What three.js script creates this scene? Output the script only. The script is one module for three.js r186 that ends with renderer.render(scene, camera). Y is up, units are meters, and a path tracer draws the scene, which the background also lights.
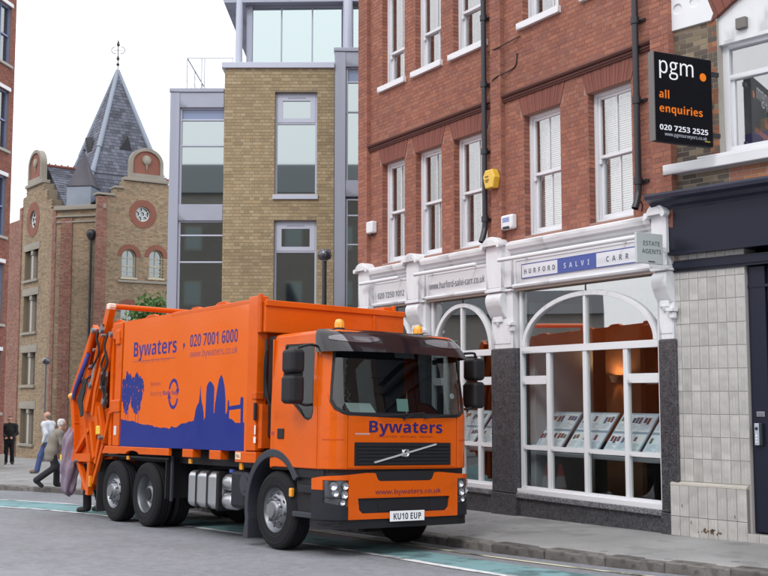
import * as THREE from 'three';
import { mergeGeometries, mergeVertices, toCreasedNormals } from 'three/addons/utils/BufferGeometryUtils.js';
import { RoundedBoxGeometry } from 'three/addons/geometries/RoundedBoxGeometry.js';
import { TessellateModifier } from 'three/addons/modifiers/TessellateModifier.js';

// ---------- camera, sky, sun, exposure ----------
const scene = new THREE.Scene();
const camera = new THREE.PerspectiveCamera(28.65, 4 / 3, 0.1, 1500);
camera.position.set(0, 1.61, 0);
camera.rotation.set(THREE.MathUtils.degToRad(5.42), 0, 0);

const renderer = new THREE.WebGLRenderer({ antialias: true });
renderer.toneMapping = THREE.LinearToneMapping;
renderer.toneMappingExposure = 1.02;
renderer.shadowMap.enabled = true;

{ // bright overcast sky: brighter towards the zenith, faint cloud structure
  const W = 256, H = 128, d = new Float32Array(W * H * 4);
  for (let j = 0; j < H; j++) for (let i = 0; i < W; i++) {
    const el = ((j + 0.5) / H - 0.5) * Math.PI, az = (i + 0.5) / W * Math.PI * 2, s = Math.sin(el);
    const cl = Math.sin(az * 3 + 2.2 * Math.sin(el * 5)) * 0.04 + Math.sin(az * 7 - el * 9) * 0.03 + Math.sin(az * 2 + el * 14) * 0.03;
    let L = s > 0 ? (1.22 + 1.0 * s) * (1 + cl) : 0.34 + 0.9 * Math.exp(s * 60);
    const o = (j * W + i) * 4;
    d[o] = L * 0.985; d[o + 1] = L * 0.995; d[o + 2] = L * 1.03; d[o + 3] = 1;
  }
  const t = new THREE.DataTexture(d, W, H, THREE.RGBAFormat, THREE.FloatType);
  t.mapping = THREE.EquirectangularReflectionMapping; t.magFilter = t.minFilter = THREE.LinearFilter; t.wrapS = THREE.RepeatWrapping; t.needsUpdate = true;
  scene.background = t; scene.environment = t;
}
const sun = new THREE.DirectionalLight(new THREE.Color(1, 0.97, 0.92), 1.1);
sun.position.set(-14, 34, 10); sun.target.position.set(0, 0, -22); scene.add(sun, sun.target);
sun.castShadow = true; sun.shadow.radius = 24; sun.shadow.mapSize.set(2048, 2048);
Object.assign(sun.shadow.camera, { left: -40, right: 40, top: 40, bottom: -40, near: 1, far: 140 });

// ---------- helpers ----------
const V = (x, y, z) => new THREE.Vector3(x, y, z);
const rad = THREE.MathUtils.degToRad, lerp = THREE.MathUtils.lerp, clamp = THREE.MathUtils.clamp;
const smooth = (a, b, x) => { const t = clamp((x - a) / (b - a), 0, 1); return t * t * (3 - 2 * t); };
function rng(seed) { let a = seed >>> 0; return () => { a = (a + 0x6D2B79F5) | 0; let t = Math.imul(a ^ (a >>> 15), 1 | a); t = (t + Math.imul(t ^ (t >>> 7), 61 | t)) ^ t; return ((t ^ (t >>> 14)) >>> 0) / 4294967296; }; }
const hash = (x, y, s = 0) => { let h = Math.imul(x | 0, 374761393) + Math.imul(y | 0, 668265263) + Math.imul(s | 0, 974634541); h = Math.imul(h ^ (h >>> 13), 1274126177); return ((h ^ (h >>> 16)) >>> 0) / 4294967296; };
function vnoise(x, y, s = 0, per = 0) {
  const xi = Math.floor(x), yi = Math.floor(y), fx = x - xi, fy = y - yi, u = fx * fx * (3 - 2 * fx), v = fy * fy * (3 - 2 * fy);
  const m = (n) => per ? ((n % per) + per) % per : n, h = (a, b) => hash(m(a), m(b), s);
  return lerp(lerp(h(xi, yi), h(xi + 1, yi), u), lerp(h(xi, yi + 1), h(xi + 1, yi + 1), u), v);
}
const fbm = (x, y, s = 0, oct = 4, per = 0) => { let a = 0, w = 0.5, t = 0; for (let k = 0; k < oct; k++) { a += w * vnoise(x, y, s + k, per); t += w; x *= 2; y *= 2; per *= 2; w *= 0.5; } return a / t; };

const used = new Map();
function numbered(name) { const n = used.get(name) || 0; used.set(name, n + 1); return n ? name + '_' + String(n).padStart(3, '0') : name; }
function tag(o, label, category, group, kind) { o.name = numbered(o.name); o.userData.label = label; if (category) o.userData.category = category; if (group) o.userData.group = group; if (kind) o.userData.kind = kind; return o; }
function ad(parent, name, geo, mat, F) { const m = new THREE.Mesh(geo, mat); m.name = name; if (F) m.applyMatrix4(F); parent.add(m); return m; }
function gp(parent, name, F) { const g = new THREE.Group(); g.name = name; if (F) g.applyMatrix4(F); parent.add(g); return g; }
const stuff = (m) => { m.userData.kind = 'stuff'; return m; };
const frame = (x, y, z, ry = 0) => new THREE.Matrix4().makeRotationY(ry).setPosition(x, y, z);

function clean(g, keepUv = true) { const n = g.index ? g.toNonIndexed() : g; for (const k of Object.keys(n.attributes)) if (k !== 'position' && k !== 'normal' && !(keepUv && k === 'uv')) n.deleteAttribute(k); if (!n.attributes.normal) n.computeVertexNormals(); if (keepUv && !n.attributes.uv) n.setAttribute('uv', new THREE.BufferAttribute(new Float32Array(n.attributes.position.count * 2), 2)); return n; }
const merge = (list) => mergeGeometries(list.map((g) => clean(g)));
const box = (w, h, d, x = 0, y = 0, z = 0) => new THREE.BoxGeometry(w, h, d).translate(x, y, z);
const b2 = (x0, x1, y0, y1, z0, z1) => box(Math.abs(x1 - x0), Math.abs(y1 - y0), Math.abs(z1 - z0), (x0 + x1) / 2, (y0 + y1) / 2, (z0 + z1) / 2);
const rb2 = (x0, x1, y0, y1, z0, z1, r = 0.02, s = 2) => new RoundedBoxGeometry(Math.abs(x1 - x0), Math.abs(y1 - y0), Math.abs(z1 - z0), s, r).translate((x0 + x1) / 2, (y0 + y1) / 2, (z0 + z1) / 2);
const cyl = (r0, r1, h, seg = 20, open = false) => new THREE.CylinderGeometry(r0, r1, h, seg, 1, open);
function rod(a, b, r, seg = 10, r2) { const d = b.clone().sub(a), g = cyl(r2 ?? r, r, d.length(), seg); g.applyQuaternion(new THREE.Quaternion().setFromUnitVectors(V(0, 1, 0), d.clone().normalize())); return g.translate((a.x + b.x) / 2, (a.y + b.y) / 2, (a.z + b.z) / 2); }
function bar(a, b, w, h, up = V(0, 1, 0)) { // box beam from a to b, w across (right), h along up
  const d = b.clone().sub(a), L = d.length(), z = d.clone().normalize(), x = new THREE.Vector3().crossVectors(up, z).normalize(), y = new THREE.Vector3().crossVectors(z, x);
  return box(w, h, L).applyMatrix4(new THREE.Matrix4().makeBasis(x, y, z)).translate((a.x + b.x) / 2, (a.y + b.y) / 2, (a.z + b.z) / 2);
}
const tube = (pts, r, seg = 40, rs = 8) => new THREE.TubeGeometry(new THREE.CatmullRomCurve3(pts.map((p) => Array.isArray(p) ? V(...p) : p)), seg, r, rs);
const lathe = (pts, seg = 24) => new THREE.LatheGeometry(pts.map(([x, y]) => new THREE.Vector2(x, y)), seg);
function shp(pts, holes = []) { const s = new THREE.Shape(pts.map(([x, y]) => new THREE.Vector2(x, y))); for (const h of holes) s.holes.push(new THREE.Path(h.map(([x, y]) => new THREE.Vector2(x, y)))); return s; }
// prism: outline in x,y; front face at z1, back at z0
const prism = (pts, z0, z1, holes = [], bevel = 0) => new THREE.ExtrudeGeometry(shp(pts, holes), { depth: z1 - z0 - 2 * bevel, bevelEnabled: bevel > 0, bevelSize: bevel, bevelOffset: -bevel, bevelThickness: bevel, bevelSegments: 2, curveSegments: 12 }).translate(0, 0, z0 + bevel);
const rect = (x0, x1, y0, y1) => [[x0, y0], [x1, y0], [x1, y1], [x0, y1]];
const circ = (cx, cy, r, n = 28, a0 = 0, a1 = Math.PI * 2, ry = r) => Array.from({ length: n + (a1 - a0 < 6.28 ? 1 : 0) }, (_, i) => { const a = a0 + (a1 - a0) * i / n; return [cx + r * Math.cos(a), cy + ry * Math.sin(a)]; });
function archPts(x0, x1, y0, ys, yt, n = 16) { const c = (x0 + x1) / 2, r = (x1 - x0) / 2; return [[x0, y0], [x1, y0], ...Array.from({ length: n + 1 }, (_, i) => { const a = Math.PI * i / n; return [c + r * Math.cos(a), ys + (yt - ys) * Math.sin(a)]; })]; }
// profile (z,y) swept along x
const moulding = (prof, x0, x1) => new THREE.ExtrudeGeometry(shp(prof.map(([z, y]) => [-z, y])), { depth: x1 - x0, bevelEnabled: false, curveSegments: 8 }).rotateY(Math.PI / 2).translate(x0, 0, 0);
function uvm(g, k = 1) { // box-projected uv in metres
  const n = g.index ? g.toNonIndexed() : g, p = n.attributes.position, uv = new Float32Array(p.count * 2), a = V(0, 0, 0), b = V(0, 0, 0), c = V(0, 0, 0);
  for (let i = 0; i < p.count; i += 3) {
    a.fromBufferAttribute(p, i); b.fromBufferAttribute(p, i + 1); c.fromBufferAttribute(p, i + 2); b.sub(a); c.sub(a); b.cross(c);
    const x = Math.abs(b.x), y = Math.abs(b.y), z = Math.abs(b.z);
    for (let q = 0; q < 3; q++) { const X = p.getX(i + q), Y = p.getY(i + q), Z = p.getZ(i + q); const [u, v] = y >= x && y >= z ? [X, Z] : x >= z ? [Z, Y] : [X, Y]; uv[(i + q) * 2] = u * k; uv[(i + q) * 2 + 1] = v * k; }
  }
  n.setAttribute('uv', new THREE.BufferAttribute(uv, 2)); return n;
}
function tex(size, metres, fn, srgb = true) {
  const d = new Uint8Array(size * size * 4);
  for (let j = 0; j < size; j++) for (let i = 0; i < size; i++) { const c = fn(i / size, j / size), o = (j * size + i) * 4; d[o] = clamp(c[0], 0, 1) * 255; d[o + 1] = clamp(c[1], 0, 1) * 255; d[o + 2] = clamp(c[2], 0, 1) * 255; d[o + 3] = 255; }
  const t = new THREE.DataTexture(d, size, size); t.wrapS = t.wrapT = THREE.RepeatWrapping; t.magFilter = THREE.LinearFilter; t.minFilter = THREE.LinearMipmapLinearFilter; t.repeat.set(1 / metres, 1 / metres);
  if (srgb) t.colorSpace = THREE.SRGBColorSpace; t.needsUpdate = true; return t;
}
const grey = (v) => [v, v, v];
const lin = (r, g, b) => new THREE.Color().setRGB(r, g, b);
const std = (o) => new THREE.MeshStandardMaterial(o), phy = (o) => new THREE.MeshPhysicalMaterial(o);

const fineBump = tex(512, 0.6, (u, v) => grey(0.5 * fbm(u * 24, v * 24, 3, 3, 24) + 0.5 * hash(u * 512, v * 512, 9)), false);
const blotch = tex(512, 3.1, (u, v) => grey(0.78 + 0.22 * (0.7 * fbm(u * 6, v * 6, 11, 5, 6) + 0.3 * hash(u * 512, v * 512, 5))), true);
const grime = tex(512, 2.3, (u, v) => { const n = fbm(u * 5, v * 5, 31, 5, 5), s = smooth(0.55, 0.8, fbm(u * 9, v * 3, 77, 4, 3 * 3)); return grey(0.92 + 0.08 * n - 0.16 * s); }, true);
const graniteTex = tex(512, 2.6, (u, v) => { const h = hash(u * 256, v * 256, 2), n = fbm(u * 40, v * 40, 8, 2, 40); const k = 0.62 + 0.3 * n + (h > 0.8 ? 0.3 : h < 0.25 ? -0.3 : 0); return [k, k, k * 1.02]; }, true);

const M = {
  mortarRed: std({ color: lin(0.33, 0.215, 0.175), roughness: 0.95, bumpMap: fineBump, bumpScale: 0.003 }),
  mortarYellow: std({ color: lin(0.24, 0.2, 0.145), roughness: 0.95, bumpMap: fineBump, bumpScale: 0.003 }),
  mortarPale: std({ color: lin(0.4, 0.37, 0.33), roughness: 0.95, bumpMap: fineBump, bumpScale: 0.003 }),
  brick: std({ color: 0xffffff, roughness: 0.9, bumpMap: fineBump, bumpScale: 0.002 }),
  rubbed: std({ color: lin(0.27, 0.092, 0.068), roughness: 0.85, map: blotch }),
  rubbed2: std({ color: lin(0.23, 0.082, 0.062), roughness: 0.85, map: blotch }),
  brownMould: std({ color: lin(0.14, 0.055, 0.045), roughness: 0.8, map: blotch }),
  white: std({ color: lin(0.79, 0.8, 0.83), roughness: 0.5, map: grime }),
  whiteSash: std({ color: lin(0.76, 0.77, 0.81), roughness: 0.45, map: grime }),
  cream: std({ color: lin(0.5, 0.46, 0.36), roughness: 0.6 }),
  stone: std({ color: lin(0.5, 0.47, 0.42), roughness: 0.85, map: blotch }),
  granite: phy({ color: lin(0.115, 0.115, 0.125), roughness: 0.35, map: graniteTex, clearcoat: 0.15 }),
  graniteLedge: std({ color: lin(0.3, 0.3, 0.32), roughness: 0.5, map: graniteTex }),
  black: std({ color: lin(0.018, 0.018, 0.022), roughness: 0.45 }),
  iron: std({ color: lin(0.025, 0.025, 0.032), roughness: 0.4 }),
  navy: phy({ specularIntensity: 0.5, color: lin(0.013, 0.015, 0.032), roughness: 0.35, map: grime }),
  glass: phy({ color: 0xffffff, transmission: 1, thickness: 0, roughness: 0.015, ior: 2.8, metalness: 0 }),
  glassLow: phy({ color: 0xffffff, transmission: 1, thickness: 0, roughness: 0.015, ior: 2.2 }),
  shopGlass: phy({ color: lin(0.92, 0.95, 0.95), transmission: 1, thickness: 0, roughness: 0.01, ior: 1.75 }),
  archGlass: phy({ color: lin(0.8, 0.84, 0.84), transmission: 1, thickness: 0, roughness: 0.01, ior: 3.8 }),
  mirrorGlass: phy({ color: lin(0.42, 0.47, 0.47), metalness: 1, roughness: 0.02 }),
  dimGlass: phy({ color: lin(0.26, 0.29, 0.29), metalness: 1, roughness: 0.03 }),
  paleGlass: phy({ color: lin(0.68, 0.77, 0.77), roughness: 0.12, clearcoat: 1, clearcoatRoughness: 0.03 }),
  bluePanel: phy({ color: lin(0.2, 0.26, 0.42), roughness: 0.2, clearcoat: 0.6 }),
  metalGrey: std({ color: lin(0.36, 0.385, 0.47), roughness: 0.42, metalness: 0.15, map: grime }),
  metalPale: std({ color: lin(0.47, 0.5, 0.6), roughness: 0.4, metalness: 0.1 }),
  blind: std({ color: lin(0.66, 0.66, 0.66), roughness: 0.6 }),
  blindTan: std({ color: lin(0.36, 0.3, 0.26), roughness: 0.6 }),
  shopRoom: std({ color: lin(0.34, 0.31, 0.28), roughness: 0.9 }),
  topGlass: phy({ color: lin(0.5, 0.58, 0.58), metalness: 1, roughness: 0.06 }),
  room: std({ color: lin(0.12, 0.1, 0.09), roughness: 0.9 }),
  roomBrown: std({ color: lin(0.2, 0.095, 0.055), roughness: 0.8 }),
  slate: std({ color: 0xffffff, roughness: 0.75, bumpMap: fineBump, bumpScale: 0.003 }),
  lead: std({ color: lin(0.3, 0.35, 0.43), roughness: 0.6, map: blotch }),
  cable: std({ color: lin(0.015, 0.015, 0.018), roughness: 0.6 }),
};

// canvas print on a thin sheet; W,H metres, draw(ctx, w, h) in pixels
function canvasTex(w, h, draw, ppm) {
  const c = document.createElement('canvas'); c.width = Math.round(w * ppm); c.height = Math.round(h * ppm);
  const x = c.getContext('2d'); draw(x, c.width, c.height);
  const t = new THREE.CanvasTexture(c); t.colorSpace = THREE.SRGBColorSpace; t.magFilter = THREE.LinearFilter; return t;
}
function decal(parent, name, w, h, draw, ppm, opts = {}, F) {
  const m = phy({ map: canvasTex(w, h, draw, ppm), transparent: true, roughness: 0.4, ...opts });
  return ad(parent, name, new THREE.PlaneGeometry(w, h), m, F);
}
function textFit(x, s, font, px, cx, cy, maxW, color, align = 'center') { x.font = font.replace('$', px); x.fillStyle = color; x.textBaseline = 'middle'; x.textAlign = 'left'; const w = x.measureText(s).width; x.save(); x.translate(align === 'center' ? cx - maxW / 2 : cx, cy); x.scale(maxW / w, 1); x.fillText(s, 0, 0); x.restore(); }

// ---------- brick laying ----------
const PAL = {
  red: [[0.315, 0.122, 0.08], [0.295, 0.114, 0.078], [0.335, 0.135, 0.088], [0.27, 0.101, 0.07], [0.31, 0.132, 0.093], [0.26, 0.105, 0.078]],
  quoin: [[0.27, 0.13, 0.098], [0.24, 0.115, 0.09], [0.29, 0.15, 0.115], [0.22, 0.1, 0.078], [0.26, 0.16, 0.12]],
  yellow: [[0.35, 0.275, 0.165], [0.32, 0.25, 0.15], [0.38, 0.305, 0.19], [0.29, 0.225, 0.135], [0.34, 0.26, 0.15]],
  stock: [[0.3, 0.225, 0.145], [0.26, 0.198, 0.13], [0.325, 0.25, 0.165], [0.225, 0.17, 0.114], [0.31, 0.215, 0.14]],
  dark: [[0.14, 0.11, 0.08], [0.11, 0.09, 0.07], [0.18, 0.14, 0.095], [0.09, 0.072, 0.06], [0.21, 0.165, 0.11]],
  orange: [[0.33, 0.14, 0.07], [0.28, 0.12, 0.065], [0.24, 0.1, 0.065]],
};
const unitBox = new THREE.BoxGeometry(1, 1, 1);
// lays courses between x0..x1, y0..y1 with the front at z, leaving out holes [x0,x1,y0,y1]; inside(x,y) may shape the outline
function bricks(parent, name, o) {
  const { x0, x1, y0, y1, z = 0, holes = [], pal, course = 0.075, len = 0.225, joint = 0.009, depth = 0.06, seed = 1, inside, F, single, english = true, tone = 1 } = o;
  const R = rng(seed), list = [];
  const rows = Math.max(1, Math.round((y1 - y0) / course)), ch = (y1 - y0) / rows;
  for (let r = 0; r < rows; r++) {
    const ya = y0 + r * ch, yb = ya + ch, ym = (ya + yb) / 2;
    let iv = [[x0, x1]];
    for (const [a, b, c, d] of holes) if (ym > c && ym < d) { const n = []; for (const [p, q] of iv) { if (b <= p || a >= q) n.push([p, q]); else { if (a > p) n.push([p, a]); if (b < q) n.push([b, q]); } } iv = n; }
    const L = english && r % 2 ? len / 2 : len, off = r % 2 ? (english ? L / 2 : L / 2) : 0;
    for (const [p, q] of iv) {
      let k = Math.floor((p - off - x0) / L) - 1;
      for (; ; k++) {
        let a = x0 + off + k * L, b = a + L; if (b <= p + 0.012) continue; if (a >= q - 0.012) break;
        a = Math.max(a, p); b = Math.min(b, q);
        if (inside && !inside((a + b) / 2, ym)) continue;
        const w = b - a - joint; if (w < 0.012) continue;
        const base = pal[Math.floor(R() * pal.length)], n = (0.8 + 0.4 * fbm((a + seed) * 0.9, ym * 0.9, seed, 4)) * (0.93 + 0.14 * R()) * tone;
        list.push([(a + b) / 2, ym, w, ch - joint, (R() - 0.5) * 0.003, base[0] * n, base[1] * n, base[2] * n]);
      }
    }
  }
  if (single) {
    const mats = Array.from({ length: 10 }, (_, i) => { const b = pal[i % pal.length], n = 0.8 + 0.045 * i; return std({ color: lin(b[0] * n, b[1] * n, b[2] * n), roughness: 0.9, bumpMap: fineBump, bumpScale: 0.002 }); });
    for (const [x, y, w, h, dz] of list) { const m = ad(parent, name, unitBox, mats[Math.floor(R() * 10)]); m.scale.set(w, h, depth); m.position.set(x, y, z - depth / 2 + dz); if (F) m.applyMatrix4(F); }
    return;
  }
  const im = new THREE.InstancedMesh(unitBox, M.brick, list.length), m4 = new THREE.Matrix4(), c = new THREE.Color();
  list.forEach(([x, y, w, h, dz, r, g, b], i) => { m4.makeScale(w, h, depth).setPosition(x, y, z - depth / 2 + dz); if (F) m4.premultiply(F); im.setMatrixAt(i, m4); im.setColorAt(i, c.setRGB(r, g, b)); });
  im.name = name; im.userData.kind = 'stuff'; parent.add(im); return im;
}
// ---------- ground: the street falls gently away from the viewer and towards the kerb ----------
const YAW = 0.6361, OX = -1.524, OY = -0.492, OZ = 15.65; // street frame: a = metres along the kerb away from the viewer, l = metres towards the shops
const bx = -Math.sin(YAW), bz = Math.cos(YAW), lx = Math.cos(YAW), lz = Math.sin(YAW);
const toAL = (X, Zf) => [(X - OX) * bx + (Zf - OZ) * bz, (X - OX) * lx + (Zf - OZ) * lz];
const toXZ = (a, l) => [OX + a * bx + l * lx, OZ + a * bz + l * lz];
const G = (a) => a < 8 ? 0.0191 * Math.max(a, -25) : a < 20 ? 0.1528 + 0.013 * (a - 8) : a < 38 ? 0.3088 + 0.032 * (a - 20) : 0.8848;
function spline(pts) { return (a) => { if (a <= pts[0][0]) return pts[0][1] + (a - pts[0][0]) * (pts[1][1] - pts[0][1]) / (pts[1][0] - pts[0][0]); for (let i = 0; i < pts.length - 1; i++) { const [x0, y0] = pts[i], [x1, y1] = pts[i + 1]; if (a <= x1) { const pm = pts[Math.max(i - 1, 0)], pn = pts[Math.min(i + 2, pts.length - 1)], m0 = (y1 - pm[1]) / (x1 - pm[0]), m1 = (pn[1] - y0) / (pn[0] - x0), h = x1 - x0, t = (a - x0) / h; return (2 * t ** 3 - 3 * t * t + 1) * y0 + (t ** 3 - 2 * t * t + t) * h * m0 + (-2 * t ** 3 + 3 * t * t) * y1 + (t ** 3 - t * t) * h * m1; } } const n = pts.length; return pts[n - 1][1] + (a - pts[n - 1][0]) * (pts[n - 1][1] - pts[n - 2][1]) / (pts[n - 1][0] - pts[n - 2][0]); }; }
const kerbL = spline([[-20, 5.6], [-9, 3.45], [-6, 2.85], [-4, 2.5], [-2, 2.38], [0, 2.42], [6, 2.5], [12, 2.42], [14, 2.1], [16, 1.3], [19, -0.6], [24, -5], [32, -14]]);
const fadeC = (a) => 1 - smooth(8, 16, a);
const roadY = (a, l) => OY - G(a) - 0.0285 * 2.35 - 0.0285 * (clamp(l, -9, 2.35) - 2.35) * fadeC(a);
const paveY = (a, l) => OY - G(a) - 0.0285 * 2.35 + 0.12 + 0.015 * clamp(l - kerbL(a), 0, 4);
const paveAt = (X, Zf) => paveY(...toAL(X, Zf)), roadAt = (X, Zf) => roadY(...toAL(X, Zf));

function gridMesh(us, vs, fn, col) {
  const P = [], C = [], U = [], I = [], n = vs.length;
  for (const u of us) for (const v of vs) { const [x, y, z] = fn(u, v); P.push(x, y, z); U.push(x, z); if (col) C.push(...col(x, -z, u, v)); }
  for (let i = 0; i < us.length - 1; i++) for (let j = 0; j < n - 1; j++) { const a = i * n + j, b = a + n; I.push(a, a + 1, b, b, a + 1, b + 1); }
  const g = new THREE.BufferGeometry(); g.setAttribute('position', new THREE.Float32BufferAttribute(P, 3)); g.setAttribute('uv', new THREE.Float32BufferAttribute(U, 2)); if (col) g.setAttribute('color', new THREE.Float32BufferAttribute(C, 3)); g.setIndex(I); g.computeVertexNormals();
  if (g.attributes.normal.getY(Math.floor(P.length / 6)) < 0) { const ix = g.index.array; for (let i = 0; i < ix.length; i += 3) { const t = ix[i + 1]; ix[i + 1] = ix[i + 2]; ix[i + 2] = t; } g.computeVertexNormals(); }
  return g;
}
const steps = (a, b, s) => Array.from({ length: Math.round((b - a) / s) + 1 }, (_, i) => a + i * s);
const asphaltTex = tex(1024, 5.3, (u, v) => { const h = hash(u * 1024, v * 1024, 4), n = fbm(u * 7, v * 7, 21, 5, 7), m = fbm(u * 60, v * 60, 17, 2, 60); const k = 0.66 + 0.08 * n + 0.12 * m + (h > 0.92 ? 0.16 : h < 0.08 ? -0.16 : 0); return [k, k, k]; });
const asphaltBump = tex(512, 0.9, (u, v) => grey(0.4 * fbm(u * 70, v * 70, 5, 2, 70) + 0.6 * hash(u * 512, v * 512, 6)), false);
const paveTex = tex(1024, 6.1, (u, v) => { const n = fbm(u * 8, v * 8, 51, 5, 8), h = hash(u * 1024, v * 1024, 14), st = smooth(0.6, 0.74, fbm(u * 13, v * 13, 63, 4, 13)), gum = hash(u * 60, v * 60, 3) > 0.985 ? 0.12 : 0; const k = 0.7 + 0.18 * n + (h - 0.5) * 0.12 - 0.07 * st - gum; return [k, k, k * 0.99]; });
{
  const road = ad(scene, 'road', gridMesh([-400, -200, -120, -80, ...steps(-60, -16, 2), ...steps(-15.5, 14, 0.5), ...steps(16, 60, 2), 120, 400], [-400, -150, ...steps(-60, 4, 2), ...steps(4.5, 40, 0.5), ...steps(42, 60, 2), 90, 200, 400], (X, Zf) => [X, roadAt(X, Zf), -Zf],
    (X, Zf) => { const [a, l] = toAL(X, Zf); const track = 0.05 * Math.exp(-(((l + 0.2) % 3.2) ** 2) * 3), n = 0.9 + 0.2 * fbm(a * 0.12, l * 0.8, 5, 4) + track + 0.06 * (fbm(a * 1.1, l * 1.3, 8, 3) - 0.5), rep = smooth(0.6, 0.66, fbm(a * 0.23 + 4, l * 0.5, 91, 2)) * 0.1; const k = n - rep; return [k, k, k]; }),
    std({ color: lin(0.35, 0.362, 0.4), roughness: 0.82, map: asphaltTex, bumpMap: asphaltBump, bumpScale: 0.003, vertexColors: true }));
  road.userData.kind = 'structure';
  const pave = ad(scene, 'pavement', gridMesh([...steps(-40, 60, 0.5)], [0.14, 0.16, ...steps(0.5, 12, 0.5), 16, 24, 40, 70], (a, o) => { const l = kerbL(a) + o, [X, Z] = toXZ(a, l); return [X, paveY(a, l) + (o < 0.15 ? -0.1 : 0), -Z]; },
    (X, Zf) => { const k = 0.88 + 0.2 * fbm(X * 0.5, Zf * 0.5, 44, 4) + 0.12 * (fbm(X * 2.2, Zf * 2.2, 48, 2) - 0.5); return [k, k, k]; }),
    std({ color: lin(0.43, 0.43, 0.44), roughness: 0.85, map: paveTex, bumpMap: fineBump, bumpScale: 0.003, vertexColors: true }));
  pave.userData.kind = 'structure';

  // painted markings, sheets a few millimetres above the road
  const worn = (s, lo) => tex(512, 2.7, (u, v) => { const n = fbm(u * 11, v * 11, s, 5, 11), h = hash(u * 512, v * 512, s); const k = lo + (1 - lo) * smooth(0.25, 0.5, n + (h - 0.5) * 0.25); return [k, k, k]; });
  const ribbon = (name, l0, l1, a0, a1, up, mat) => { const m = ad(road, name, gridMesh(steps(a0, a1, 0.5), [0, 0.5, 1], (a, t) => { const l = lerp(l0(a), l1(a), t), [X, Z] = toXZ(a, l); return [X, roadY(a, l) + up, -Z]; }), mat); return m; };
  const lo = spline([[-20, 3.4], [-8, 1.25], [-3.6, 0.82], [-1, 0.86], [4, 0.7], [7.8, 0.22], [9.8, -0.45], [14, -2.6], [20, -7]]);
  const up = spline([[-20, 5.0], [-8, 2.6], [-4.2, 1.78], [0, 1.72], [6, 1.55], [9.5, 1.1], [11.6, 0.5], [13, -0.1], [17, -2.6], [22, -7]]);
  const W = (f, d) => (a) => f(a) + d;
  ribbon('cycle_lane', W(lo, 0.05), W(up, -0.03), -16, 20, 0.004, std({ color: lin(0.165, 0.305, 0.325), roughness: 0.8, map: worn(5, 0.7), bumpMap: asphaltBump, bumpScale: 0.004 }));
  const wm = std({ color: lin(0.66, 0.68, 0.7), roughness: 0.7, map: worn(9, 0.5), bumpMap: asphaltBump, bumpScale: 0.003 });
  ribbon('lane_line', W(lo, -0.07), W(lo, 0.07), -16, 20, 0.008, wm); ribbon('lane_line', W(up, -0.02), W(up, 0.09), 7, 20, 0.008, wm);
  const ym = std({ color: lin(0.6, 0.57, 0.42), roughness: 0.7, map: worn(13, 0.45), bumpMap: asphaltBump, bumpScale: 0.003 });
  ribbon('yellow_line', W(kerbL, -0.42), W(kerbL, -0.33), -16, 8.5, 0.008, ym);
  // granite kerb, stone by stone
  const kerb = gp(scene, 'kerb'); kerb.userData.kind = 'structure';
  const kerbTex = tex(512, 2.2, (u, v) => { const h = hash(u * 512, v * 512, 32), n = fbm(u * 9, v * 9, 38, 5, 9), st = smooth(0.55, 0.7, fbm(u * 14, v * 14, 71, 4, 14)); const k = 0.62 + 0.4 * n + (h - 0.5) * 0.16 - 0.16 * st; return [k, k * 0.985, k * 0.97]; });
  const km = [0, 1, 2, 3].map((i) => std({ color: lin(0.17 + 0.03 * i, 0.163 + 0.028 * i, 0.16 + 0.026 * i), roughness: 0.75, map: kerbTex, bumpMap: fineBump, bumpScale: 0.006 }));
  const R = rng(7);
  const kg = [0, 1, 2].map((i) => uvm(new RoundedBoxGeometry(0.9, 0.3, 0.27, 2, 0.022 + 0.006 * i)));
  for (let a = -17; a < 22; ) {
    const L = 0.78 + 0.3 * R(), am = a + L / 2, l0 = kerbL(a), l1 = kerbL(a + L), p0 = toXZ(a, l0), p1 = toXZ(a + L, l1), d = Math.hypot(p1[0] - p0[0], p1[1] - p0[1]);
    const s = ad(kerb, 'kerb_stone', kg[Math.floor(R() * 3)], km[Math.floor(R() * 4)]);
    const m = toXZ(am, (l0 + l1) / 2 + 0.135); s.scale.x = (d - 0.012) / 0.9; s.position.set(m[0], paveY(am, (l0 + l1) / 2) - 0.143 + (R() - 0.5) * 0.008, -m[1]);
    s.rotation.y = Math.atan2(p1[1] - p0[1], p1[0] - p0[0]); a += L * (L / d);
  }
}
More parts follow.
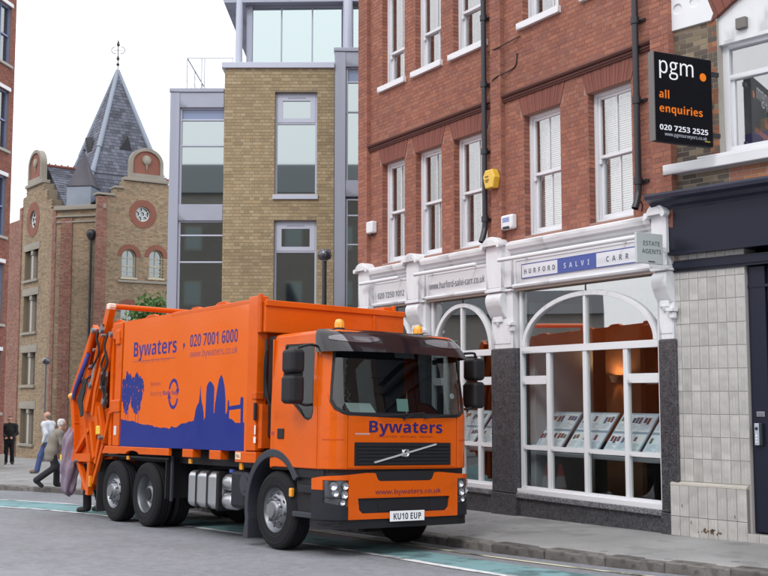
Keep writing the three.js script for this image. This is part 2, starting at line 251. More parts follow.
// ---------- sash windows shared by the brick buildings (local x right, z out) ----------
function venetian(parent, x0, x1, y0, y1, z, mat, tilt = 0.5) {
  const g = []; for (let y = y0; y < y1; y += 0.036) g.push(box(x1 - x0, 0.0025, 0.034).rotateX(tilt).translate((x0 + x1) / 2, y, z));
  for (const x of [lerp(x0, x1, 0.2), lerp(x0, x1, 0.8)]) g.push(b2(x - 0.002, x + 0.002, y0, y1, z - 0.001, z + 0.02));
  return stuff(ad(parent, 'blind', merge(g), mat));
}
function sashWindow(parent, x0, x1, y0, y1, o = {}) {
  const { z = -0.13, meet = (y0 + y1) / 2, sill, blind = 1, barAt = 0.5, F, mat = M.whiteSash, glass = M.glass, bars = 2 } = o;
  const w = gp(parent, 'window', F), f = 0.075, s = 0.05;
  ad(w, 'frame', merge([b2(x0, x0 + f, y0, y1, z - 0.12, z), b2(x1 - f, x1, y0, y1, z - 0.12, z), b2(x0 + f, x1 - f, y1 - f * 0.8, y1, z - 0.12, z), b2(x0 + f, x1 - f, y0, y0 + 0.05, z - 0.12, z + 0.01)]), mat);
  const xa = x0 + f, xb = x1 - f, ya = y0 + 0.05, yb = y1 - f * 0.8;
  const sash = (name, a, b, zz, rail, vbar) => {
    const g = [b2(xa, xa + s, a, b, zz - 0.04, zz), b2(xb - s, xb, a, b, zz - 0.04, zz), b2(xa + s, xb - s, a, a + rail, zz - 0.04, zz), b2(xa + s, xb - s, b - 0.045, b, zz - 0.04, zz)];
    const c = lerp(xa, xb, barAt); if (vbar) g.push(b2(c - 0.011, c + 0.011, a + rail, b - 0.045, zz - 0.034, zz - 0.004));
    ad(w, name, merge(g), mat);
    ad(w, 'pane', b2(xa + s, xb - s, a + rail, b - 0.045, zz - 0.022, zz - 0.02), glass);
  };
  sash('upper_sash', meet - 0.01, yb, z - 0.03, 0.05, bars > 0); sash('lower_sash', ya, meet + 0.03, z - 0.078, 0.09, bars > 1);
  ad(w, 'sash_horn', b2(xa, xa + s, meet - 0.09, meet - 0.012, z - 0.068, z - 0.032), mat);
  if (sill) ad(w, 'sill', rb2(x0 - 0.09, x1 + 0.06, y0 - sill, y0 - 0.002, z - 0.06, 0.07, 0.008), M.white);
  if (blind) venetian(w, xa + 0.01, xb - 0.01, blind === 2 ? y0 + 0.1 : y0 + 0.1, blind === 2 ? y1 - 0.15 : y1 - 0.12, z - 0.2, o.blindMat || M.blind, o.tilt ?? 0.5);
  return w;
}
// jamb and soffit bricks of an opening
function reveal(parent, x, y0, y1, depth, pal, seed, F, right) {
  const R = rng(seed), im = [], n = Math.round((y1 - y0) / 0.075), ch = (y1 - y0) / n;
  const mesh = new THREE.InstancedMesh(unitBox, M.brick, n), m4 = new THREE.Matrix4(), c = new THREE.Color();
  for (let i = 0; i < n; i++) { m4.makeScale(0.012, ch - 0.01, depth - 0.01).setPosition(x + (right ? -0.004 : 0.004), y0 + (i + 0.5) * ch, -depth / 2 - 0.002); if (F) m4.premultiply(F); mesh.setMatrixAt(i, m4); const b = pal[Math.floor(R() * pal.length)], k = 0.85 + 0.3 * R(); mesh.setColorAt(i, c.setRGB(b[0] * k, b[1] * k, b[2] * k)); }
  mesh.name = 'jamb_brick'; mesh.userData.kind = 'stuff'; parent.add(mesh);
}
// flat gauged arch of rubbed bricks over an opening
function gauged(parent, x0, x1, y0, y1, z, F) {
  const n = 17, c = (x0 + x1) / 2, g = [[], []];
  for (let i = 0; i < n; i++) {
    const t0 = i / n, t1 = (i + 1) / n, sp = 0.13, e = 0.003, xa = lerp(x0 - 0.02, x1 + 0.02, t0), xb = lerp(x0 - 0.02, x1 + 0.02, t1), ua = lerp(x0 - sp, x1 + sp, t0), ub = lerp(x0 - sp, x1 + sp, t1);
    g[(i * 7) % 3 ? 0 : 1].push(prism([[xa + e, y0], [xb - e, y0], [ub - e, y1], [ua + e, y1]], z - 0.07, z + 0.006 + 0.002 * ((i * 5) % 3)));
  }
  stuff(ad(parent, 'lintel_brick', merge(g[0]), M.rubbed, F)); stuff(ad(parent, 'lintel_brick', merge(g[1]), M.rubbed2, F));
}

// ---------- red-brick corner building with the white shopfront ----------
const SHOP = frame(2.206, -0.41, -19.274, rad(-59.2));
const shop = gp(scene, 'brick_building', SHOP);
tag(shop, 'red brick building with white sash windows above a white arched shopfront', 'building');
{
  const B = shop, W1 = [[-4.39, -3.5], [-3.1, -2.17], [-1.77, -0.71], [0.35, 1.33], [2.0, 2.99]];
  const holes1 = W1.map(([a, b]) => [a, b, 4.7, 6.78]), holes2 = W1.map(([a, b]) => [a, b, 8.42, 10.5]), holes = [...holes1, ...holes2];
  ad(B, 'wall', prism(rect(-5.22, 3.84, 3.9, 11.8), -0.35, -0.005, holes.map(([a, b, c, d]) => rect(a, b, c, d).reverse())), M.mortarRed);
  bricks(B, 'brick', { x0: -5.23, x1: 3.85, y0: 4.3, y1: 11.8, pal: PAL.red, seed: 11, holes: [...holes, ...W1.flatMap(([a, b]) => [[a - 0.08, b + 0.08, 6.775, 7.125]]), [-5.24, -4.87, 4.4, 11.9], [-0.48, -0.17, 4.4, 11.9], [3.49, 3.86, 4.4, 11.9], [-5.3, 4, 7.125, 7.2]] });
  for (const [i, [a, b]] of W1.entries()) {
    reveal(B, a, 4.7, 6.78, 0.13, PAL.red, 40 + i); reveal(B, b, 4.7, 6.78, 0.13, PAL.red, 50 + i, null, true);
    reveal(B, a, 8.42, 10.5, 0.13, PAL.red, 60 + i); reveal(B, b, 8.42, 10.5, 0.13, PAL.red, 70 + i, null, true);
    gauged(B, a, b, 6.782, 7.12, 0);
    sashWindow(B, a, b, 4.7, 6.78, { meet: 5.74, blind: i === 2 ? 1 : 1, barAt: i < 3 ? 0.58 : 0.5, tilt: i > 2 ? 1.0 : 0.2, blindMat: i > 2 ? M.blind : M.blindTan, glass: i < 2 ? M.glassLow : M.glass });
    sashWindow(B, a, b, 8.42, 10.5, { meet: 9.1 + 0.05 * i, sill: 0.12, blind: 0, barAt: 0.62 });
    ad(B, 'curtain', gridMesh(steps(0, 1, 1 / 24), [0, 1], (u, v) => [lerp(a + 0.42, b - 0.1, u), lerp(8.5, 10.4, v), -0.36 + 0.03 * Math.sin(u * 22)]), M.blind);
  }
  // brick pilaster strips
  for (const [k, [a, b]] of [[-5.25, -4.87], [-0.48, -0.17], [3.49, 3.87]].entries()) {
    ad(B, 'pier', b2(a + 0.005, b - 0.005, 4.4, 11.8, -0.1, 0.08), M.mortarRed);
    bricks(B, 'pier_brick', { x0: a, x1: b, y0: 4.4, y1: 11.8, z: 0.085, depth: 0.17, pal: PAL.red, seed: 80 + k });
  }
  // moulded string course
  for (const [a, b] of [[-4.87, -0.48], [-0.17, 3.49]]) ad(B, 'string_course', merge([moulding([[-0.01, 7.122], [0.03, 7.122], [0.035, 7.14], [0.055, 7.16], [0.058, 7.175], [0.035, 7.18], [0.035, 7.195], [0.07, 7.21], [0.085, 7.235], [0.085, 7.25], [-0.01, 7.27]], a, b)]), M.brownMould);
  // closed body behind: floors, back and party walls
  ad(B, 'building_shell', merge([b2(-5.2, 3.82, -0.2, 11.7, -9.2, -9), b2(-5.22, -5.0, -0.2, 11.7, -9, -0.352), b2(3.6, 3.82, -0.2, 11.7, -9, -0.352), b2(-5.2, 3.8, 4.42, 4.6, -9, -0.36), b2(-5.2, 3.8, 7.5, 7.7, -9, -0.36), b2(-5.25, 3.87, 11.8, 12, -9.2, 0.1), b2(-5.2, 3.8, -0.3, -0.06, -9, -0.5), b2(-5, 3.6, 4.6, 11.7, -3.2, -3.1)]), M.room);
  // rain-water pipes
  const pipe = (x, y0, y1, shoe) => {
    const p = gp(B, 'rainwater_pipe'); ad(p, 'pipe', merge([cyl(0.048, 0.048, y1 - y0, 16).translate(x, (y0 + y1) / 2, 0.1), ...(shoe ? [tube([[x, y0 + 0.05, 0.1], [x, y0 - 0.06, 0.11], [x + 0.02, y0 - 0.2, 0.16], [x + 0.02, y0 - 0.3, 0.2]], 0.052, 12, 12)] : [])]), M.iron);
    for (let y = y0 + 0.12; y < y1; y += 1.22) ad(p, 'pipe_collar', merge([cyl(0.064, 0.064, 0.1, 16).translate(x, y, 0.1), b2(x - 0.13, x + 0.13, y - 0.02, y + 0.02, 0.0, 0.03)]), M.iron);
  };
  pipe(-0.645, 5.0, 11.8, 1); pipe(3.21, 5.05, 11.8, 1);
  for (const pts of [[[-0.6, 7.52, 0.02], [-0.3, 7.6, 0.1], [0.0, 7.66, 0.02], [0.18, 7.72, 0.015], [0.22, 7.92, 0.015]], [[-0.62, 8.15, 0.03], [-0.2, 8.12, 0.1], [0.3, 8.2, 0.015]], [[3.17, 4.95, 0.1], [3.23, 4.82, 0.05], [3.2, 4.72, 0.04]]]) ad(B, 'cable', tube(pts, 0.011, 30, 6), M.cable);

  // --- white shopfront ---
  const pil = [[-5.16, -4.7], [-3.25, -2.7], [-0.6, 0.05], [3.47, 3.8]], bays = [[-4.7, -3.25], [-2.7, -0.6], [0.05, 3.47]];
  const cor = [[-0.05, 4.36], [0.04, 4.36], [0.05, 4.4], [0.08, 4.43], [0.09, 4.47], [0.15, 4.5], [0.17, 4.56], [0.17, 4.6], [0.08, 4.64], [-0.05, 4.66]];
  for (const [i, [a, b]] of bays.entries()) {
    ad(B, 'cornice', moulding(cor, a + 0.001, b - 0.001), M.white);
    ad(B, 'fascia', merge([b2(a, b, 3.83, 4.36, -0.3, 0.02), moulding([[0.02, 3.84], [0.045, 3.84], [0.06, 3.87], [0.04, 3.9], [0.02, 3.9]], a, b), b2(a + 0.05, a + 0.09, 3.9, 4.3, 0.02, 0.035), b2(a + 0.09, b - 0.02, 4.29, 4.31, 0.02, 0.03)]), M.white);
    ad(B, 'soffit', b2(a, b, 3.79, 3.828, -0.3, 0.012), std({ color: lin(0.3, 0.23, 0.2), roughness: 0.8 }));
  }
  for (const [i, [a, b]] of pil.entries()) {
    const c = (a + b) / 2, w = b - a, p = gp(B, 'pilaster');
    ad(p, 'shaft', uvm(rb2(a, b, 0.37, 2.81, -0.3, 0.03, 0.01)), M.granite);
    ad(p, 'base', uvm(rb2(a - 0.015, b + 0.015, -0.25, 0.36, -0.3, 0.045, 0.01)), M.granite);
    ad(p, 'upper_shaft', merge([rb2(a + 0.02, b - 0.02, 2.812, 3.82, -0.3, 0.025, 0.012), b2(a + 0.12 * w, b - 0.12 * w, 2.9, 3.3, 0.025, 0.035)]), M.white);
    // scrolled corbel, then the console block with its rounded cap
    const cw = i === 3 ? 0.3 : 0.44, cx0 = i === 3 ? a + 0.015 : a + 0.02, cx1 = cx0 + cw;
    const bul = []; for (let k = 0; k <= 18; k++) { const t = k / 18; bul.push([0.03 + 0.11 * Math.sin(Math.PI * Math.pow(t, 0.62)) ** 0.8 + 0.02 * (1 - t), lerp(3.78, 3.36, t)]); }
    ad(p, 'corbel', merge([new THREE.ExtrudeGeometry(shp([[0.0, 3.78], ...bul, [0.0, 3.36]].map(([z, y]) => [-z, y])), { depth: cw - 0.06, bevelEnabled: true, bevelSize: 0.02, bevelThickness: 0.03, bevelSegments: 3 }).rotateY(Math.PI / 2).translate(cx0 + 0.03, 0, 0), rb2(cx0 + cw * 0.2, cx1 - cw * 0.2, 3.27, 3.37, 0.02, 0.07, 0.015), cyl(0.05, 0.02, 0.08, 10).translate((cx0 + cx1) / 2, 3.25, 0.05)]), M.white);
    ad(p, 'impost', merge([rb2(a - 0.01, b + 0.01, 3.79, 3.83, -0.2, 0.08, 0.01), rb2(cx0 - 0.01, cx1 + 0.02, 3.79, 3.83, -0.2, 0.17, 0.01), rb2(cx0, cx1 + 0.01, 3.832, 3.86, -0.2, 0.15, 0.008), rb2(b - 0.08, b + 0.05, 3.2, 3.26, 0.0, 0.12, 0.01), rb2(b - 0.06, b + 0.03, 3.1, 3.2, 0.0, 0.08, 0.02)]), M.white);
    ad(p, 'console', merge([rb2(cx0, cx1, 3.862, 4.62, -0.2, 0.14, 0.015), rb2(a + 0.01, b - 0.01, 3.862, 4.6, -0.2, 0.06, 0.01)]), M.white);
    const cap = []; for (let k = 0; k <= 16; k++) { const an = Math.PI * (1 - k / 16); cap.push([(cx0 + cx1) / 2 + (cw / 2 + 0.03) * Math.cos(an), 4.6 + 0.16 * Math.sin(an)]); }
    ad(p, 'console_cap', merge([prism(cap, -0.1, 0.21, [], 0.015), prism([...circ((cx0 + cx1) / 2, 4.6, cw / 2 - 0.02, 14, 0, Math.PI, 0.11)], 0.2, 0.225), cyl(0.045, 0.045, 0.1, 12).rotateX(Math.PI / 2).translate(cx0 - 0.02, 4.6, 0.18), cyl(0.045, 0.045, 0.1, 12).rotateX(Math.PI / 2).translate(cx1 + 0.02, 4.6, 0.18)]), M.white);
  }
  // stall riser with its ledge
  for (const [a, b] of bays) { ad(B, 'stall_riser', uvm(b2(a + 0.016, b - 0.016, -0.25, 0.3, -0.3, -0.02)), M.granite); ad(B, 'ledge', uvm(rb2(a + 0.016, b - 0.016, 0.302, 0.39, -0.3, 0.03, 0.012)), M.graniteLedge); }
  // arched glazing
  const glazing = (a, b, springs, top) => {
    const w = gp(B, 'shop_window'), x0 = a + 0.02, x1 = b - 0.1, W = x1 - x0, c = (x0 + x1) / 2, v1 = x0 + 0.225 * W, v2 = c, v3 = x1 - 0.22 * W, z0 = -0.17, z1 = -0.09, big = b - a > 3, t = 0.045;
    const fr = [b2(x0, x0 + 0.06, 0.46, 3.79, z0, z1), b2(x1 - 0.03, x1, 0.46, 3.79, z0, z1), b2(x0 + 0.06, x1 - 0.03, 2.72, 2.83, z0, z1 + 0.01), b2(x0 + 0.06, x1 - 0.03, 0.46, 0.5, z0, z1)];
    for (const v of [v1, v2, v3]) fr.push(b2(v - t, v + t, 0.5, 2.72, z0 + 0.005, z1 - 0.003));
    for (const [p, q] of [[x0 + 0.06, v1 - t], [v1 + t, v2 - t], [v2 + t, v3 - t], [v3 + t, x1 - 0.03]]) fr.push(b2(p, q, 1.11, 1.18, z0 + 0.01, z1 - 0.006));
    fr.push(b2(x0 + 0.06, v1 - t, 2.2, 2.34, z0 + 0.01, z1 + 0.006), b2(v3 + t, x1 - 0.03, 2.2, 2.34, z0 + 0.01, z1 + 0.006));
    fr.push(b2(x0, x1 + 0.09, 0.39, 0.46, z0, 0.0));
    const ax = (W - 0.09) / 2, ay = top - 2.83, out = [], inn = []; const cc = (x0 + 0.06 + x1 - 0.03) / 2;
    for (let k = 0; k <= 32; k++) { const an = Math.PI * k / 32; out.push([cc + ax * Math.cos(an), 2.83 + ay * Math.sin(an)]); inn.unshift([cc + (ax - 0.085) * Math.cos(an), 2.83 + (ay - 0.075) * Math.sin(an)]); }
    fr.push(prism([...out, ...inn], z0, z1 + 0.012, [], 0.006));
    fr.push(b2(cc - 0.03, cc + 0.03, 2.83, top - 0.07, z0 + 0.01, z1));
    ad(w, 'frame', merge(fr), M.white);
    const zp = (z0 + z1) / 2, pane = (p, q, r, s, mat = M.shopGlass) => ad(w, 'pane', b2(p, q, r, s, zp - 0.003, zp + 0.003), mat);
    for (const [p, q] of [[x0 + 0.05, v1 - t + 0.01], [v1 + t - 0.01, v2 - t + 0.01], [v2 + t - 0.01, v3 - t + 0.01], [v3 + t - 0.01, x1 - 0.02]]) { pane(p, q, 0.49, 1.12); pane(p, q, 1.17, 2.73); }
    pane(x0 + 0.05, cc - 0.02, 2.82, 3.8, M.archGlass); pane(cc + 0.02, x1 - 0.02, 2.82, 3.8, M.archGlass);
    return [x0, x1];
  };
  glazing(-4.7, -3.25, 0, 3.64); glazing(-2.7, -0.6, 0, 3.7); glazing(0.05, 3.47, 0, 3.67);
  for (const b of [-3.25, -0.6, 3.47]) ad(B, 'window_jamb', b2(b - 0.1, b, 0.46, 3.79, -0.3, -0.14), M.white);
  // --- shop interior ---
  ad(B, 'shop_interior', merge([b2(-5, 3.6, -0.05, 0.0, -4.2, -0.3), b2(-5, 3.6, 3.9, 3.95, -4.2, -0.3), b2(-0.55, -0.45, 0, 3.9, -4.2, -0.32)]), M.shopRoom);
  ad(B, 'shop_back_wall', merge([b2(-5, 3.6, 0, 3.9, -4.3, -4.2), b2(0.28, 1.15, 0, 3.9, -1.92, -1.82), b2(3.5, 3.59, 0, 3.9, -4.2, -0.95)]), M.roomBrown);
  ad(B, 'display_shelf', merge([b2(0.24, 3.42, 1.02, 1.08, -1.0, -0.25), b2(-2.8, -0.7, 1.02, 1.08, -1.0, -0.25), b2(0.05, 0.2, 0, 3.6, -1.6, -0.31)]), std({ color: lin(0.42, 0.43, 0.45), roughness: 0.7 }));
  ad(B, 'partition_frame', merge([b2(0.95, 0.99, 1.1, 2.9, -2.0, -1.96), b2(1.75, 1.79, 1.1, 2.9, -2.0, -1.96), b2(0.9, 2.3, 2.2, 2.24, -2.0, -1.96), b2(0.9, 2.3, 2.9, 2.94, -2.0, -1.96)]), M.metalPale);

  // fascia lettering: each sign is a thin board on the fascia
  const face = (x0, x1, y0, y1, z) => frame((x0 + x1) / 2, (y0 + y1) / 2, z);
  decal(B, 'fascia_lettering', 1.06, 0.2, (x, w, h) => textFit(x, '020 7250 1012', '$px sans-serif', h * 0.8, w / 2, h / 2, w * 0.98, '#3b4058'), 300, {}, face(-4.53, -3.47, 3.94, 4.14, 0.024));
  decal(B, 'fascia_lettering', 1.84, 0.24, (x, w, h) => textFit(x, 'www.hurford-salvi-carr.co.uk', '$px sans-serif', h * 0.72, w / 2, h / 2, w * 0.98, '#3b4058'), 300, {}, face(-2.6, -0.76, 3.96, 4.2, 0.024));
}
// long name board in three fields on the fascia
{
  const s = gp(scene, 'name_board', SHOP.clone().multiply(frame(1.72, 4.1, 0.036)));
  tag(s, 'long white and blue framed name board on the white fascia over the arched window', 'sign');
  ad(s, 'board', b2(-1.42, 1.42, -0.125, 0.125, -0.015, 0), M.white);
  decal(s, 'board_print', 2.84, 0.25, (x, w, h) => {
    x.fillStyle = '#e9ebf2'; x.fillRect(0, 0, w, h); x.fillStyle = '#4a5cab'; x.fillRect(w * 0.335, 0, w * 0.33, h); x.strokeStyle = '#46549a'; x.lineWidth = h * 0.07; x.strokeRect(h * 0.035, h * 0.035, w - h * 0.07, h - h * 0.07);
    const sp = (t, cx, col) => { x.font = 'bold ' + h * 0.46 + 'px sans-serif'; x.fillStyle = col; x.textBaseline = 'middle'; x.textAlign = 'center'; const n = t.length, d = h * 0.6; for (let i = 0; i < n; i++) x.fillText(t[i], cx + (i - (n - 1) / 2) * d * (n > 5 ? 0.83 : 0.95), h * 0.53); };
    sp('HURFORD', w * 0.17, '#33384c'); sp('SALVI', w * 0.5, '#d8deef'); sp('CARR', w * 0.83, '#33384c');
  }, 420, { transparent: false, roughness: 0.35 }, frame(0, 0, 0.004));
}
// projecting square sign
{
  const s = gp(scene, 'projecting_sign', SHOP.clone().multiply(frame(3.82, 4.07, 0.2)));
  tag(s, 'small square pale grey hanging sign lettered ESTATE AGENTS', 'sign');
  ad(s, 'board', rb2(-0.02, 0.02, -0.215, 0.215, 0.06, 0.56, 0.006), std({ color: lin(0.5, 0.54, 0.55), roughness: 0.35 }));
  const F = new THREE.Matrix4().makeRotationY(Math.PI / 2).setPosition(0.0235, 0, 0.31);
  decal(s, 'sign_lettering', 0.5, 0.43, (x, w, h) => { x.fillStyle = '#4c5a5e'; textFit(x, 'ESTATE', '$px sans-serif', h * 0.2, w * 0.56, h * 0.34, w * 0.66, '#47565a'); textFit(x, 'AGENTS', '$px sans-serif', h * 0.2, w * 0.56, h * 0.6, w * 0.74, '#47565a'); x.fillStyle = '#222c30'; x.fillRect(w * 0.42, h * 0.92, w * 0.26, h * 0.03); }, 500, {}, F);
  ad(s, 'bracket', b2(-0.08, 0.012, -0.03, 0.03, -0.02, 0.065), M.white); ad(s, 'bracket', b2(-0.012, 0.012, -0.27, -0.216, -0.06, 0.3), M.white);
}
// three white fluorescent tubes standing off the fascia
for (const [k, [a, b, lab]] of [[-4.86, -3.35, 'short white fascia light tube above the telephone number'], [-2.75, -0.72, 'white fascia light tube above the web address'], [-0.06, 3.36, 'long white fascia light tube above the blue and white name board']].entries()) {
  const s = gp(scene, 'fascia_light', SHOP.clone().multiply(frame((a + b) / 2, 4.315, 0.26)));
  tag(s, lab, 'light fitting', 'light tubes along the shop fascia');
  ad(s, 'tube', rb2(-(b - a) / 2, (b - a) / 2, -0.035, 0.035, -0.035, 0.035, 0.03, 4), M.white);
  for (const x of [-(b - a) * 0.35, (b - a) * 0.35]) ad(s, 'arm', b2(x - 0.012, x + 0.012, -0.01, 0.012, -0.24, -0.03), M.white);
}
// sloping property display boards behind the glass
{
  const cardMats = [0, 1, 2, 3, 4, 5, 6].map((k) => std({ roughness: 0.35, map: canvasTex(0.78, 0.75, (x, w, h) => {
    const R = rng(300 + k); x.fillStyle = '#b9d0e0'; x.fillRect(0, 0, w, h);
    x.fillStyle = '#8fa9ba'; x.fillRect(0, h * 0.47, w, h * 0.05);
    for (let r = 0; r < 2; r++) for (let c = 0; c < 3; c++) { const X = w * (0.02 + 0.325 * c), Y = h * (0.03 + 0.5 * r), cw = w * 0.305, chh = h * 0.43; x.fillStyle = ['#f2f6fb', '#e6eef6', '#eef3f4'][(r + c + k) % 3]; x.fillRect(X, Y, cw, chh); const np = 1 + Math.floor(R() * 3); for (let q = 0; q < np; q++) { x.fillStyle = ['#6d5a66', '#4f6384', '#8a5f4c', '#3d4a5c', '#7c3c44', '#57705a'][Math.floor(R() * 6)]; x.fillRect(X + cw * (0.08 + 0.3 * q), Y + chh * (0.12 + 0.08 * R()), cw * 0.25, chh * (0.24 + 0.16 * R())); } x.fillStyle = '#9fb0c2'; for (let q = 0; q < 5; q++) x.fillRect(X + cw * 0.08, Y + chh * (0.56 + 0.075 * q), cw * (0.4 + 0.45 * R()), chh * 0.028); }
  }, 300) }));
  let k = 0;
  const spots = [[0.48, 'nearest the middle granite pilaster'], [1.38, 'second from the middle granite pilaster'], [2.28, 'third from the middle granite pilaster'], [3.14, 'beside the tiled pier'], [-1.12, 'in the middle window nearest the granite pilaster'], [-2.0, 'in the middle window behind the truck mirrors']];
  for (const [x, where] of spots) {
    const s = gp(scene, 'display_board', SHOP.clone().multiply(frame(x, 1.13, -0.27)));
    tag(s, 'sloping display board of property cards ' + where, 'display board', 'display boards behind the shop glass');
    const F = new THREE.Matrix4().makeRotationX(-0.68);
    ad(s, 'panel', b2(-0.4, 0.4, 0.0, 0.78, -0.02, 0).translate(0, 0, 0), M.metalPale, F);
    const pr = ad(s, 'card_print', new THREE.PlaneGeometry(0.78, 0.75), cardMats[k++ % 7], F.clone().multiply(frame(0, 0.39, 0.004)));
    ad(s, 'stand', b2(-0.03, 0.03, -0.05, 0.5, -0.42, -0.4), M.black);
  }
  // wall lamp glowing on the brown partition
  const l = gp(scene, 'wall_lamp', SHOP.clone().multiply(frame(0.63, 2.3, -1.7)));
  tag(l, 'small glowing wall lamp on the brown wall inside the shop', 'lamp');
  ad(l, 'shade', cyl(0.09, 0.05, 0.12, 16, true), std({ color: lin(0.7, 0.5, 0.3), roughness: 0.5, side: THREE.DoubleSide }));
  ad(l, 'bulb', new THREE.SphereGeometry(0.03, 12, 8).translate(0, 0.02, 0), std({ color: lin(1, 0.8, 0.5), emissive: lin(1, 0.62, 0.3), emissiveIntensity: 2 }));
  ad(l, 'bracket', b2(-0.02, 0.02, -0.06, -0.02, -0.12, 0.02), M.metalPale);
  const pl = new THREE.PointLight(lin(1, 0.62, 0.3), 0.7); pl.position.set(0, 0.03, 0.05); pl.castShadow = true; l.add(pl);
}
// boxes fixed to the brickwork
{
  const hex = [[-0.17, 0.06], [-0.1, 0.17], [0.1, 0.17], [0.17, 0.02], [0.12, -0.16], [-0.1, -0.16]];
  const y = gp(scene, 'alarm_box', SHOP.clone().multiply(frame(-0.36, 5.78, 0.09))); tag(y, 'yellow six sided burglar alarm box on the brick pier', 'alarm box');
  ad(y, 'cover', prism(hex, 0, 0.14, [], 0.02), phy({ color: lin(0.72, 0.46, 0.045), roughness: 0.4, clearcoat: 0.3 }));
  decal(y, 'cover_print', 0.2, 0.2, (x, w, h) => { x.fillStyle = '#6b5210'; x.fillRect(w * 0.12, h * 0.2, w * 0.5, h * 0.12); x.fillRect(w * 0.1, h * 0.5, w * 0.6, h * 0.1); x.fillRect(w * 0.2, h * 0.66, w * 0.4, h * 0.1); }, 300, {}, frame(-0.02, 0, 0.1435));
  const b = gp(scene, 'alarm_box', SHOP.clone().multiply(frame(-0.0, 4.98, 0.0))); tag(b, 'white alarm box with blue print on brickwork above the cornice', 'alarm box');
  ad(b, 'cover', rb2(-0.17, 0.16, -0.12, 0.13, 0, 0.12, 0.035, 4), M.white);
  decal(b, 'cover_print', 0.22, 0.09, (x, w, h) => { x.fillStyle = '#4b76c4'; for (let i = 0; i < 3; i++) x.fillRect(w * 0.06, h * (0.1 + 0.3 * i), w * 0.86, h * 0.18); }, 400, {}, frame(-0.01, 0.04, 0.1225));
  ad(b, 'lens', rb2(-0.1, 0.08, -0.115, -0.07, 0.05, 0.13, 0.012), M.black);
  const c = gp(scene, 'sensor_box', SHOP.clone().multiply(frame(-4.71, 5.5, 0.0))); tag(c, 'plain white sensor box by the corner of the brick wall', 'sensor box');
  ad(c, 'cover', rb2(-0.13, 0.13, -0.13, 0.12, 0, 0.13, 0.03, 3), M.white); ad(c, 'gland', cyl(0.03, 0.025, 0.06, 10).translate(0, -0.155, 0.06), M.iron);
}
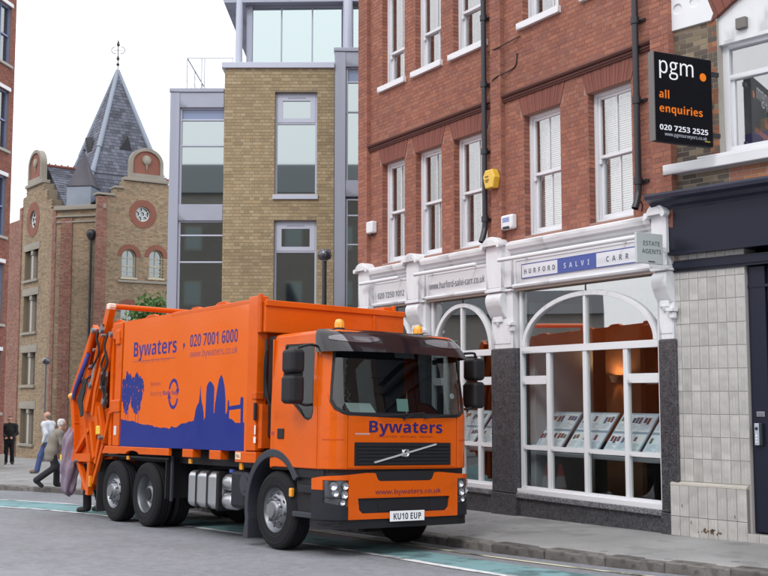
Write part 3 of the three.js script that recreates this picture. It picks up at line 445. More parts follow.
// ---------- tiled corner building at the right ----------
const RB = frame(4.1, -0.345, -16.096, rad(-48.5));
const rbg = gp(scene, 'tiled_building', RB);
tag(rbg, 'building with dark blue shopfront, pale tiled pier and stock brick above', 'building');
{
  const B = rbg;
  // pale glazed tiles, piece by piece
  const tileTex = (k) => tex(128, 0.33, (u, v) => { const n = fbm(u * 3, v * 3, 400 + k, 4, 3), s = fbm(u * 14, v * 2, 420 + k, 3, 2), h = hash(u * 128, v * 128, 430 + k); const q = 0.8 + 0.18 * n + 0.12 * (s - 0.5) + 0.05 * (h - 0.5); return [q, q * 0.995, q * 0.99]; });
  const tm = Array.from({ length: 8 }, (_, k) => phy({ color: lin(0.5 + 0.018 * (k % 5), 0.49 + 0.018 * (k % 5), 0.475 + 0.0185 * (k % 5)), roughness: 0.42, map: tileTex(k), clearcoat: 0.1 }));
  const R = rng(61), ys = [0.752, 1.07, 1.375, 1.69, 2.005, 2.32, 2.635, 2.95, 3.28, 3.59, 3.69];
  ad(B, 'tile_bed', b2(0.02, 1.19, 0.0, 3.98, -0.3, -0.009), std({ color: lin(0.37, 0.36, 0.35), roughness: 0.95 }));
  const cw = 1.17 / 8, tg = new Map(), tgeo = (w, h) => { const k = w.toFixed(3) + h.toFixed(3); if (!tg.has(k)) tg.set(k, uvm(new RoundedBoxGeometry(w, h, 0.02, 1, 0.003))); return tg.get(k); };
  const put = (x0, x1, y0, y1, z) => { const m = ad(B, 'tile', tgeo(x1 - x0 - 0.005, y1 - y0 - 0.006), tm[Math.floor(R() * 8)]); m.position.set((x0 + x1) / 2, (y0 + y1) / 2, z - 0.01 + (R() - 0.5) * 0.002); };
  for (let r = 0; r < ys.length - 1; r++) for (let c = 0; c < 8; c++) put(0.02 + c * cw, 0.02 + (c + 1) * cw, ys[r], ys[r + 1], 0);
  for (let c = 0; c < 8; c++) put(0.02 + c * cw, 0.02 + (c + 1) * cw, 3.86, 3.975, 0);
  // plinth of upright slabs
  ad(B, 'plinth_bed', merge([b2(-0.03, 1.16, -0.25, 0.7, -0.28, 0.045), b2(1.161, 3.2, -0.25, 0.12, -0.28, 0.06)]), std({ color: lin(0.2, 0.19, 0.18), roughness: 0.95 }));
  for (let c = 0; c < 8; c++) { const x0 = -0.03 + c * 0.1487; put(x0, x0 + 0.1487, 0.0, 0.27, 0.068); put(x0, x0 + 0.1487, 0.27, 0.7, 0.068); }
  for (let c = 0; c < 12; c++) put(1.166 + c * 0.17, 1.166 + (c + 1) * 0.17, -0.03, 0.13, 0.082);
  ad(B, 'plinth_cap', prism([[0.0, 0.7], [0.07, 0.7], [0.062, 0.725], [0.0, 0.75]].map(([z, y]) => [-z, y]), -0.03, 1.16).rotateY(Math.PI / 2), M.stone);
  { const R2 = rng(88), g = []; for (let k = 0; k < 26; k++) { const cx = 0.62 + (R2() + R2() - 1) * 0.28, cy = 0.07 + R2() * 0.06, r = 0.006 + 0.014 * R2(); g.push(new THREE.CircleGeometry(r, 7).scale(1, 0.7 + R2(), 1).translate(cx, cy, 0.0725)); } for (const [cx, cy] of [[0.16, 0.42], [0.98, 0.33], [0.3, 0.2]]) g.push(new THREE.CircleGeometry(0.012, 7).scale(0.6, 2.2, 1).translate(cx, cy, 0.0725)); stuff(ad(B, 'stain', merge(g), std({ color: lin(0.13, 0.08, 0.05), roughness: 0.9 }))); }
  // dark blue shopfront: fascia, cornice, bead and door
  ad(B, 'fascia', merge([b2(-0.14, 4.2, 3.98, 4.62, -0.3, 0.1), b2(-0.1, 4.2, 3.935, 3.978, -0.3, 0.13), b2(0.0, 4.2, 3.7, 3.855, -0.28, 0.03), b2(0.0, 4.2, 3.735, 3.82, 0.03, 0.05)]), M.navy);
  ad(B, 'cornice', moulding([[-0.1, 4.58], [0.1, 4.58], [0.13, 4.62], [0.2, 4.65], [0.24, 4.7], [0.34, 4.73], [0.36, 4.78], [0.36, 4.81], [-0.1, 4.86]], -0.16, 4.2), phy({ color: lin(0.04, 0.045, 0.075), roughness: 0.35, map: grime }));
  const d = gp(B, 'door');
  ad(d, 'door_leaf', merge([b2(1.45, 2.6, 0.14, 3.69, -0.2, -0.12)]), M.navy);
  ad(d, 'door_post', rb2(1.2, 1.45, 0.14, 3.69, -0.25, -0.06, 0.008), M.navy);
  ad(d, 'door_trim', merge([b2(1.2, 4.2, 3.4, 3.44, -0.1, -0.05), b2(1.46, 1.5, 0.2, 3.4, -0.12, -0.1)]), M.navy);
  ad(d, 'sticker', b2(1.41, 1.5, 0.72, 0.86, -0.062, -0.058), std({ color: lin(0.5, 0.09, 0.08), roughness: 0.5 }));
  ad(B, 'side_wall', b2(2.6, 4.2, 0.13, 3.69, -0.25, -0.1), M.navy);
  // brick above: shaped around the big window
  const win = [0.87, 3.6], wy0 = 5.27, wy1 = 7.3;
  ad(B, 'wall', prism(rect(0.02, 4.2, 4.5, 11), -0.35, -0.005, [[[0.87, wy0], [3.6, wy0], ...Array.from({ length: 15 }, (_, k) => { const x = lerp(3.6, 0.87, k / 14); return [x, 7.22 + 0.55 * Math.sin(Math.PI * clamp((x - 0.8) / 2.9, 0, 1))]; })].reverse()]), M.mortarPale);
  bricks(B, 'pier_brick', { x0: 0.03, x1: 0.87, y0: 5.27, y1: 7.21, pal: PAL.dark, seed: 201, single: true, english: false, len: 0.23, holes: [[0.72, 0.88, 5.2, 7.3]] });
  bricks(B, 'quoin_brick', { x0: 0.72, x1: 0.87, y0: 5.27, y1: 7.21, len: 0.15, pal: [...PAL.orange, ...PAL.dark], seed: 203, single: true, english: false });
  bricks(B, 'apron_brick', { x0: 0.03, x1: 1.0, y0: 4.86, y1: 5.08, pal: PAL.dark, seed: 204, single: true, english: false });
  bricks(B, 'apron_brick', { x0: 1.0, x1: 1.9, y0: 4.86, y1: 5.08, pal: PAL.orange, seed: 205, single: true, english: false });
  bricks(B, 'upper_brick', { x0: 0.03, x1: 4.2, y0: 8.2, y1: 11, pal: PAL.dark, seed: 206, english: false });
  ad(B, 'sill', merge([rb2(0.0, 4.2, 5.1, 5.25, -0.3, 0.12, 0.015), rb2(0.55, 4.2, 5.252, 5.29, -0.3, 0.08, 0.01)]), M.white);
  // white capital with sunk discs, then the segmental arch of rubbed brick
  ad(B, 'capital', prism([[0.02, 7.215], [0.8, 7.215], [0.84, 7.3], [0.72, 7.62], [0.6, 8.2], [0.02, 8.2]], -0.3, 0.035, [circ(0.26, 7.52, 0.075), circ(0.54, 7.55, 0.075)], 0.006), M.white);
  ad(B, 'capital_ground', b2(0.05, 0.7, 7.23, 8.1, -0.2, 0.012), M.white);
  const vs = []; for (let k = 0; k < 26; k++) { const p = (t) => { const x = lerp(0.8, 3.7, t); return [x, 7.2 + 0.55 * Math.sin(Math.PI * clamp((x - 0.8) / 2.9, 0, 1))]; }, [xa, ya] = p(k / 26), [xb, yb] = p((k + 1) / 26), e = 0.004, nx = (x) => (x - 2.25) / 2.9 * 0.35; vs.push(prism([[xa + e, ya], [xb - e, yb], [xb - e + nx(xb), yb + 0.4], [xa + e + nx(xa), ya + 0.4]], -0.3, 0.02 + 0.003 * (k % 3))); }
  for (const [k, g] of vs.entries()) ad(B, 'arch_brick', g, k % 3 ? M.rubbed : M.rubbed2);
  // big window: painted tympanum over two sashes
  const w = gp(B, 'window');
  const zt = -0.14;
  ad(w, 'tympanum', prism([[0.87, 6.85], [3.6, 6.85], ...Array.from({ length: 15 }, (_, k) => { const x = lerp(3.6, 0.87, k / 14); return [x, 7.22 + 0.55 * Math.sin(Math.PI * clamp((x - 0.8) / 2.9, 0, 1))]; })], zt - 0.02, zt + 0.09), M.white);
  ad(w, 'vent_box', rb2(1.17, 1.33, 6.99, 7.15, zt + 0.08, zt + 0.16, 0.015), std({ color: lin(0.16, 0.15, 0.14), roughness: 0.7 }));
  ad(w, 'frame', merge([b2(0.87, 0.97, 5.29, 6.85, zt - 0.1, zt), b2(0.97, 3.6, 6.79, 6.85, zt - 0.1, zt + 0.02), b2(0.97, 3.6, 6.35, 6.42, zt - 0.1, zt - 0.01), b2(0.97, 3.6, 5.29, 5.4, zt - 0.1, zt), b2(0.97, 1.02, 5.4, 6.35, zt - 0.09, zt - 0.04), b2(2.2, 2.3, 5.4, 6.79, zt - 0.1, zt - 0.005)]), M.whiteSash);
  ad(w, 'pane', b2(0.97, 2.2, 6.42, 6.79, zt - 0.05, zt - 0.045), M.glass); ad(w, 'pane', b2(1.02, 2.2, 5.4, 6.35, zt - 0.07, zt - 0.065), M.glass);
  ad(w, 'pane', b2(2.3, 3.6, 5.4, 6.79, zt - 0.05, zt - 0.045), M.glass);
  ad(B, 'room', merge([b2(0.8, 3.7, 5.1, 5.2, -3, -0.36), b2(0.8, 3.7, 7.4, 7.5, -3, -0.36), b2(0.8, 3.7, 5.2, 7.4, -3.1, -3), b2(0.7, 0.8, 5.2, 7.4, -3, -0.36), b2(3.7, 3.8, 5.2, 7.4, -3, -0.36)]), std({ color: lin(0.55, 0.57, 0.6), roughness: 0.9 }));
  ad(B, 'room_shelf', b2(0.82, 1.4, 5.2, 5.68, -2.9, -0.7), std({ color: lin(0.1, 0.1, 0.25), roughness: 0.7 }));
  ad(B, 'building_shell', merge([b2(0.03, 4.2, -0.2, 11, -8, -7.8), b2(0.03, 0.2, 4.5, 11, -7.8, -0.36), b2(4.0, 4.2, -0.2, 11, -7.8, -0.36), b2(0.03, 4.2, 11, 11.2, -8, 0.1)]), M.room);
}
{ // brown folder boxes seen through the upper window
  const f = gp(scene, 'file_box', RB.clone().multiply(frame(1.22, 5.68, -0.9))); tag(f, 'brown cardboard box of files behind the upper window', 'box');
  ad(f, 'carton', b2(-0.16, 0.16, 0, 0.2, -0.14, 0.14), std({ color: lin(0.3, 0.2, 0.1), roughness: 0.9 })); for (const [x, h] of [[-0.1, 0.28], [-0.02, 0.25], [0.08, 0.3]]) ad(f, 'file', b2(x - 0.02, x + 0.02, 0.1, h, -0.12, 0.1), std({ color: lin(0.16 + x, 0.13, 0.1), roughness: 0.8 }));
  const k = gp(scene, 'door_intercom', RB.clone().multiply(frame(1.315, 1.435, -0.058))); tag(k, 'steel door entry intercom on the dark blue door post', 'intercom');
  ad(k, 'housing', rb2(-0.04, 0.055, -0.15, 0.15, 0, 0.06, 0.012), std({ color: lin(0.02, 0.022, 0.035), roughness: 0.5 })); ad(k, 'face_plate', rb2(-0.045, 0.022, -0.145, 0.145, 0.055, 0.07, 0.006), std({ color: lin(0.5, 0.55, 0.62), roughness: 0.3, metalness: 0.6 }));
  ad(k, 'speaker_grille', cyl(0.022, 0.022, 0.008, 16).rotateX(Math.PI / 2).translate(-0.012, 0.075, 0.072), M.black); for (const y of [-0.02, -0.06, -0.1]) ad(k, 'call_button', cyl(0.012, 0.012, 0.012, 12).rotateX(Math.PI / 2).translate(-0.012, y, 0.073), M.white);
  const p = gp(scene, 'number_plaque', RB.clone().multiply(frame(1.335, 1.7, -0.058))); tag(p, 'small oval pewter number plaque above the door intercom', 'plaque');
  ad(p, 'plate', rb2(-0.06, 0.06, -0.035, 0.035, 0, 0.012, 0.01), std({ color: lin(0.3, 0.3, 0.33), roughness: 0.4, metalness: 0.5 })); ad(p, 'rim', rb2(-0.05, 0.05, -0.025, 0.025, 0.01, 0.015, 0.008), std({ color: lin(0.16, 0.16, 0.19), roughness: 0.5 }));
}
{ // black projecting board
  const s = gp(scene, 'projecting_board', RB.clone().multiply(frame(0.77, 5.94, 0.76, rad(-15.5))));
  tag(s, 'black square projecting board lettered pgm all enquiries above the corner', 'sign');
  ad(s, 'case', rb2(-0.05, 0.05, -0.61, 0.61, -0.5, 0.5, 0.008), phy({ color: lin(0.008, 0.008, 0.014), roughness: 0.5, specularIntensity: 0.3 }));
  const F = new THREE.Matrix4().makeRotationY(Math.PI / 2).setPosition(0.0545, 0, 0);
  decal(s, 'board_lettering', 0.96, 1.18, (x, w, h) => {
    x.fillStyle = '#05060f'; x.fillRect(0, 0, w, h);
    textFit(x, 'pgm', '$px sans-serif', h * 0.27, w * 0.04, h * 0.13, w * 0.67, '#f4f4f8', 'left'); x.fillStyle = '#f58220'; x.beginPath(); x.arc(w * 0.855, h * 0.205, w * 0.06, 0, 7); x.fill();
    textFit(x, 'all', 'bold $px sans-serif', h * 0.13, w * 0.05, h * 0.47, w * 0.2, '#f07c1f', 'left'); textFit(x, 'enquiries', 'bold $px sans-serif', h * 0.125, w * 0.05, h * 0.635, w * 0.79, '#f07c1f', 'left');
    textFit(x, '020 7253 2525', 'bold $px sans-serif', h * 0.088, w * 0.05, h * 0.855, w * 0.88, '#eef0f8', 'left'); textFit(x, 'www.pgmsurveyors.co.uk', '$px sans-serif', h * 0.055, w * 0.14, h * 0.93, w * 0.76, '#c8ccd8', 'left');
    x.fillStyle = '#b9a53a'; x.fillRect(w * 0.86, h * 0.955, w * 0.1, h * 0.012);
  }, 620, { transparent: false, roughness: 0.45, specularIntensity: 0.3 }, F);
  ad(s, 'bracket', b2(-0.02, 0.02, 0.4, 0.46, -0.66, -0.5), M.iron); ad(s, 'bracket', b2(-0.02, 0.02, -0.46, -0.4, -0.66, -0.5), M.iron); ad(s, 'edge_trim', b2(-0.055, 0.055, -0.61, 0.61, 0.5, 0.512), std({ color: lin(0.14, 0.13, 0.13), roughness: 0.5 }));
}
// ---------- yellow brick and glass office block across the side street ----------
const YB = frame(0, -0.75, -26.5);
const office = gp(scene, 'office_building', YB);
tag(office, 'modern yellow brick office block with grey metal framed glass bays', 'building');
{
  const B = office, top = 10.18;
  const wins = [[-2.61, -1.6, 7.1, 9.6], [-2.61, -1.6, 3.9, 6.49], [-2.61, -1.6, 0.7, 3.2]];
  ad(B, 'wall', prism(rect(-3.82, -1.2, -0.1, top), -0.32, -0.005, wins.map((w) => rect(...w).reverse())), M.mortarYellow);
  bricks(B, 'brick', { x0: -3.83, x1: -1.19, y0: 0, y1: top, pal: PAL.yellow, seed: 301, holes: wins, course: 0.0785, len: 0.228 });
  bricks(B, 'side_brick', { x0: -0.3, x1: 0, y0: 0, y1: top, pal: PAL.yellow, seed: 302, F: frame(-3.83, 0, 0, -Math.PI / 2), depth: 0.05 });
  ad(B, 'coping', rb2(-3.9, -1.19, top, 10.32, -0.6, 0.06, 0.01), M.metalPale);
  for (const [a, b, c, d] of wins) {
    const w = gp(B, 'window'), z = -0.12, m = d - 0.72;
    ad(w, 'frame', merge([b2(a, a + 0.05, c, d, z - 0.08, z), b2(b - 0.05, b, c, d, z - 0.08, z), b2(a + 0.05, b - 0.05, d - 0.05, d, z - 0.08, z), b2(a + 0.05, b - 0.05, c, c + 0.05, z - 0.08, z), b2(a + 0.05, b - 0.05, m - 0.04, m, z - 0.08, z)]), M.metalPale);
    ad(w, 'top_light', merge([b2(a + 0.05, a + 0.17, m, d - 0.05, z - 0.06, z + 0.012), b2(b - 0.17, b - 0.05, m, d - 0.05, z - 0.06, z + 0.012), b2(a + 0.17, b - 0.17, d - 0.19, d - 0.05, z - 0.06, z + 0.012), b2(a + 0.17, b - 0.17, m, m + 0.1, z - 0.06, z + 0.012)]), M.metalPale);
    ad(w, 'vent_slot', b2(a + 0.3, b - 0.3, d - 0.13, d - 0.1, z + 0.01, z + 0.02), M.metalGrey);
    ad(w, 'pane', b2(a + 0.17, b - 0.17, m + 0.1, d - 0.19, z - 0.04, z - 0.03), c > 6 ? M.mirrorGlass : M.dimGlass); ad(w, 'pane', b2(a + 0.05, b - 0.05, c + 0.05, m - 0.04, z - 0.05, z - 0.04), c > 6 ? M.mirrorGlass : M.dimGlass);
    ad(w, 'sill', rb2(a - 0.04, b + 0.03, c - 0.11, c - 0.002, z - 0.05, 0.05, 0.008), M.metalPale);
  }
  // glass bays either side in a grey frame
  const bay = (x0, x1, h, rows, postW, postRight) => {
    const p = gp(B, 'glass_bay'), px = x0 + postW;
    ad(p, 'post', rb2(x0, px, -0.05, h, -0.4, -0.02, 0.01), M.metalGrey);
    ad(p, 'top_beam', merge([rb2(px, x1, h - 0.37, h, -0.4, -0.03, 0.008), rb2(x0 - 0.02, x1, h + 0.002, h + 0.1, -2.2, 0.0, 0.01)]), M.metalGrey);
    for (const [k, [a, b, mat]] of rows.entries()) {
      if (mat === M.metalGrey) { ad(p, 'spandrel', rb2(px, x1, a, b, -0.38, -0.04, 0.006), mat); continue; }
      ad(p, 'pane', b2(px, x1, a, b, -0.16, -0.15), mat); ad(p, 'mullion', merge([b2(px, px + 0.05, a, b, -0.2, -0.1), b2(px + 0.05, x1, b - 0.035, b, -0.2, -0.105)]), M.metalPale);
    }
  };
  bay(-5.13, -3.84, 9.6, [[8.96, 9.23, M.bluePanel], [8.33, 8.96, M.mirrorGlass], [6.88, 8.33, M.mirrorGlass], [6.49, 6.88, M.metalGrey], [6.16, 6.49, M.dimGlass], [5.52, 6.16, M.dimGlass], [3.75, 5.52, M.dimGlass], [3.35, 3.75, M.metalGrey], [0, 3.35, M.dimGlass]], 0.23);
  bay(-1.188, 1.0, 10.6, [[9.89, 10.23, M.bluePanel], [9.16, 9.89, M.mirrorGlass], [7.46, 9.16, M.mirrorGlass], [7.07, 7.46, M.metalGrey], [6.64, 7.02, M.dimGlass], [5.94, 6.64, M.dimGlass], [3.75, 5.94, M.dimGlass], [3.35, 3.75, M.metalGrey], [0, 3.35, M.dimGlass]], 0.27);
  // glazed top storey with round columns under an overhanging roof
  for (const [a, b] of [[-3.22, -2.535], [-2.5, -1.775], [-1.745, -1.045]]) ad(B, 'top_pane', b2(a, b, 10.33, 11.84, -0.52, -0.5), M.topGlass);
  for (const x of [-2.517, -1.76]) ad(B, 'top_mullion', b2(x - 0.016, x + 0.016, 10.33, 11.84, -0.55, -0.47), M.metalGrey);
  ad(B, 'top_post', rb2(-3.37, -3.225, 10.33, 11.9, -0.62, -0.42, 0.008), M.metalGrey); ad(B, 'top_beam', b2(-3.4, 0.8, 11.845, 11.93, -0.6, -0.45), M.metalGrey);
  ad(B, 'round_column', cyl(0.085, 0.085, 1.62, 24).translate(-3.525, 11.13, -0.25), M.metalPale); ad(B, 'round_column', cyl(0.12, 0.12, 1.5, 24).translate(-0.88, 11.35, -0.25), M.metalPale);
  ad(B, 'top_pane', b2(-0.76, 0.8, 10.72, 11.84, -0.52, -0.5), M.topGlass); ad(B, 'top_terrace', b2(-3.8, 0.9, 10.1, 10.33, -6, -0.61), M.metalGrey);
  ad(B, 'roof', prism([[-3.9, 11.88], [1.2, 11.94], [1.2, 12.2], [-3.6, 12.2], [-3.95, 12.0]], -5.2, -0.2), M.metalGrey);
  ad(B, 'building_shell', merge([b2(-5.1, 1.0, -0.1, 9.5, -6.2, -6), b2(-5.1, -4.95, -0.1, 9.5, -6, -0.41), b2(-3.8, 1, -0.1, 10, -2.2, -2), b2(-5.1, -3.8, -0.1, 9.5, -1.2, -1)]), M.metalGrey);
  // slender roof railing
  const r = gp(B, 'railing'), rr = 0.013;
  ad(r, 'handrail', merge([rod(V(-4.75, 10.46, -0.1), V(-3.62, 10.46, -0.1), rr, 8), rod(V(-4.75, 10.46, -0.1), V(-4.75, 10.46, -3.4), rr * 1.3, 8)]), M.metalPale);
  for (const [x, z] of [[-4.75, -0.1], [-4.4, -0.1], [-4.33, -0.1], [-3.66, -0.1], [-4.75, -1.2], [-4.75, -2.3], [-4.75, -3.4]]) ad(r, 'baluster', rod(V(x, 9.7, z), V(x, 10.46, z), rr, 8), M.metalPale);
  ad(r, 'wire', merge([9.92, 10.1, 10.28].map((y) => rod(V(-4.75, y, -0.1), V(-4.75, y, -3.4), 0.005, 5))), M.metalPale);
}
// street lamps
function globeLamp(X, Zf, H, label, head, pr = 1, pm = M.iron) {
  const y0 = paveAt(X, Zf), s = gp(scene, 'street_lamp', frame(X, y0, -Zf)); tag(s, label, 'street lamp');
  ad(s, 'pole', merge([cyl(0.05 * pr, 0.07 * pr, H - 0.1, 14).translate(0, (H - 0.1) / 2, 0), cyl(0.1 * pr, 0.12 * pr, 0.9, 14).translate(0, 0.45, 0)]), pm);
  ad(s, 'lamp_head', lathe([[0.0, H - 0.14], [0.07, H - 0.14], [0.14, H - 0.1], [0.165, H - 0.02], [0.15, H + 0.06], [0.09, H + 0.12], [0, H + 0.14]].map(([a, b]) => [a * head, (b - H) * head + H]), 20), phy({ color: lin(0.05, 0.05, 0.065), roughness: 0.15, clearcoat: 1 }));
  ad(s, 'lens', lathe([[0, H - 0.16], [0.06, H - 0.155], [0.09, H - 0.12]].map(([a, b]) => [a * head, (b - H) * head + H]), 16), std({ color: lin(0.5, 0.5, 0.52), roughness: 0.3 })); return s;
}
globeLamp(-1.35, 25.4, 5.32, 'black ball headed street lamp in front of the yellow brick wall', 0.98);
globeLamp(-13.75, 46, 4.05, 'slim grey street lamp on the pavement before the blind brick windows', 1.05, 0.6, std({ color: lin(0.13, 0.13, 0.16), roughness: 0.5 }));
// ---------- old brick building with gables, turret and slate spire ----------
const Q1 = [-14.534, -49.6], Q2 = [-12.239, -49.0], GY = -1.35;
const hall = gp(scene, 'gabled_brick_hall', frame(Q1[0], GY, Q1[1])); tag(hall, 'old brick hall with shaped gables and a pointed slate spire', 'building');
{
  const B = hall, up = -GY; // local height h = world y + up
  const FA = frame(0, 0, 0, rad(-53)), FM = frame(0, 0, 0, rad(-14.65)), FB = frame(Q2[0] - Q1[0], 0, Q2[1] - Q1[1], rad(33));
  const st = std({ color: lin(0.36, 0.33, 0.28), roughness: 0.9, map: blotch });
  const mm = M.mortarYellow, ringMat = std({ color: lin(0.3, 0.12, 0.085), roughness: 0.9, map: blotch });
  // gable A: seen edge-on; gable B: facing; M: the chamfered corner between
  const gabA = [[-4.7, 0], [0, 0], [0, 9.9 + up], [-0.75, 9.9 + up], [-0.75, 10.4 + up], [-1.3, 10.4 + up], [-1.3, 10.95 + up], [-1.75, 10.95 + up], [-1.75, 11.3 + up], [-3.95, 11.3 + up], [-3.95, 10.95 + up], [-4.4, 10.95 + up], [-4.4, 10.5 + up], [-4.7, 10.5 + up]];
  const winA = [[6.93, 8.3], [4.5, 6.2], [2.06, 3.56], [-0.6, 0.98]].map(([a, b]) => [-3.95, -2.2, a + up, b + up]);
  const inPoly = (P) => (x, y) => { let c = false; for (let i = 0, j = P.length - 1; i < P.length; j = i++) if ((P[i][1] > y) !== (P[j][1] > y) && x < (P[j][0] - P[i][0]) * (y - P[i][1]) / (P[j][1] - P[i][1]) + P[i][0]) c = !c; return c; };
  ad(B, 'wall', prism(gabA, -0.5, -0.005, [...winA.map((w) => rect(...w).reverse()), circ(-3.0, 9.75 + up, 0.42, 20).reverse()]), mm, FA);
  const inA = inPoly(gabA);
  bricks(B, 'brick', { x0: -4.7, x1: 0, y0: 0, y1: 11.3 + up, pal: PAL.stock, seed: 501, F: FA, holes: [...winA, [-0.42, 0, 0, 20]], inside: (x, y) => inA(x, y) && Math.hypot(x + 3.0, (y - 9.75 - up)) > 0.82 });
  bricks(B, 'quoin_brick', { x0: -0.42, x1: 0.0, y0: 0, y1: 9.9 + up, z: 0.05, depth: 0.1, pal: PAL.quoin, seed: 502, F: FA });
  bricks(B, 'quoin_brick', { x0: -4.75, x1: -4.4, y0: 0, y1: 10.5 + up, z: 0.04, depth: 0.09, pal: PAL.quoin, seed: 503, F: FA });
  bricks(B, 'side_wing_brick', { x0: -10, x1: -4.76, y0: 0, y1: 10.1 + up, pal: PAL.quoin, seed: 504, z: -0.3, F: FA }); ad(B, 'side_wing', b2(-10, -4.7, 0, 10.1 + up, -0.8, -0.312), mm, FA);
  for (const [a, b, c, d] of winA) {
    const w = gp(B, 'window', FA);
    ad(w, 'lintel', rb2(a - 0.15, b + 0.2, d, d + 0.34, -0.3, 0.03, 0.01), st); ad(w, 'sill', rb2(a - 0.1, b + 0.1, c - 0.12, c, -0.3, 0.1, 0.01), st);
    ad(w, 'mullion', b2(-3.2, -2.95, c, d, -0.3, -0.05), M.mortarPale); ad(w, 'blank', b2(a, b, c, d, -0.4, -0.2), std({ color: lin(0.12, 0.1, 0.08), roughness: 0.9 }));
    ad(w, 'keystone', rb2(-3.2, -2.9, d - 0.22, d - 0.002, -0.2, 0.0, 0.02), st);
  }
  const ringBricks = (cx, cy, r0, r1, n, F, a0 = 0, a1 = Math.PI * 2, z = 0.015) => { const g = []; for (let i = 0; i < n; i++) { const t0 = a0 + (a1 - a0) * i / n + 0.006, t1 = a0 + (a1 - a0) * (i + 1) / n - 0.006; g.push(prism([[cx + r0 * Math.cos(t0), cy + r0 * Math.sin(t0)], [cx + r1 * Math.cos(t0), cy + r1 * Math.sin(t0)], [cx + r1 * Math.cos(t1), cy + r1 * Math.sin(t1)], [cx + r0 * Math.cos(t1), cy + r0 * Math.sin(t1)]], -0.1, z)); } return stuff(ad(B, 'ring_brick', merge(g), ringMat, F)); };
  const roundWin = (cx, cy, r, F) => { const w = gp(B, 'round_window', F), g = []; for (let k = 0; k < 6; k++) { const a = k * Math.PI / 3 + 0.5; g.push(bar(V(cx + 0.12 * Math.cos(a), cy + 0.12 * Math.sin(a), -0.12), V(cx + r * Math.cos(a), cy + r * Math.sin(a), -0.12), 0.035, 0.04, V(0, 0, 1))); } g.push(new THREE.TorusGeometry(0.12, 0.022, 6, 16).translate(cx, cy, -0.12), new THREE.TorusGeometry(r - 0.02, 0.03, 6, 24).translate(cx, cy, -0.12)); ad(w, 'tracery', merge(g), M.white); ad(w, 'pane', new THREE.CircleGeometry(r, 24).translate(cx, cy, -0.18), M.dimGlass); };
  ringBricks(-3.0, 9.75 + up, 0.42, 0.82, 26, FA); roundWin(-3.0, 9.75 + up, 0.42, FA);
  // shaped gable heads in stone with brick tympanum
  const head = (cx, w, y0, y1, F) => {
    const r = w / 2, h = gp(B, 'gable_head', F), outer = [[cx - r, y0], [cx + r, y0], ...circ(cx, y1 - r * 0.9, r, 18, 0, Math.PI, r * 0.9)], inner = [[cx - r + 0.15, y0 + 0.2], [cx + r - 0.15, y0 + 0.2], ...circ(cx, y1 - r * 0.9, r - 0.15, 18, 0, Math.PI, r * 0.9 - 0.15)];
    ad(h, 'stone_surround', merge([prism(outer, -0.22, 0.06, [inner.slice().reverse()]), rb2(cx - r - 0.25, cx + r + 0.25, y0 - 0.16, y0 - 0.002, -0.3, 0.1, 0.02)]), st);
    ad(h, 'tympanum', prism(inner, -0.2, 0.0), ringMat);
    ad(h, 'ornament', merge([new THREE.SphereGeometry(0.17, 12, 8).scale(1, 1.3, 0.5).translate(cx, (y0 + y1) / 2 + 0.12, 0.02), new THREE.TorusGeometry(0.17, 0.05, 6, 14).translate(cx, (y0 + y1) / 2 + 0.15, 0.02), cyl(0.06, 0.02, 0.25, 8).translate(cx, (y0 + y1) / 2 - 0.2, 0.02)]), st);
  };
  head(-2.85, 1.75, 11.46 + up, 13.0 + up, FA);
  // M
  const mw = 2.372;
  ad(B, 'wall', b2(0, mw, 0, 9.8 + up, -0.5, -0.005), mm, FM);
  bricks(B, 'brick', { x0: 0.02, x1: mw - 0.02, y0: 0, y1: 9.75 + up, pal: PAL.stock, seed: 511, F: FM, holes: [[0.24, 0.8, 0, 20]] });
  bricks(B, 'quoin_brick', { x0: 0.24, x1: 0.8, y0: 0, y1: 9.4 + up, z: 0.06, depth: 0.1, pal: PAL.quoin, seed: 512, F: FM });
  ad(B, 'coping', merge([rb2(-0.1, mw + 0.05, 9.76 + up, 9.96 + up, -0.6, 0.14, 0.02), rb2(0, mw, 9.45 + up, 9.52 + up, -0.1, 0.09, 0.01), rb2(0, mw, 9.2 + up, 9.27 + up, -0.1, 0.06, 0.01)]), st, FM);
  const rp = gp(B, 'rainwater_pipe', FM); ad(rp, 'pipe', rod(V(1.78, 0, 0.12), V(1.78, 8.5 + up, 0.12), 0.055, 10), M.iron); ad(rp, 'hopper', lathe([[0, 8.35 + up], [0.1, 8.4 + up], [0.2, 8.58 + up], [0.2, 8.74 + up], [0.1, 8.84 + up], [0, 8.84 + up]], 16).translate(1.78, 0, 0.14), M.iron);
  // gable B
  const gabB = [[0, 0], [4.2, 0], [4.2, 10.3 + up], [3.5, 10.3 + up], [3.5, 10.75 + up], [3.0, 10.75 + up], [3.0, 11.1 + up], [0.78, 11.1 + up], [0.78, 10.72 + up], [0.4, 10.72 + up], [0.4, 10.36 + up], [0, 10.36 + up]];
  const aw = [[0.8, 1.46, 6.78, 8.05], [2.06, 2.74, 6.82, 8.1], [0.8, 1.46, 4.2, 5.6], [2.06, 2.74, 4.2, 5.6]];
  const archHole = ([a, b, c, d], e = 0) => archPts(a - e, b + e, c + up, d + up - (b - a) / 2, d + up + e, 14);
  ad(B, 'wall', prism(gabB, -0.5, -0.005, [...aw.map((w) => archHole(w).slice().reverse()), circ(1.73, 9.67 + up, 0.34, 20).reverse()]), mm, FB);
  const inB = inPoly(gabB), blk = aw.map((w) => inPoly(archHole(w, 0.02))), rings = aw.map(([a, b, c, d]) => [(a + b) / 2, d + up - (b - a) / 2, (b - a) / 2 + 0.24]);
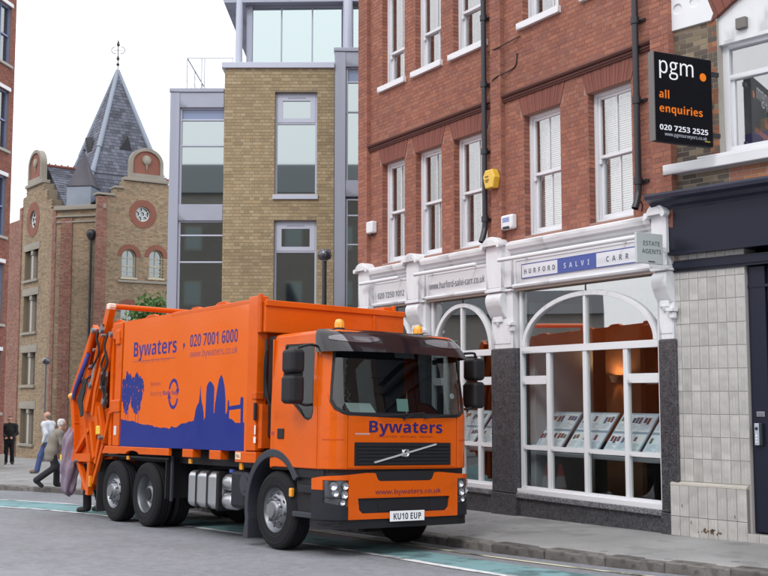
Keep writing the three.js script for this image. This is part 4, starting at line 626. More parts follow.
  bricks(B, 'brick', { x0: 0, x1: 4.2, y0: 0, y1: 11.1 + up, pal: PAL.stock, seed: 521, F: FB, holes: [[0, 0.02, 0, 20]], inside: (x, y) => inB(x, y) && Math.hypot(x - 1.73, y - 9.67 - up) > 0.64 && !blk.some((f) => f(x, y)) && !rings.some(([cx, cy, r]) => y > cy && Math.hypot(x - cx, y - cy) < r) });
  bricks(B, 'quoin_brick', { x0: -0.36, x1: 0.06, y0: 0, y1: 10.3 + up, z: 0.06, depth: 0.2, pal: PAL.quoin, seed: 522, F: FB }); ad(B, 'quoin_core', b2(-0.34, 0.04, 0, 10.3 + up, -0.3, 0.045), mm, FB);
  ad(B, 'coping', merge([rb2(-0.42, 0.42, 10.36 + up, 10.46 + up, -0.5, 0.1, 0.02), rb2(0.36, 0.82, 10.725 + up, 10.82 + up, -0.5, 0.1, 0.02), rb2(0.6, 3.3, 6.56 + up, 6.66 + up, -0.2, 0.09, 0.01)]), st, FB);
  ringBricks(1.73, 9.67 + up, 0.34, 0.64, 30, FB); roundWin(1.73, 9.67 + up, 0.34, FB);
  for (const w of aw) {
    const [a, b, c, d] = w, cx = (a + b) / 2, r = (b - a) / 2, g = gp(B, 'arched_window', FB), z = -0.16;
    ringBricks(cx, d + up - r, r, r + 0.22, 13, FB, 0, Math.PI);
    const inn = archPts(a + 0.055, b - 0.055, c + up + 0.07, d + up - r, d + up - 0.055, 14);
    ad(g, 'frame', merge([prism(archHole(w), z - 0.08, z, [inn.slice().reverse()]), b2(a + 0.05, b - 0.05, c + up + 0.5, c + up + 0.56, z - 0.06, z + 0.005), b2(a + 0.05, b - 0.05, c + up + 0.86, c + up + 0.9, z - 0.06, z - 0.005), b2(cx - 0.015, cx + 0.015, c + up, d + up - 0.03, z - 0.06, z - 0.008), b2(a + 0.05, b - 0.05, c + up + 0.26, c + up + 0.28, z - 0.06, z - 0.008)]), M.cream);
    ad(g, 'pane', prism(inn, z - 0.05, z - 0.045), M.dimGlass); ad(g, 'sill', rb2(a - 0.05, b + 0.05, c + up - 0.08, c + up, z - 0.05, 0.04, 0.01), M.cream);
  }
  head(1.85, 1.58, 11.28 + up, 12.68 + up, FB);
  // slate roofs behind the gables, laid in lapped courses with single slates of varied tone
  const slates = (name, at, right, up3, nrm, w, rows, taper, seed, parent = B, ch = 0.2, sw = 0.26) => {
    const list = [], R = rng(seed);
    for (let r = 0; r < rows; r++) { const [x0, x1] = taper(r / rows); let x = x0 - (r % 2 ? sw / 2 : 0); for (; x < x1; x += sw) { const a = Math.max(x, x0), b = Math.min(x + sw, x1); if (b - a < 0.04) continue; list.push([(a + b) / 2, (r + 0.5) * ch, b - a - 0.008, 0.55 + 0.6 * R() + 0.7 * (fbm(a * 0.8, r * 0.25, seed, 3) - 0.5)]); } }
    const im = new THREE.InstancedMesh(unitBox, M.slate, list.length), m4 = new THREE.Matrix4(), c = new THREE.Color();
    list.forEach(([x, y, wd, k], i) => { const p = at.clone().addScaledVector(right, x).addScaledVector(up3, y).addScaledVector(nrm, 0.015); const u2 = up3.clone().addScaledVector(nrm, -0.07).normalize(), n2 = new THREE.Vector3().crossVectors(right, u2); m4.makeBasis(right.clone().multiplyScalar(wd), u2.clone().multiplyScalar(ch * 1.12), n2.multiplyScalar(0.014)).setPosition(p); im.setMatrixAt(i, m4); im.setColorAt(i, c.setRGB(0.115 * k, 0.125 * k, 0.165 * k)); });
    im.name = name; im.userData.kind = 'stuff'; parent.add(im);
  };
  const gableRoof = (F, cx, half, yr, ye, len) => {
    const q = (x, y, z) => V(x, y, z).applyMatrix4(F), g = new THREE.BufferGeometry();
    ad(B, 'roof', prism([[cx - half, ye], [cx + half, ye], [cx, yr]], -len, -0.5), M.slate, F).material = std({ color: lin(0.07, 0.075, 0.095), roughness: 0.8 });
    for (const s of [-1, 1]) { const a = q(cx + s * half, ye, s > 0 ? -0.5 : -len), right = q(cx + s * half, ye, s > 0 ? -len : -0.5).sub(a).normalize(), u = q(cx, yr, s > 0 ? -0.5 : -len).sub(a), L = u.length(); u.normalize(); const n = new THREE.Vector3().crossVectors(right, u); slates('roof_slate', a, right, u, n, len, Math.floor(L / 0.2), () => [0, len - 0.5], 530 + s); }
    const rg = []; for (let z = -0.5; z > -len; z -= 0.3) rg.push(cyl(0.09, 0.09, 0.28, 8).rotateX(Math.PI / 2).translate(cx, yr + 0.03, z - 0.14), box(0.05, 0.1, 0.05, cx, yr + 0.12, z - 0.14)); stuff(ad(B, 'ridge_tile', merge(rg), std({ color: lin(0.22, 0.09, 0.07), roughness: 0.9 }), F));
  };
  gableRoof(FA, -2.85, 2.7, 12.3 + up, 9.9 + up, 6.5); gableRoof(FB, 1.85, 2.2, 11.7 + up, 10.1 + up, 6.5);
  // spire: square pyramid with lead hips, louvred openings and an iron finial
  const S = gp(B, 'spire', frame(-12.85 - Q1[0], 0.35, -53.2 - Q1[1]));
  const ap = V(0, 17.05 + up, 0), th = Math.atan2(0.7, 1.53) - 0.234, cor = (k, y) => { const R = (16.99 + up - y) * 0.418 * (y < 12.7 + up ? 1 + 0.02 * (12.7 + up - y) : 1), a = th + k * Math.PI / 2; return V(-R * Math.sin(a), y, R * Math.cos(a)); };
  const lev = [10.15 + up, 10.8 + up, 11.4 + up, 12.7 + up, 14.5 + up, 16.9 + up], P = [], Uo = [];
  for (let i = 0; i < lev.length - 1; i++) for (let k = 0; k < 4; k++) { const a = cor(k, lev[i]), b = cor(k + 3, lev[i]), c = cor(k + 3, lev[i + 1]), d = cor(k, lev[i + 1]); for (const v of [a, b, c, a, c, d]) P.push(v.x, v.y, v.z); }
  const sg = new THREE.BufferGeometry(); sg.setAttribute('position', new THREE.Float32BufferAttribute(P, 3)); sg.computeVertexNormals();
  ad(S, 'spire_core', sg, std({ color: lin(0.09, 0.095, 0.12), roughness: 0.8, side: THREE.DoubleSide }));
  for (let k = 0; k < 4; k++) for (let i = 0; i < 5; i++) {
    const y0 = lev[i], y1 = Math.min(lev[i + 1], 16.75 + up), a = cor(k + 3, y0), b = cor(k, y0), c = cor(k, y1), d = cor(k + 3, y1);
    // the face between corner k+3 (right) and k (left)
    const left = b, rt = a, right = rt.clone().sub(left).normalize(), m0 = left.clone().add(rt).multiplyScalar(0.5), m1 = c.clone().add(d).multiplyScalar(0.5), u = m1.clone().sub(m0), L = u.length(); u.normalize(); const n = new THREE.Vector3().crossVectors(right, u), w0 = left.distanceTo(rt) / 2, w1 = c.distanceTo(d) / 2;
    slates('spire_slate', m0, right, u, n, 0, Math.max(1, Math.floor(L / 0.17)), (t) => [-lerp(w0, w1, t), lerp(w0, w1, t)], 550 + k * 7 + i, S, 0.17, 0.24);
  }
  for (let k = 0; k < 4; k++) for (let i = 1; i < 4; i++) ad(S, 'hip', rod(cor(k, lev[i]).multiply(V(1.02, 1, 1.02)), i === 3 ? V(0, 16.85 + up, 0) : cor(k, lev[i + 1]).multiply(V(1.02, 1, 1.02)), 0.13, 8, 0.1), M.lead);
  for (let i = 3; i < 4; i++) for (let k = 0; k < 4; k++) { const y = 13.2 + up, c = cor(k, y).add(cor(k + 3, y)).multiplyScalar(0.5), c0 = cor(k, y - 0.5).add(cor(k + 3, y - 0.5)).multiplyScalar(0.5), n = V(c.x, 0.42 * Math.hypot(c.x, c.z), c.z).normalize(); const side = new THREE.Vector3().crossVectors(V(0, 1, 0), n).normalize(); const g = new THREE.BufferGeometry(), q = [c0.clone().addScaledVector(side, 0.3).addScaledVector(n, 0.04), c0.clone().addScaledVector(side, -0.3).addScaledVector(n, 0.04), c.clone().addScaledVector(V(0, 1, 0), 0.25), c0.clone().addScaledVector(n, 0.28)]; q[3].y = q[2].y - 0.1; g.setAttribute('position', new THREE.Float32BufferAttribute([0, 1, 3, 1, 2, 3, 2, 0, 3].flatMap((j) => q[j].toArray()), 3)); g.computeVertexNormals(); ad(S, 'louvre_opening', g, M.dimGlass).material = std({ color: lin(0.05, 0.05, 0.06), roughness: 0.8, side: THREE.DoubleSide }); }
  const fin = ad(S, 'finial', merge([rod(V(0, 16.7 + up, 0), V(0, 18.35 + up, 0), 0.022, 8), new THREE.SphereGeometry(0.08, 12, 8).translate(0, 17.15 + up, 0), lathe([[0, 18.0 + up], [0.09, 18.1 + up], [0, 18.4 + up]], 6), lathe([[0, 17.3 + up], [0.09, 17.42 + up], [0, 17.65 + up]], 6), ...[-1, 1].map((s) => new THREE.TorusGeometry(0.16, 0.018, 6, 14, Math.PI * 1.2).rotateZ(s > 0 ? -1.8 : 1.3).translate(s * 0.16, 17.85 + up, 0)), rod(V(-0.24, 17.85 + up, 0), V(0.24, 17.85 + up, 0), 0.014, 6)]), M.iron);
  // square tower under the spire
  ad(B, 'tower', box(3.4, 10.2 + up, 3.4, 0, (10.2 + up) / 2, 0).rotateY(-th), mm, frame(-12.85 - Q1[0], 0, -53.4 - Q1[1]));
  // little lead clad turret on the chamfer
  const T = gp(B, 'turret', frame(0.98, 0, 0.0, rad(-6)));
  ad(T, 'turret_body', rb2(-0.56, 0.56, 9.9 + up, 10.84 + up, -1.0, 0.1, 0.02), M.lead); ad(T, 'turret_eaves', rb2(-0.58, 0.58, 10.842 + up, 10.91 + up, -1.02, 0.12, 0.02), std({ color: lin(0.06, 0.062, 0.08), roughness: 0.8 }));
  ad(T, 'turret_roof', new THREE.ConeGeometry(0.74, 1.62, 4).rotateY(Math.PI / 4).translate(0, 11.72 + up, -0.45), std({ color: lin(0.105, 0.1, 0.12), roughness: 0.85, map: blotch })); ad(T, 'ball_finial', merge([new THREE.SphereGeometry(0.065, 10, 8).translate(0, 12.62 + up, -0.45), rod(V(0, 12.3 + up, -0.45), V(0, 12.6 + up, -0.45), 0.02, 6)]), M.iron);
}
// ---------- red brick block at the far left ----------
{
  const L = gp(scene, 'brick_block', frame(-13.4, -1.2, -40, rad(82))); tag(L, 'tall red brick block with blue framed windows at the street corner', 'building');
  // local x runs along the visible face away from the viewer, z faces the street
  const wins = []; for (let r = 0; r < 5; r++) for (let c = 0; c < 3; c++) wins.push([-1.6 - c * 2.4, -0.32 - c * 2.4, 2.2 + r * 3.1, 4.35 + r * 3.1]);
  ad(L, 'wall', prism(rect(-7, 0, 0, 18.5), -0.35, -0.005, wins.map((w) => rect(...w).reverse())), M.mortarRed);
  bricks(L, 'brick', { x0: -7, x1: 0, y0: 0.75, y1: 18.5, pal: [[0.24, 0.085, 0.06], [0.2, 0.07, 0.05], [0.27, 0.1, 0.07]], seed: 601, holes: wins });
  bricks(L, 'end_brick', { x0: 0, x1: 4, y0: 0.75, y1: 18.5, pal: [[0.24, 0.085, 0.06], [0.2, 0.07, 0.05]], seed: 602, F: frame(0, 0, 0, Math.PI / 2) });
  for (const [a, b, c, d] of wins) { const w = gp(L, 'window'); ad(w, 'frame', merge([b2(a, a + 0.06, c, d, -0.2, -0.1), b2(b - 0.06, b, c, d, -0.2, -0.1), b2(a, b, d - 0.06, d, -0.2, -0.1), b2(a, b, (c + d) / 2 - 0.03, (c + d) / 2 + 0.03, -0.2, -0.1), b2((a + b) / 2 - 0.02, (a + b) / 2 + 0.02, c, d, -0.2, -0.105)]), std({ color: lin(0.2, 0.24, 0.4), roughness: 0.5 })); ad(w, 'pane', b2(a, b, c, d, -0.17, -0.16), M.dimGlass); ad(w, 'sill', rb2(a - 0.08, b + 0.08, c - 0.1, c - 0.002, -0.2, 0.07, 0.01), M.stone); ad(w, 'head', rb2(a - 0.05, b + 0.05, d + 0.002, d + 0.14, -0.1, 0.03, 0.01), M.white); }
  ad(L, 'plinth', rb2(-7, 0.04, 0, 0.74, -0.3, 0.06, 0.01), M.stone);
  ad(L, 'building_shell', merge([b2(-0.3, -0.012, 0, 18.4, -5, -0.36), b2(-7, -6.7, 0, 18.4, -5, -0.36), b2(-7, 0, 0, 18.4, -5.2, -5), b2(-7, 0, 18.4, 18.6, -5.2, 0.05), b2(-6.7, -0.3, 0, 18.4, -1.2, -1)]), M.room);
}
// ---------- street opposite, mirrored in the windows ----------
function terrace(name, label, X, Zf, ry, w, h, d, col, cols, rows, roof) {
  const y = -1.0, T = gp(scene, name, frame(X, y, -Zf, ry)); tag(T, label, 'building', 'buildings across the road');
  ad(T, 'wall', b2(-w / 2, w / 2, 0, h, -d, 0), std({ color: lin(...col), roughness: 0.9, map: blotch }));
  for (let r = 0; r < rows; r++) for (let c = 0; c < cols; c++) { const x = -w / 2 + (c + 0.5) * w / cols, yy = 1.2 + r * (h - 1.4) / rows; const g = gp(T, 'window'); ad(g, 'frame', b2(x - 0.57, x + 0.57, yy, yy + 1.6, -0.05, 0.03), M.stone); ad(g, 'pane', b2(x - 0.52, x + 0.52, yy + 0.1, yy + 1.5, 0.02, 0.04), M.dimGlass); }
  if (roof) ad(T, 'roof', prism([[-d - 0.3, h], [0.3, h], [-d / 2, h + roof]].map(([z, yy]) => [-z, yy]), -w / 2, w / 2).rotateY(Math.PI / 2), std({ color: lin(0.07, 0.075, 0.085), roughness: 0.85 }));
  if (h > 9 && h < 12) for (const x of [-w * 0.3, w * 0.28]) ad(T, 'chimney', b2(x - 0.4, x + 0.4, h + roof * 0.4, h + roof + 1.1, -d / 2 - 0.3, -d / 2 + 0.3), M.rubbed2);
}
terrace('terraced_house', 'dark slate roofed grey terrace across the road, mirrored in the arched shop window', -34, 36.5, rad(72), 14, 6.8, 8, [0.3, 0.28, 0.26], 6, 2, 1.6);
terrace('terraced_house', 'low pale rendered terrace across the road, mirrored in the shop glass', -38, 24, rad(80), 9, 3.9, 8, [0.36, 0.36, 0.35], 4, 1, 1.4);
terrace('warehouse', 'long dark roofed warehouse behind the viewpoint, mirrored in the office glass', -6, -21, Math.PI, 30, 16.0, 12, [0.3, 0.27, 0.24], 9, 4, 3.2);
{ const p = V(9.6, 0, -0.1).applyMatrix4(frame(4.1, 0, -16.096, rad(-48.5))); terrace('terraced_house', 'dark brick terrace beyond the tiled pier, mirrored in the truck windscreen', p.x, -p.z, rad(-48.5), 10.6, 9.5, 8, [0.13, 0.085, 0.07], 5, 3, 1.5); }
// ---------- street tree ----------
{
  const X = -6.95, Zf = 38, y0 = paveAt(X, Zf), t = gp(scene, 'street_tree', frame(X, y0, -Zf)); tag(t, 'small leafy green tree between the old hall and the office block', 'tree');
  const R = rng(77), bark = std({ color: lin(0.09, 0.07, 0.05), roughness: 0.95 });
  ad(t, 'trunk', merge([rod(V(0, -0.1, 0), V(0.05, 3.3, 0), 0.12, 10, 0.08), ...Array.from({ length: 9 }, (_, i) => { const a = i * 2.4, h = 2.6 + 0.2 * i; return rod(V(0.05, Math.min(h, 3.3), 0), V(0.9 * Math.cos(a), h + 1.0 + 0.4 * R(), 0.9 * Math.sin(a)), 0.045, 6, 0.015); })]), bark);
  const lf = new THREE.BufferGeometry(); lf.setAttribute('position', new THREE.Float32BufferAttribute([0, 0, 0, 0.05, 0.05, 0.012, 0, 0.13, 0, 0, 0, 0, 0, 0.13, 0, -0.05, 0.05, 0.012], 3)); lf.computeVertexNormals();
  const im = new THREE.InstancedMesh(lf, phy({ color: 0xffffff, roughness: 0.8, transmission: 0.3, thickness: 0, side: THREE.DoubleSide }), 5200), m4 = new THREE.Matrix4(), c = new THREE.Color(), q = new THREE.Quaternion();
  const cl = Array.from({ length: 26 }, () => { const a = R() * 6.28, u = R() * 2 - 1, r = Math.cbrt(R()); return V(1.35 * r * Math.cos(a) * Math.sqrt(1 - u * u), 4.75 + 1.3 * r * u, 1.35 * r * Math.sin(a) * Math.sqrt(1 - u * u)); });
  for (let i = 0; i < 5200; i++) { const b = cl[Math.floor(R() * 26)], p = V(b.x + (R() + R() + R() - 1.5) * 0.5, b.y + (R() + R() + R() - 1.5) * 0.42, b.z + (R() + R() + R() - 1.5) * 0.5); q.setFromEuler(new THREE.Euler(R() * 6.3, R() * 6.3, R() * 6.3)); m4.compose(p, q, V(1, 1, 1).multiplyScalar(0.8 + 0.7 * R())); im.setMatrixAt(i, m4); const k = 0.7 + 0.7 * R(); im.setColorAt(i, c.setRGB(0.075 * k, 0.17 * k, 0.035 * k)); }
  im.name = 'crown'; im.userData.kind = 'stuff'; t.add(im);
}
// ---------- orange refuse truck (local x = width from the driver's side, y = up, z = forward from the front axle) ----------
const GR = 0.0191, RO = 0.0285;
const tb = V(-Math.sin(YAW) * Math.cos(GR), -Math.sin(GR), -Math.cos(YAW) * Math.cos(GR)), tl0 = V(Math.cos(YAW), 0, -Math.sin(YAW)), tu0 = new THREE.Vector3().crossVectors(tl0, tb).negate();
if (tu0.y < 0) tu0.negate();
const tl = tl0.clone().multiplyScalar(Math.cos(RO)).addScaledVector(tu0, -Math.sin(RO)), tu = tu0.clone().multiplyScalar(Math.cos(RO)).addScaledVector(tl0, Math.sin(RO));
const TRUCK = new THREE.Matrix4().makeBasis(tl, tu, tb.clone().negate()).setPosition(OX, OY + 0.004, -OZ);
const truck = gp(scene, 'refuse_truck', TRUCK);
tag(truck, 'orange refuse collection truck with blue skyline print parked at the kerb', 'truck');
const orangeVar = tex(512, 2.9, (u, v) => { const n = fbm(u * 6, v * 6, 701, 5, 6), s = smooth(0.55, 0.8, fbm(u * 4, v * 16, 707, 4, 4 * 4)); const k = 0.94 + 0.08 * n - 0.05 * s; return [k, k * 0.98, k * 0.97]; });
const roughVar = tex(512, 1.7, (u, v) => { const n = fbm(u * 8, v * 8, 711, 5, 8); return grey(0.55 + 0.45 * n); }, false);
const K = {
  orange: phy({ color: lin(0.68, 0.112, 0.004), roughness: 0.4, map: orangeVar, roughnessMap: roughVar, specularIntensity: 0.35, clearcoat: 0.3, clearcoatRoughness: 0.06 }),
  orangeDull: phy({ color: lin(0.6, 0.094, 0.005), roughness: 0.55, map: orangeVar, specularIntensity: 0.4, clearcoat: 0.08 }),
  black: phy({ color: lin(0.014, 0.014, 0.017), roughness: 0.55, specularIntensity: 0.6 }),
  charcoal: phy({ specularIntensity: 0.6, color: lin(0.019, 0.02, 0.028), roughness: 0.5, map: blotch }),
  fender: phy({ specularIntensity: 0.7, color: lin(0.045, 0.048, 0.062), roughness: 0.5, map: blotch }),
  rubber: std({ color: lin(0.022, 0.022, 0.025), roughness: 0.85, bumpMap: fineBump, bumpScale: 0.002 }),
  tyre: phy({ specularIntensity: 0.5, color: lin(0.013, 0.013, 0.016), roughness: 0.8, map: blotch }),
  steel: std({ color: lin(0.3, 0.31, 0.34), roughness: 0.38, metalness: 0.75, map: blotch }),
  steelDull: std({ color: lin(0.3, 0.3, 0.32), roughness: 0.5, metalness: 0.6, map: blotch }),
  alu: std({ color: lin(0.62, 0.63, 0.66), roughness: 0.3, metalness: 0.85, map: grime }),
  chrome: std({ color: lin(0.7, 0.71, 0.74), roughness: 0.14, metalness: 1 }),
  screen: phy({ color: lin(0.5, 0.56, 0.56), transmission: 1, thickness: 0, roughness: 0.01, ior: 1.75 }),
  sideGlass: phy({ color: lin(0.3, 0.33, 0.33), transmission: 1, thickness: 0, roughness: 0.01, ior: 1.45 }),
  visor: phy({ color: lin(0.008, 0.006, 0.009), roughness: 0.12, specularIntensity: 0.6, clearcoat: 0.35, clearcoatRoughness: 0.03 }),
  lens: phy({ color: lin(0.95, 0.96, 0.98), roughness: 0.02, transmission: 1, thickness: 0, ior: 1.5 }),
  amber: phy({ color: lin(0.85, 0.33, 0.01), roughness: 0.15, clearcoat: 1 }),
  beacon: phy({ color: lin(0.95, 0.48, 0.02), roughness: 0.1, clearcoat: 1, transmission: 0.3, thickness: 0 }),
  seat: std({ color: lin(0.05, 0.05, 0.06), roughness: 0.9 }), cabTrim: std({ color: lin(0.075, 0.075, 0.085), roughness: 0.8 }),
  blueHose: std({ color: lin(0.05, 0.05, 0.24), roughness: 0.5 }), paper: std({ color: lin(0.62, 0.72, 0.7), roughness: 0.7 }), greenPaper: std({ color: lin(0.42, 0.66, 0.58), roughness: 0.7 }),
};
const TW = 2.39;
// --- cab skin: points run along the rounded plan outline, t in metres from the rear corner of the driver's side ---
const C = { zr: -0.12, zf: 1.345, r: 0.22 }, Ls = C.zf - C.r - C.zr, La = Math.PI / 2 * C.r, Lf = TW - 2 * C.r, TT = 2 * Ls + 2 * La + Lf;
function skin(t, w, off = 0) {
  const m = t > TT / 2; if (m) t = TT - t;
  let v, z, nx, nz;
  if (t < Ls) { v = 0; z = C.zr + t; nx = -1; nz = 0; } else if (t < Ls + La) { const a = (t - Ls) / C.r; v = C.r - C.r * Math.cos(a); z = C.zf - C.r + C.r * Math.sin(a); nx = -Math.cos(a); nz = Math.sin(a); } else { v = C.r + (t - Ls - La); z = C.zf; nx = 0; nz = 1; }
  const g = 0.055 * smooth(1.9, 3.0, w), fr = w > 1.82 ? (w - 1.82) * 0.13 + 0.05 * smooth(2.6, 3, w) : 0, bow = 0.035 * Math.max(0, 1 - ((v - TW / 2) / (TW / 2)) ** 2) * smooth(0.8, 1.345, z);
  v = TW / 2 + (v - TW / 2) * (1 - g / (TW / 2)); z = z - fr * smooth(0.5, 1.345, z) + bow;
  v += nx * off; z += nz * off; return V(m ? TW - v : v, w, z);
}
const tess = new TessellateModifier(0.07, 8);
const dens = (P, d = 0.05) => { const o = []; for (let i = 0; i < P.length; i++) { const a = P[i], b = P[(i + 1) % P.length], n = Math.max(1, Math.ceil(Math.hypot(b[0] - a[0], b[1] - a[1]) / d)); for (let k = 0; k < n; k++) o.push([lerp(a[0], b[0], k / n), lerp(a[1], b[1], k / n)]); } return o; };
function patch(P, holes, off, thick) {
  const g0 = new THREE.ShapeGeometry(shp(dens(P, 0.07), holes.map((h) => dens(h, 0.07)))); let g = tess.modify(g0); g.deleteAttribute('uv'); g.deleteAttribute('normal');
  const p = g.attributes.position; for (let i = 0; i < p.count; i++) { const q = skin(p.getX(i), p.getY(i), off); p.setXYZ(i, q.x, q.y, q.z); }
  g = mergeVertices(g, 1e-4); g.computeVertexNormals(); const out = [g.toNonIndexed()];
  if (thick) for (const L of [P, ...holes]) { const D = dens(L, 0.05), a = []; for (let i = 0; i < D.length; i++) { const u = D[i], w = D[(i + 1) % D.length], q0 = skin(u[0], u[1], off), q1 = skin(w[0], w[1], off), r0 = skin(u[0], u[1], off - thick), r1 = skin(w[0], w[1], off - thick); for (const q of [q0, r0, q1, q1, r0, r1]) a.push(q.x, q.y, q.z); } const e = new THREE.BufferGeometry(); e.setAttribute('position', new THREE.Float32BufferAttribute(a, 3)); e.computeVertexNormals(); out.push(e); }
  return uvm(mergeGeometries(out.map((q) => clean(q, false))));
}
const mir = (P) => P.map(([t, w]) => [TT - t, w]).reverse();
const roundP = (x0, x1, y0, y1, r, n = 5) => { const o = []; for (const [cx, cy, a] of [[x1 - r, y0 + r, -1.5708], [x1 - r, y1 - r, 0], [x0 + r, y1 - r, 1.5708], [x0 + r, y0 + r, 3.1416]]) for (let k = 0; k <= n; k++) { const an = a + 1.5708 * k / n; o.push([cx + r * Math.cos(an), cy + r * Math.sin(an)]); } return o; };
{
  const T = truck, cab = gp(T, 'cab');
  const screenP = [[1.42, 2.0], [1.47, 1.9], [1.58, 1.845], [1.8, 1.825], [TT / 2, 1.8], [TT - 1.8, 1.825], [TT - 1.58, 1.845], [TT - 1.47, 1.9], [TT - 1.42, 2.0], [TT - 1.47, 2.72], [TT - 1.52, 2.76], [1.52, 2.76], [1.47, 2.72]];
  const tz = (z) => z - C.zr, sideWin = [[tz(0.19), 2.04], [tz(0.43), 2.01], [tz(0.64), 1.88], [tz(0.74), 1.79], [tz(0.84), 1.76], [tz(0.93), 1.79], [tz(0.97), 1.88], [tz(0.98), 2.72], [tz(0.95), 2.76], [tz(0.2), 2.78], [tz(0.17), 2.75]];
  const shellP = [[0, 1.12], [TT, 1.12], [TT, 2.9], [0, 2.9]];
  ad(cab, 'shell', patch(shellP, [screenP, sideWin, mir(sideWin)], 0, 0), K.orange);
  // roof in shrinking rings
  { const P = [], rings = [[1, 2.9], [0.985, 2.935], [0.93, 2.955], [0.6, 2.975], [0.02, 2.985]], N = 96, I = []; for (const [k, w] of rings) for (let i = 0; i < N; i++) { const q = i < 80 ? skin(TT * i / 80, 2.9) : skin(TT, 2.9).lerp(skin(0, 2.9), (i - 80) / 16); P.push(TW / 2 + (q.x - TW / 2) * k, w, 0.5 + (q.z - 0.5) * k); } for (let r = 0; r < rings.length - 1; r++) for (let i = 0; i < N; i++) { const a = r * N + i, b = r * N + (i + 1) % N; I.push(a, b, a + N, b, b + N, a + N); } const g = new THREE.BufferGeometry(); g.setAttribute('position', new THREE.Float32BufferAttribute(P, 3)); g.setIndex(I); g.computeVertexNormals(); ad(cab, 'roof', uvm(g), K.orange); }
  ad(cab, 'back_wall', b2(0.02, TW - 0.02, 1.1, 2.88, -0.14, -0.11), K.orange); ad(cab, 'floor', b2(0.06, TW - 0.06, 1.08, 1.13, -0.17, 1.25), K.black);
  // doors, corner panels and front panel stand proud with open seams
  const doorP = [[tz(0.0), 1.13], [tz(1.08), 1.13], [tz(1.075), 2.84], [tz(0.0), 2.86]];
  for (const s of [0, 1]) {
    const mp = (P) => s ? mir(P) : P, d = gp(T, 'door'), side = s ? 1 : -1;
    const doorHole = sideWin.map(([t, w]) => [t + (t < 0.8 ? -0.012 : 0.012), w + (w < 2.3 ? -0.014 : 0.012)]);
    ad(d, 'door_skin', patch(mp(doorP), [mp(doorHole)], 0.012, 0.016), K.orange);
    ad(d, 'window', patch(mp(sideWin), [], -0.006, 0), K.sideGlass); ad(d, 'window_seal', patch(mp(doorHole), [mp(sideWin.map(([t, w]) => [t + (t < 0.8 ? 0.012 : -0.012), w + (w < 2.3 ? 0.012 : -0.012)]))], 0.006, 0.012), K.rubber);
    ad(d, 'handle', rb2(s ? TW : -0.03, s ? TW + 0.03 : 0.0, 1.5, 1.64, 0.1, 0.26, 0.012), K.black);
    ad(T, 'corner_panel', patch(mp([[tz(1.092), 1.13], [1.64, 1.13], [1.64, 1.815], [1.56, 1.835], [1.46, 1.88], [1.41, 1.98], [1.385, 2.1], [tz(1.092), 2.1]]), [], 0.011, 0.015), K.orange);
    ad(T, 'corner_vent', patch(mp([[1.3, 1.5], [1.6, 1.5], [1.6, 1.515], [1.3, 1.515]]), [], 0.016, 0.006), K.orangeDull);
  }
  ad(T, 'front_panel', patch([[1.652, 1.14], [TT - 1.652, 1.14], [TT - 1.652, 1.815], [TT / 2, 1.79], [1.652, 1.815]], [], 0.012, 0.016), K.orange);
  const ws = gp(T, 'windscreen'); ad(ws, 'pane', patch(screenP, [], -0.004, 0), K.screen);
  const sc = (P, d) => P.map(([t, w]) => { const cx = TT / 2, cy = 2.3; return [t + Math.sign(t - cx) * d, w + Math.sign(w - cy) * d]; });
  ad(ws, 'seal', patch(sc(screenP, 0.008), [sc(screenP, -0.028)], 0.005, 0.012), K.rubber);
  ad(ws, 'wiper', merge([rod(V(0.75, 1.81, 1.43), V(1.5, 1.87, 1.43), 0.012, 6), rod(V(1.5, 1.8, 1.43), V(2.1, 1.86, 1.40), 0.012, 6)]), K.black);
  ad(ws, 'wiper_arm', bar(V(1.15, 1.78, 1.42), V(1.3, 1.86, 1.44), 0.015, 0.02), K.black); ad(ws, 'cowl', patch([[1.6, 1.795], [TT - 1.6, 1.795], [TT - 1.56, 1.86], [1.56, 1.86]], [], 0.008, 0.01), K.black);
  // grille with slats, slash bar and badge
  const gr = gp(T, 'grille'), zf = 1.345 + 0.035 + 0.014;
  const front = (v0, v1, y0, y1, dz0, dz1, r = 0.01) => { const g = rb2(v0, v1, y0, y1, 0, dz1 - dz0, r, 2), p = g.attributes.position; for (let i = 0; i < p.count; i++) { const v = p.getX(i); p.setZ(i, p.getZ(i) + dz0 + 1.345 + 0.035 * (1 - ((v - TW / 2) / (TW / 2)) ** 2)); } g.computeVertexNormals(); return toCreasedNormals(g, 0.6); };
  const strip = (v0, v1, y0, y1, dz0, dz1) => { const n = 10, o = []; for (let k = 0; k < n; k++) { const a = lerp(v0, v1, k / n), b = lerp(v0, v1, (k + 1) / n), z = (v) => 1.345 + 0.035 * (1 - ((v - TW / 2) / (TW / 2)) ** 2); const pts = [[a, z(a)], [b, z(b)]], g = new THREE.BufferGeometry(), q = (v, y, zz) => [v, y, zz]; const A = [a, y0, z(a) + dz1], B = [b, y0, z(b) + dz1], Cc = [b, y1, z(b) + dz1], D = [a, y1, z(a) + dz1], E = [a, y0, z(a) + dz0], F2 = [b, y0, z(b) + dz0], G2 = [b, y1, z(b) + dz0], H = [a, y1, z(a) + dz0]; const tri = [A, B, Cc, A, Cc, D, D, Cc, G2, D, G2, H, E, F2, B, E, B, A]; if (k === 0) tri.push(E, A, D, E, D, H); if (k === n - 1) tri.push(B, F2, G2, B, G2, Cc); g.setAttribute('position', new THREE.Float32BufferAttribute(tri.flat(), 3)); g.computeVertexNormals(); o.push(g); } return merge(o); };
  ad(gr, 'grille_bed', strip(0.38, 2.0, 1.17, 1.47, 0.01, 0.02), K.black);
  for (let k = 0; k < 6; k++) ad(gr, 'slat', strip(0.42, 1.97, 1.185 + k * 0.047, 1.213 + k * 0.047, 0.018, 0.032), K.charcoal);
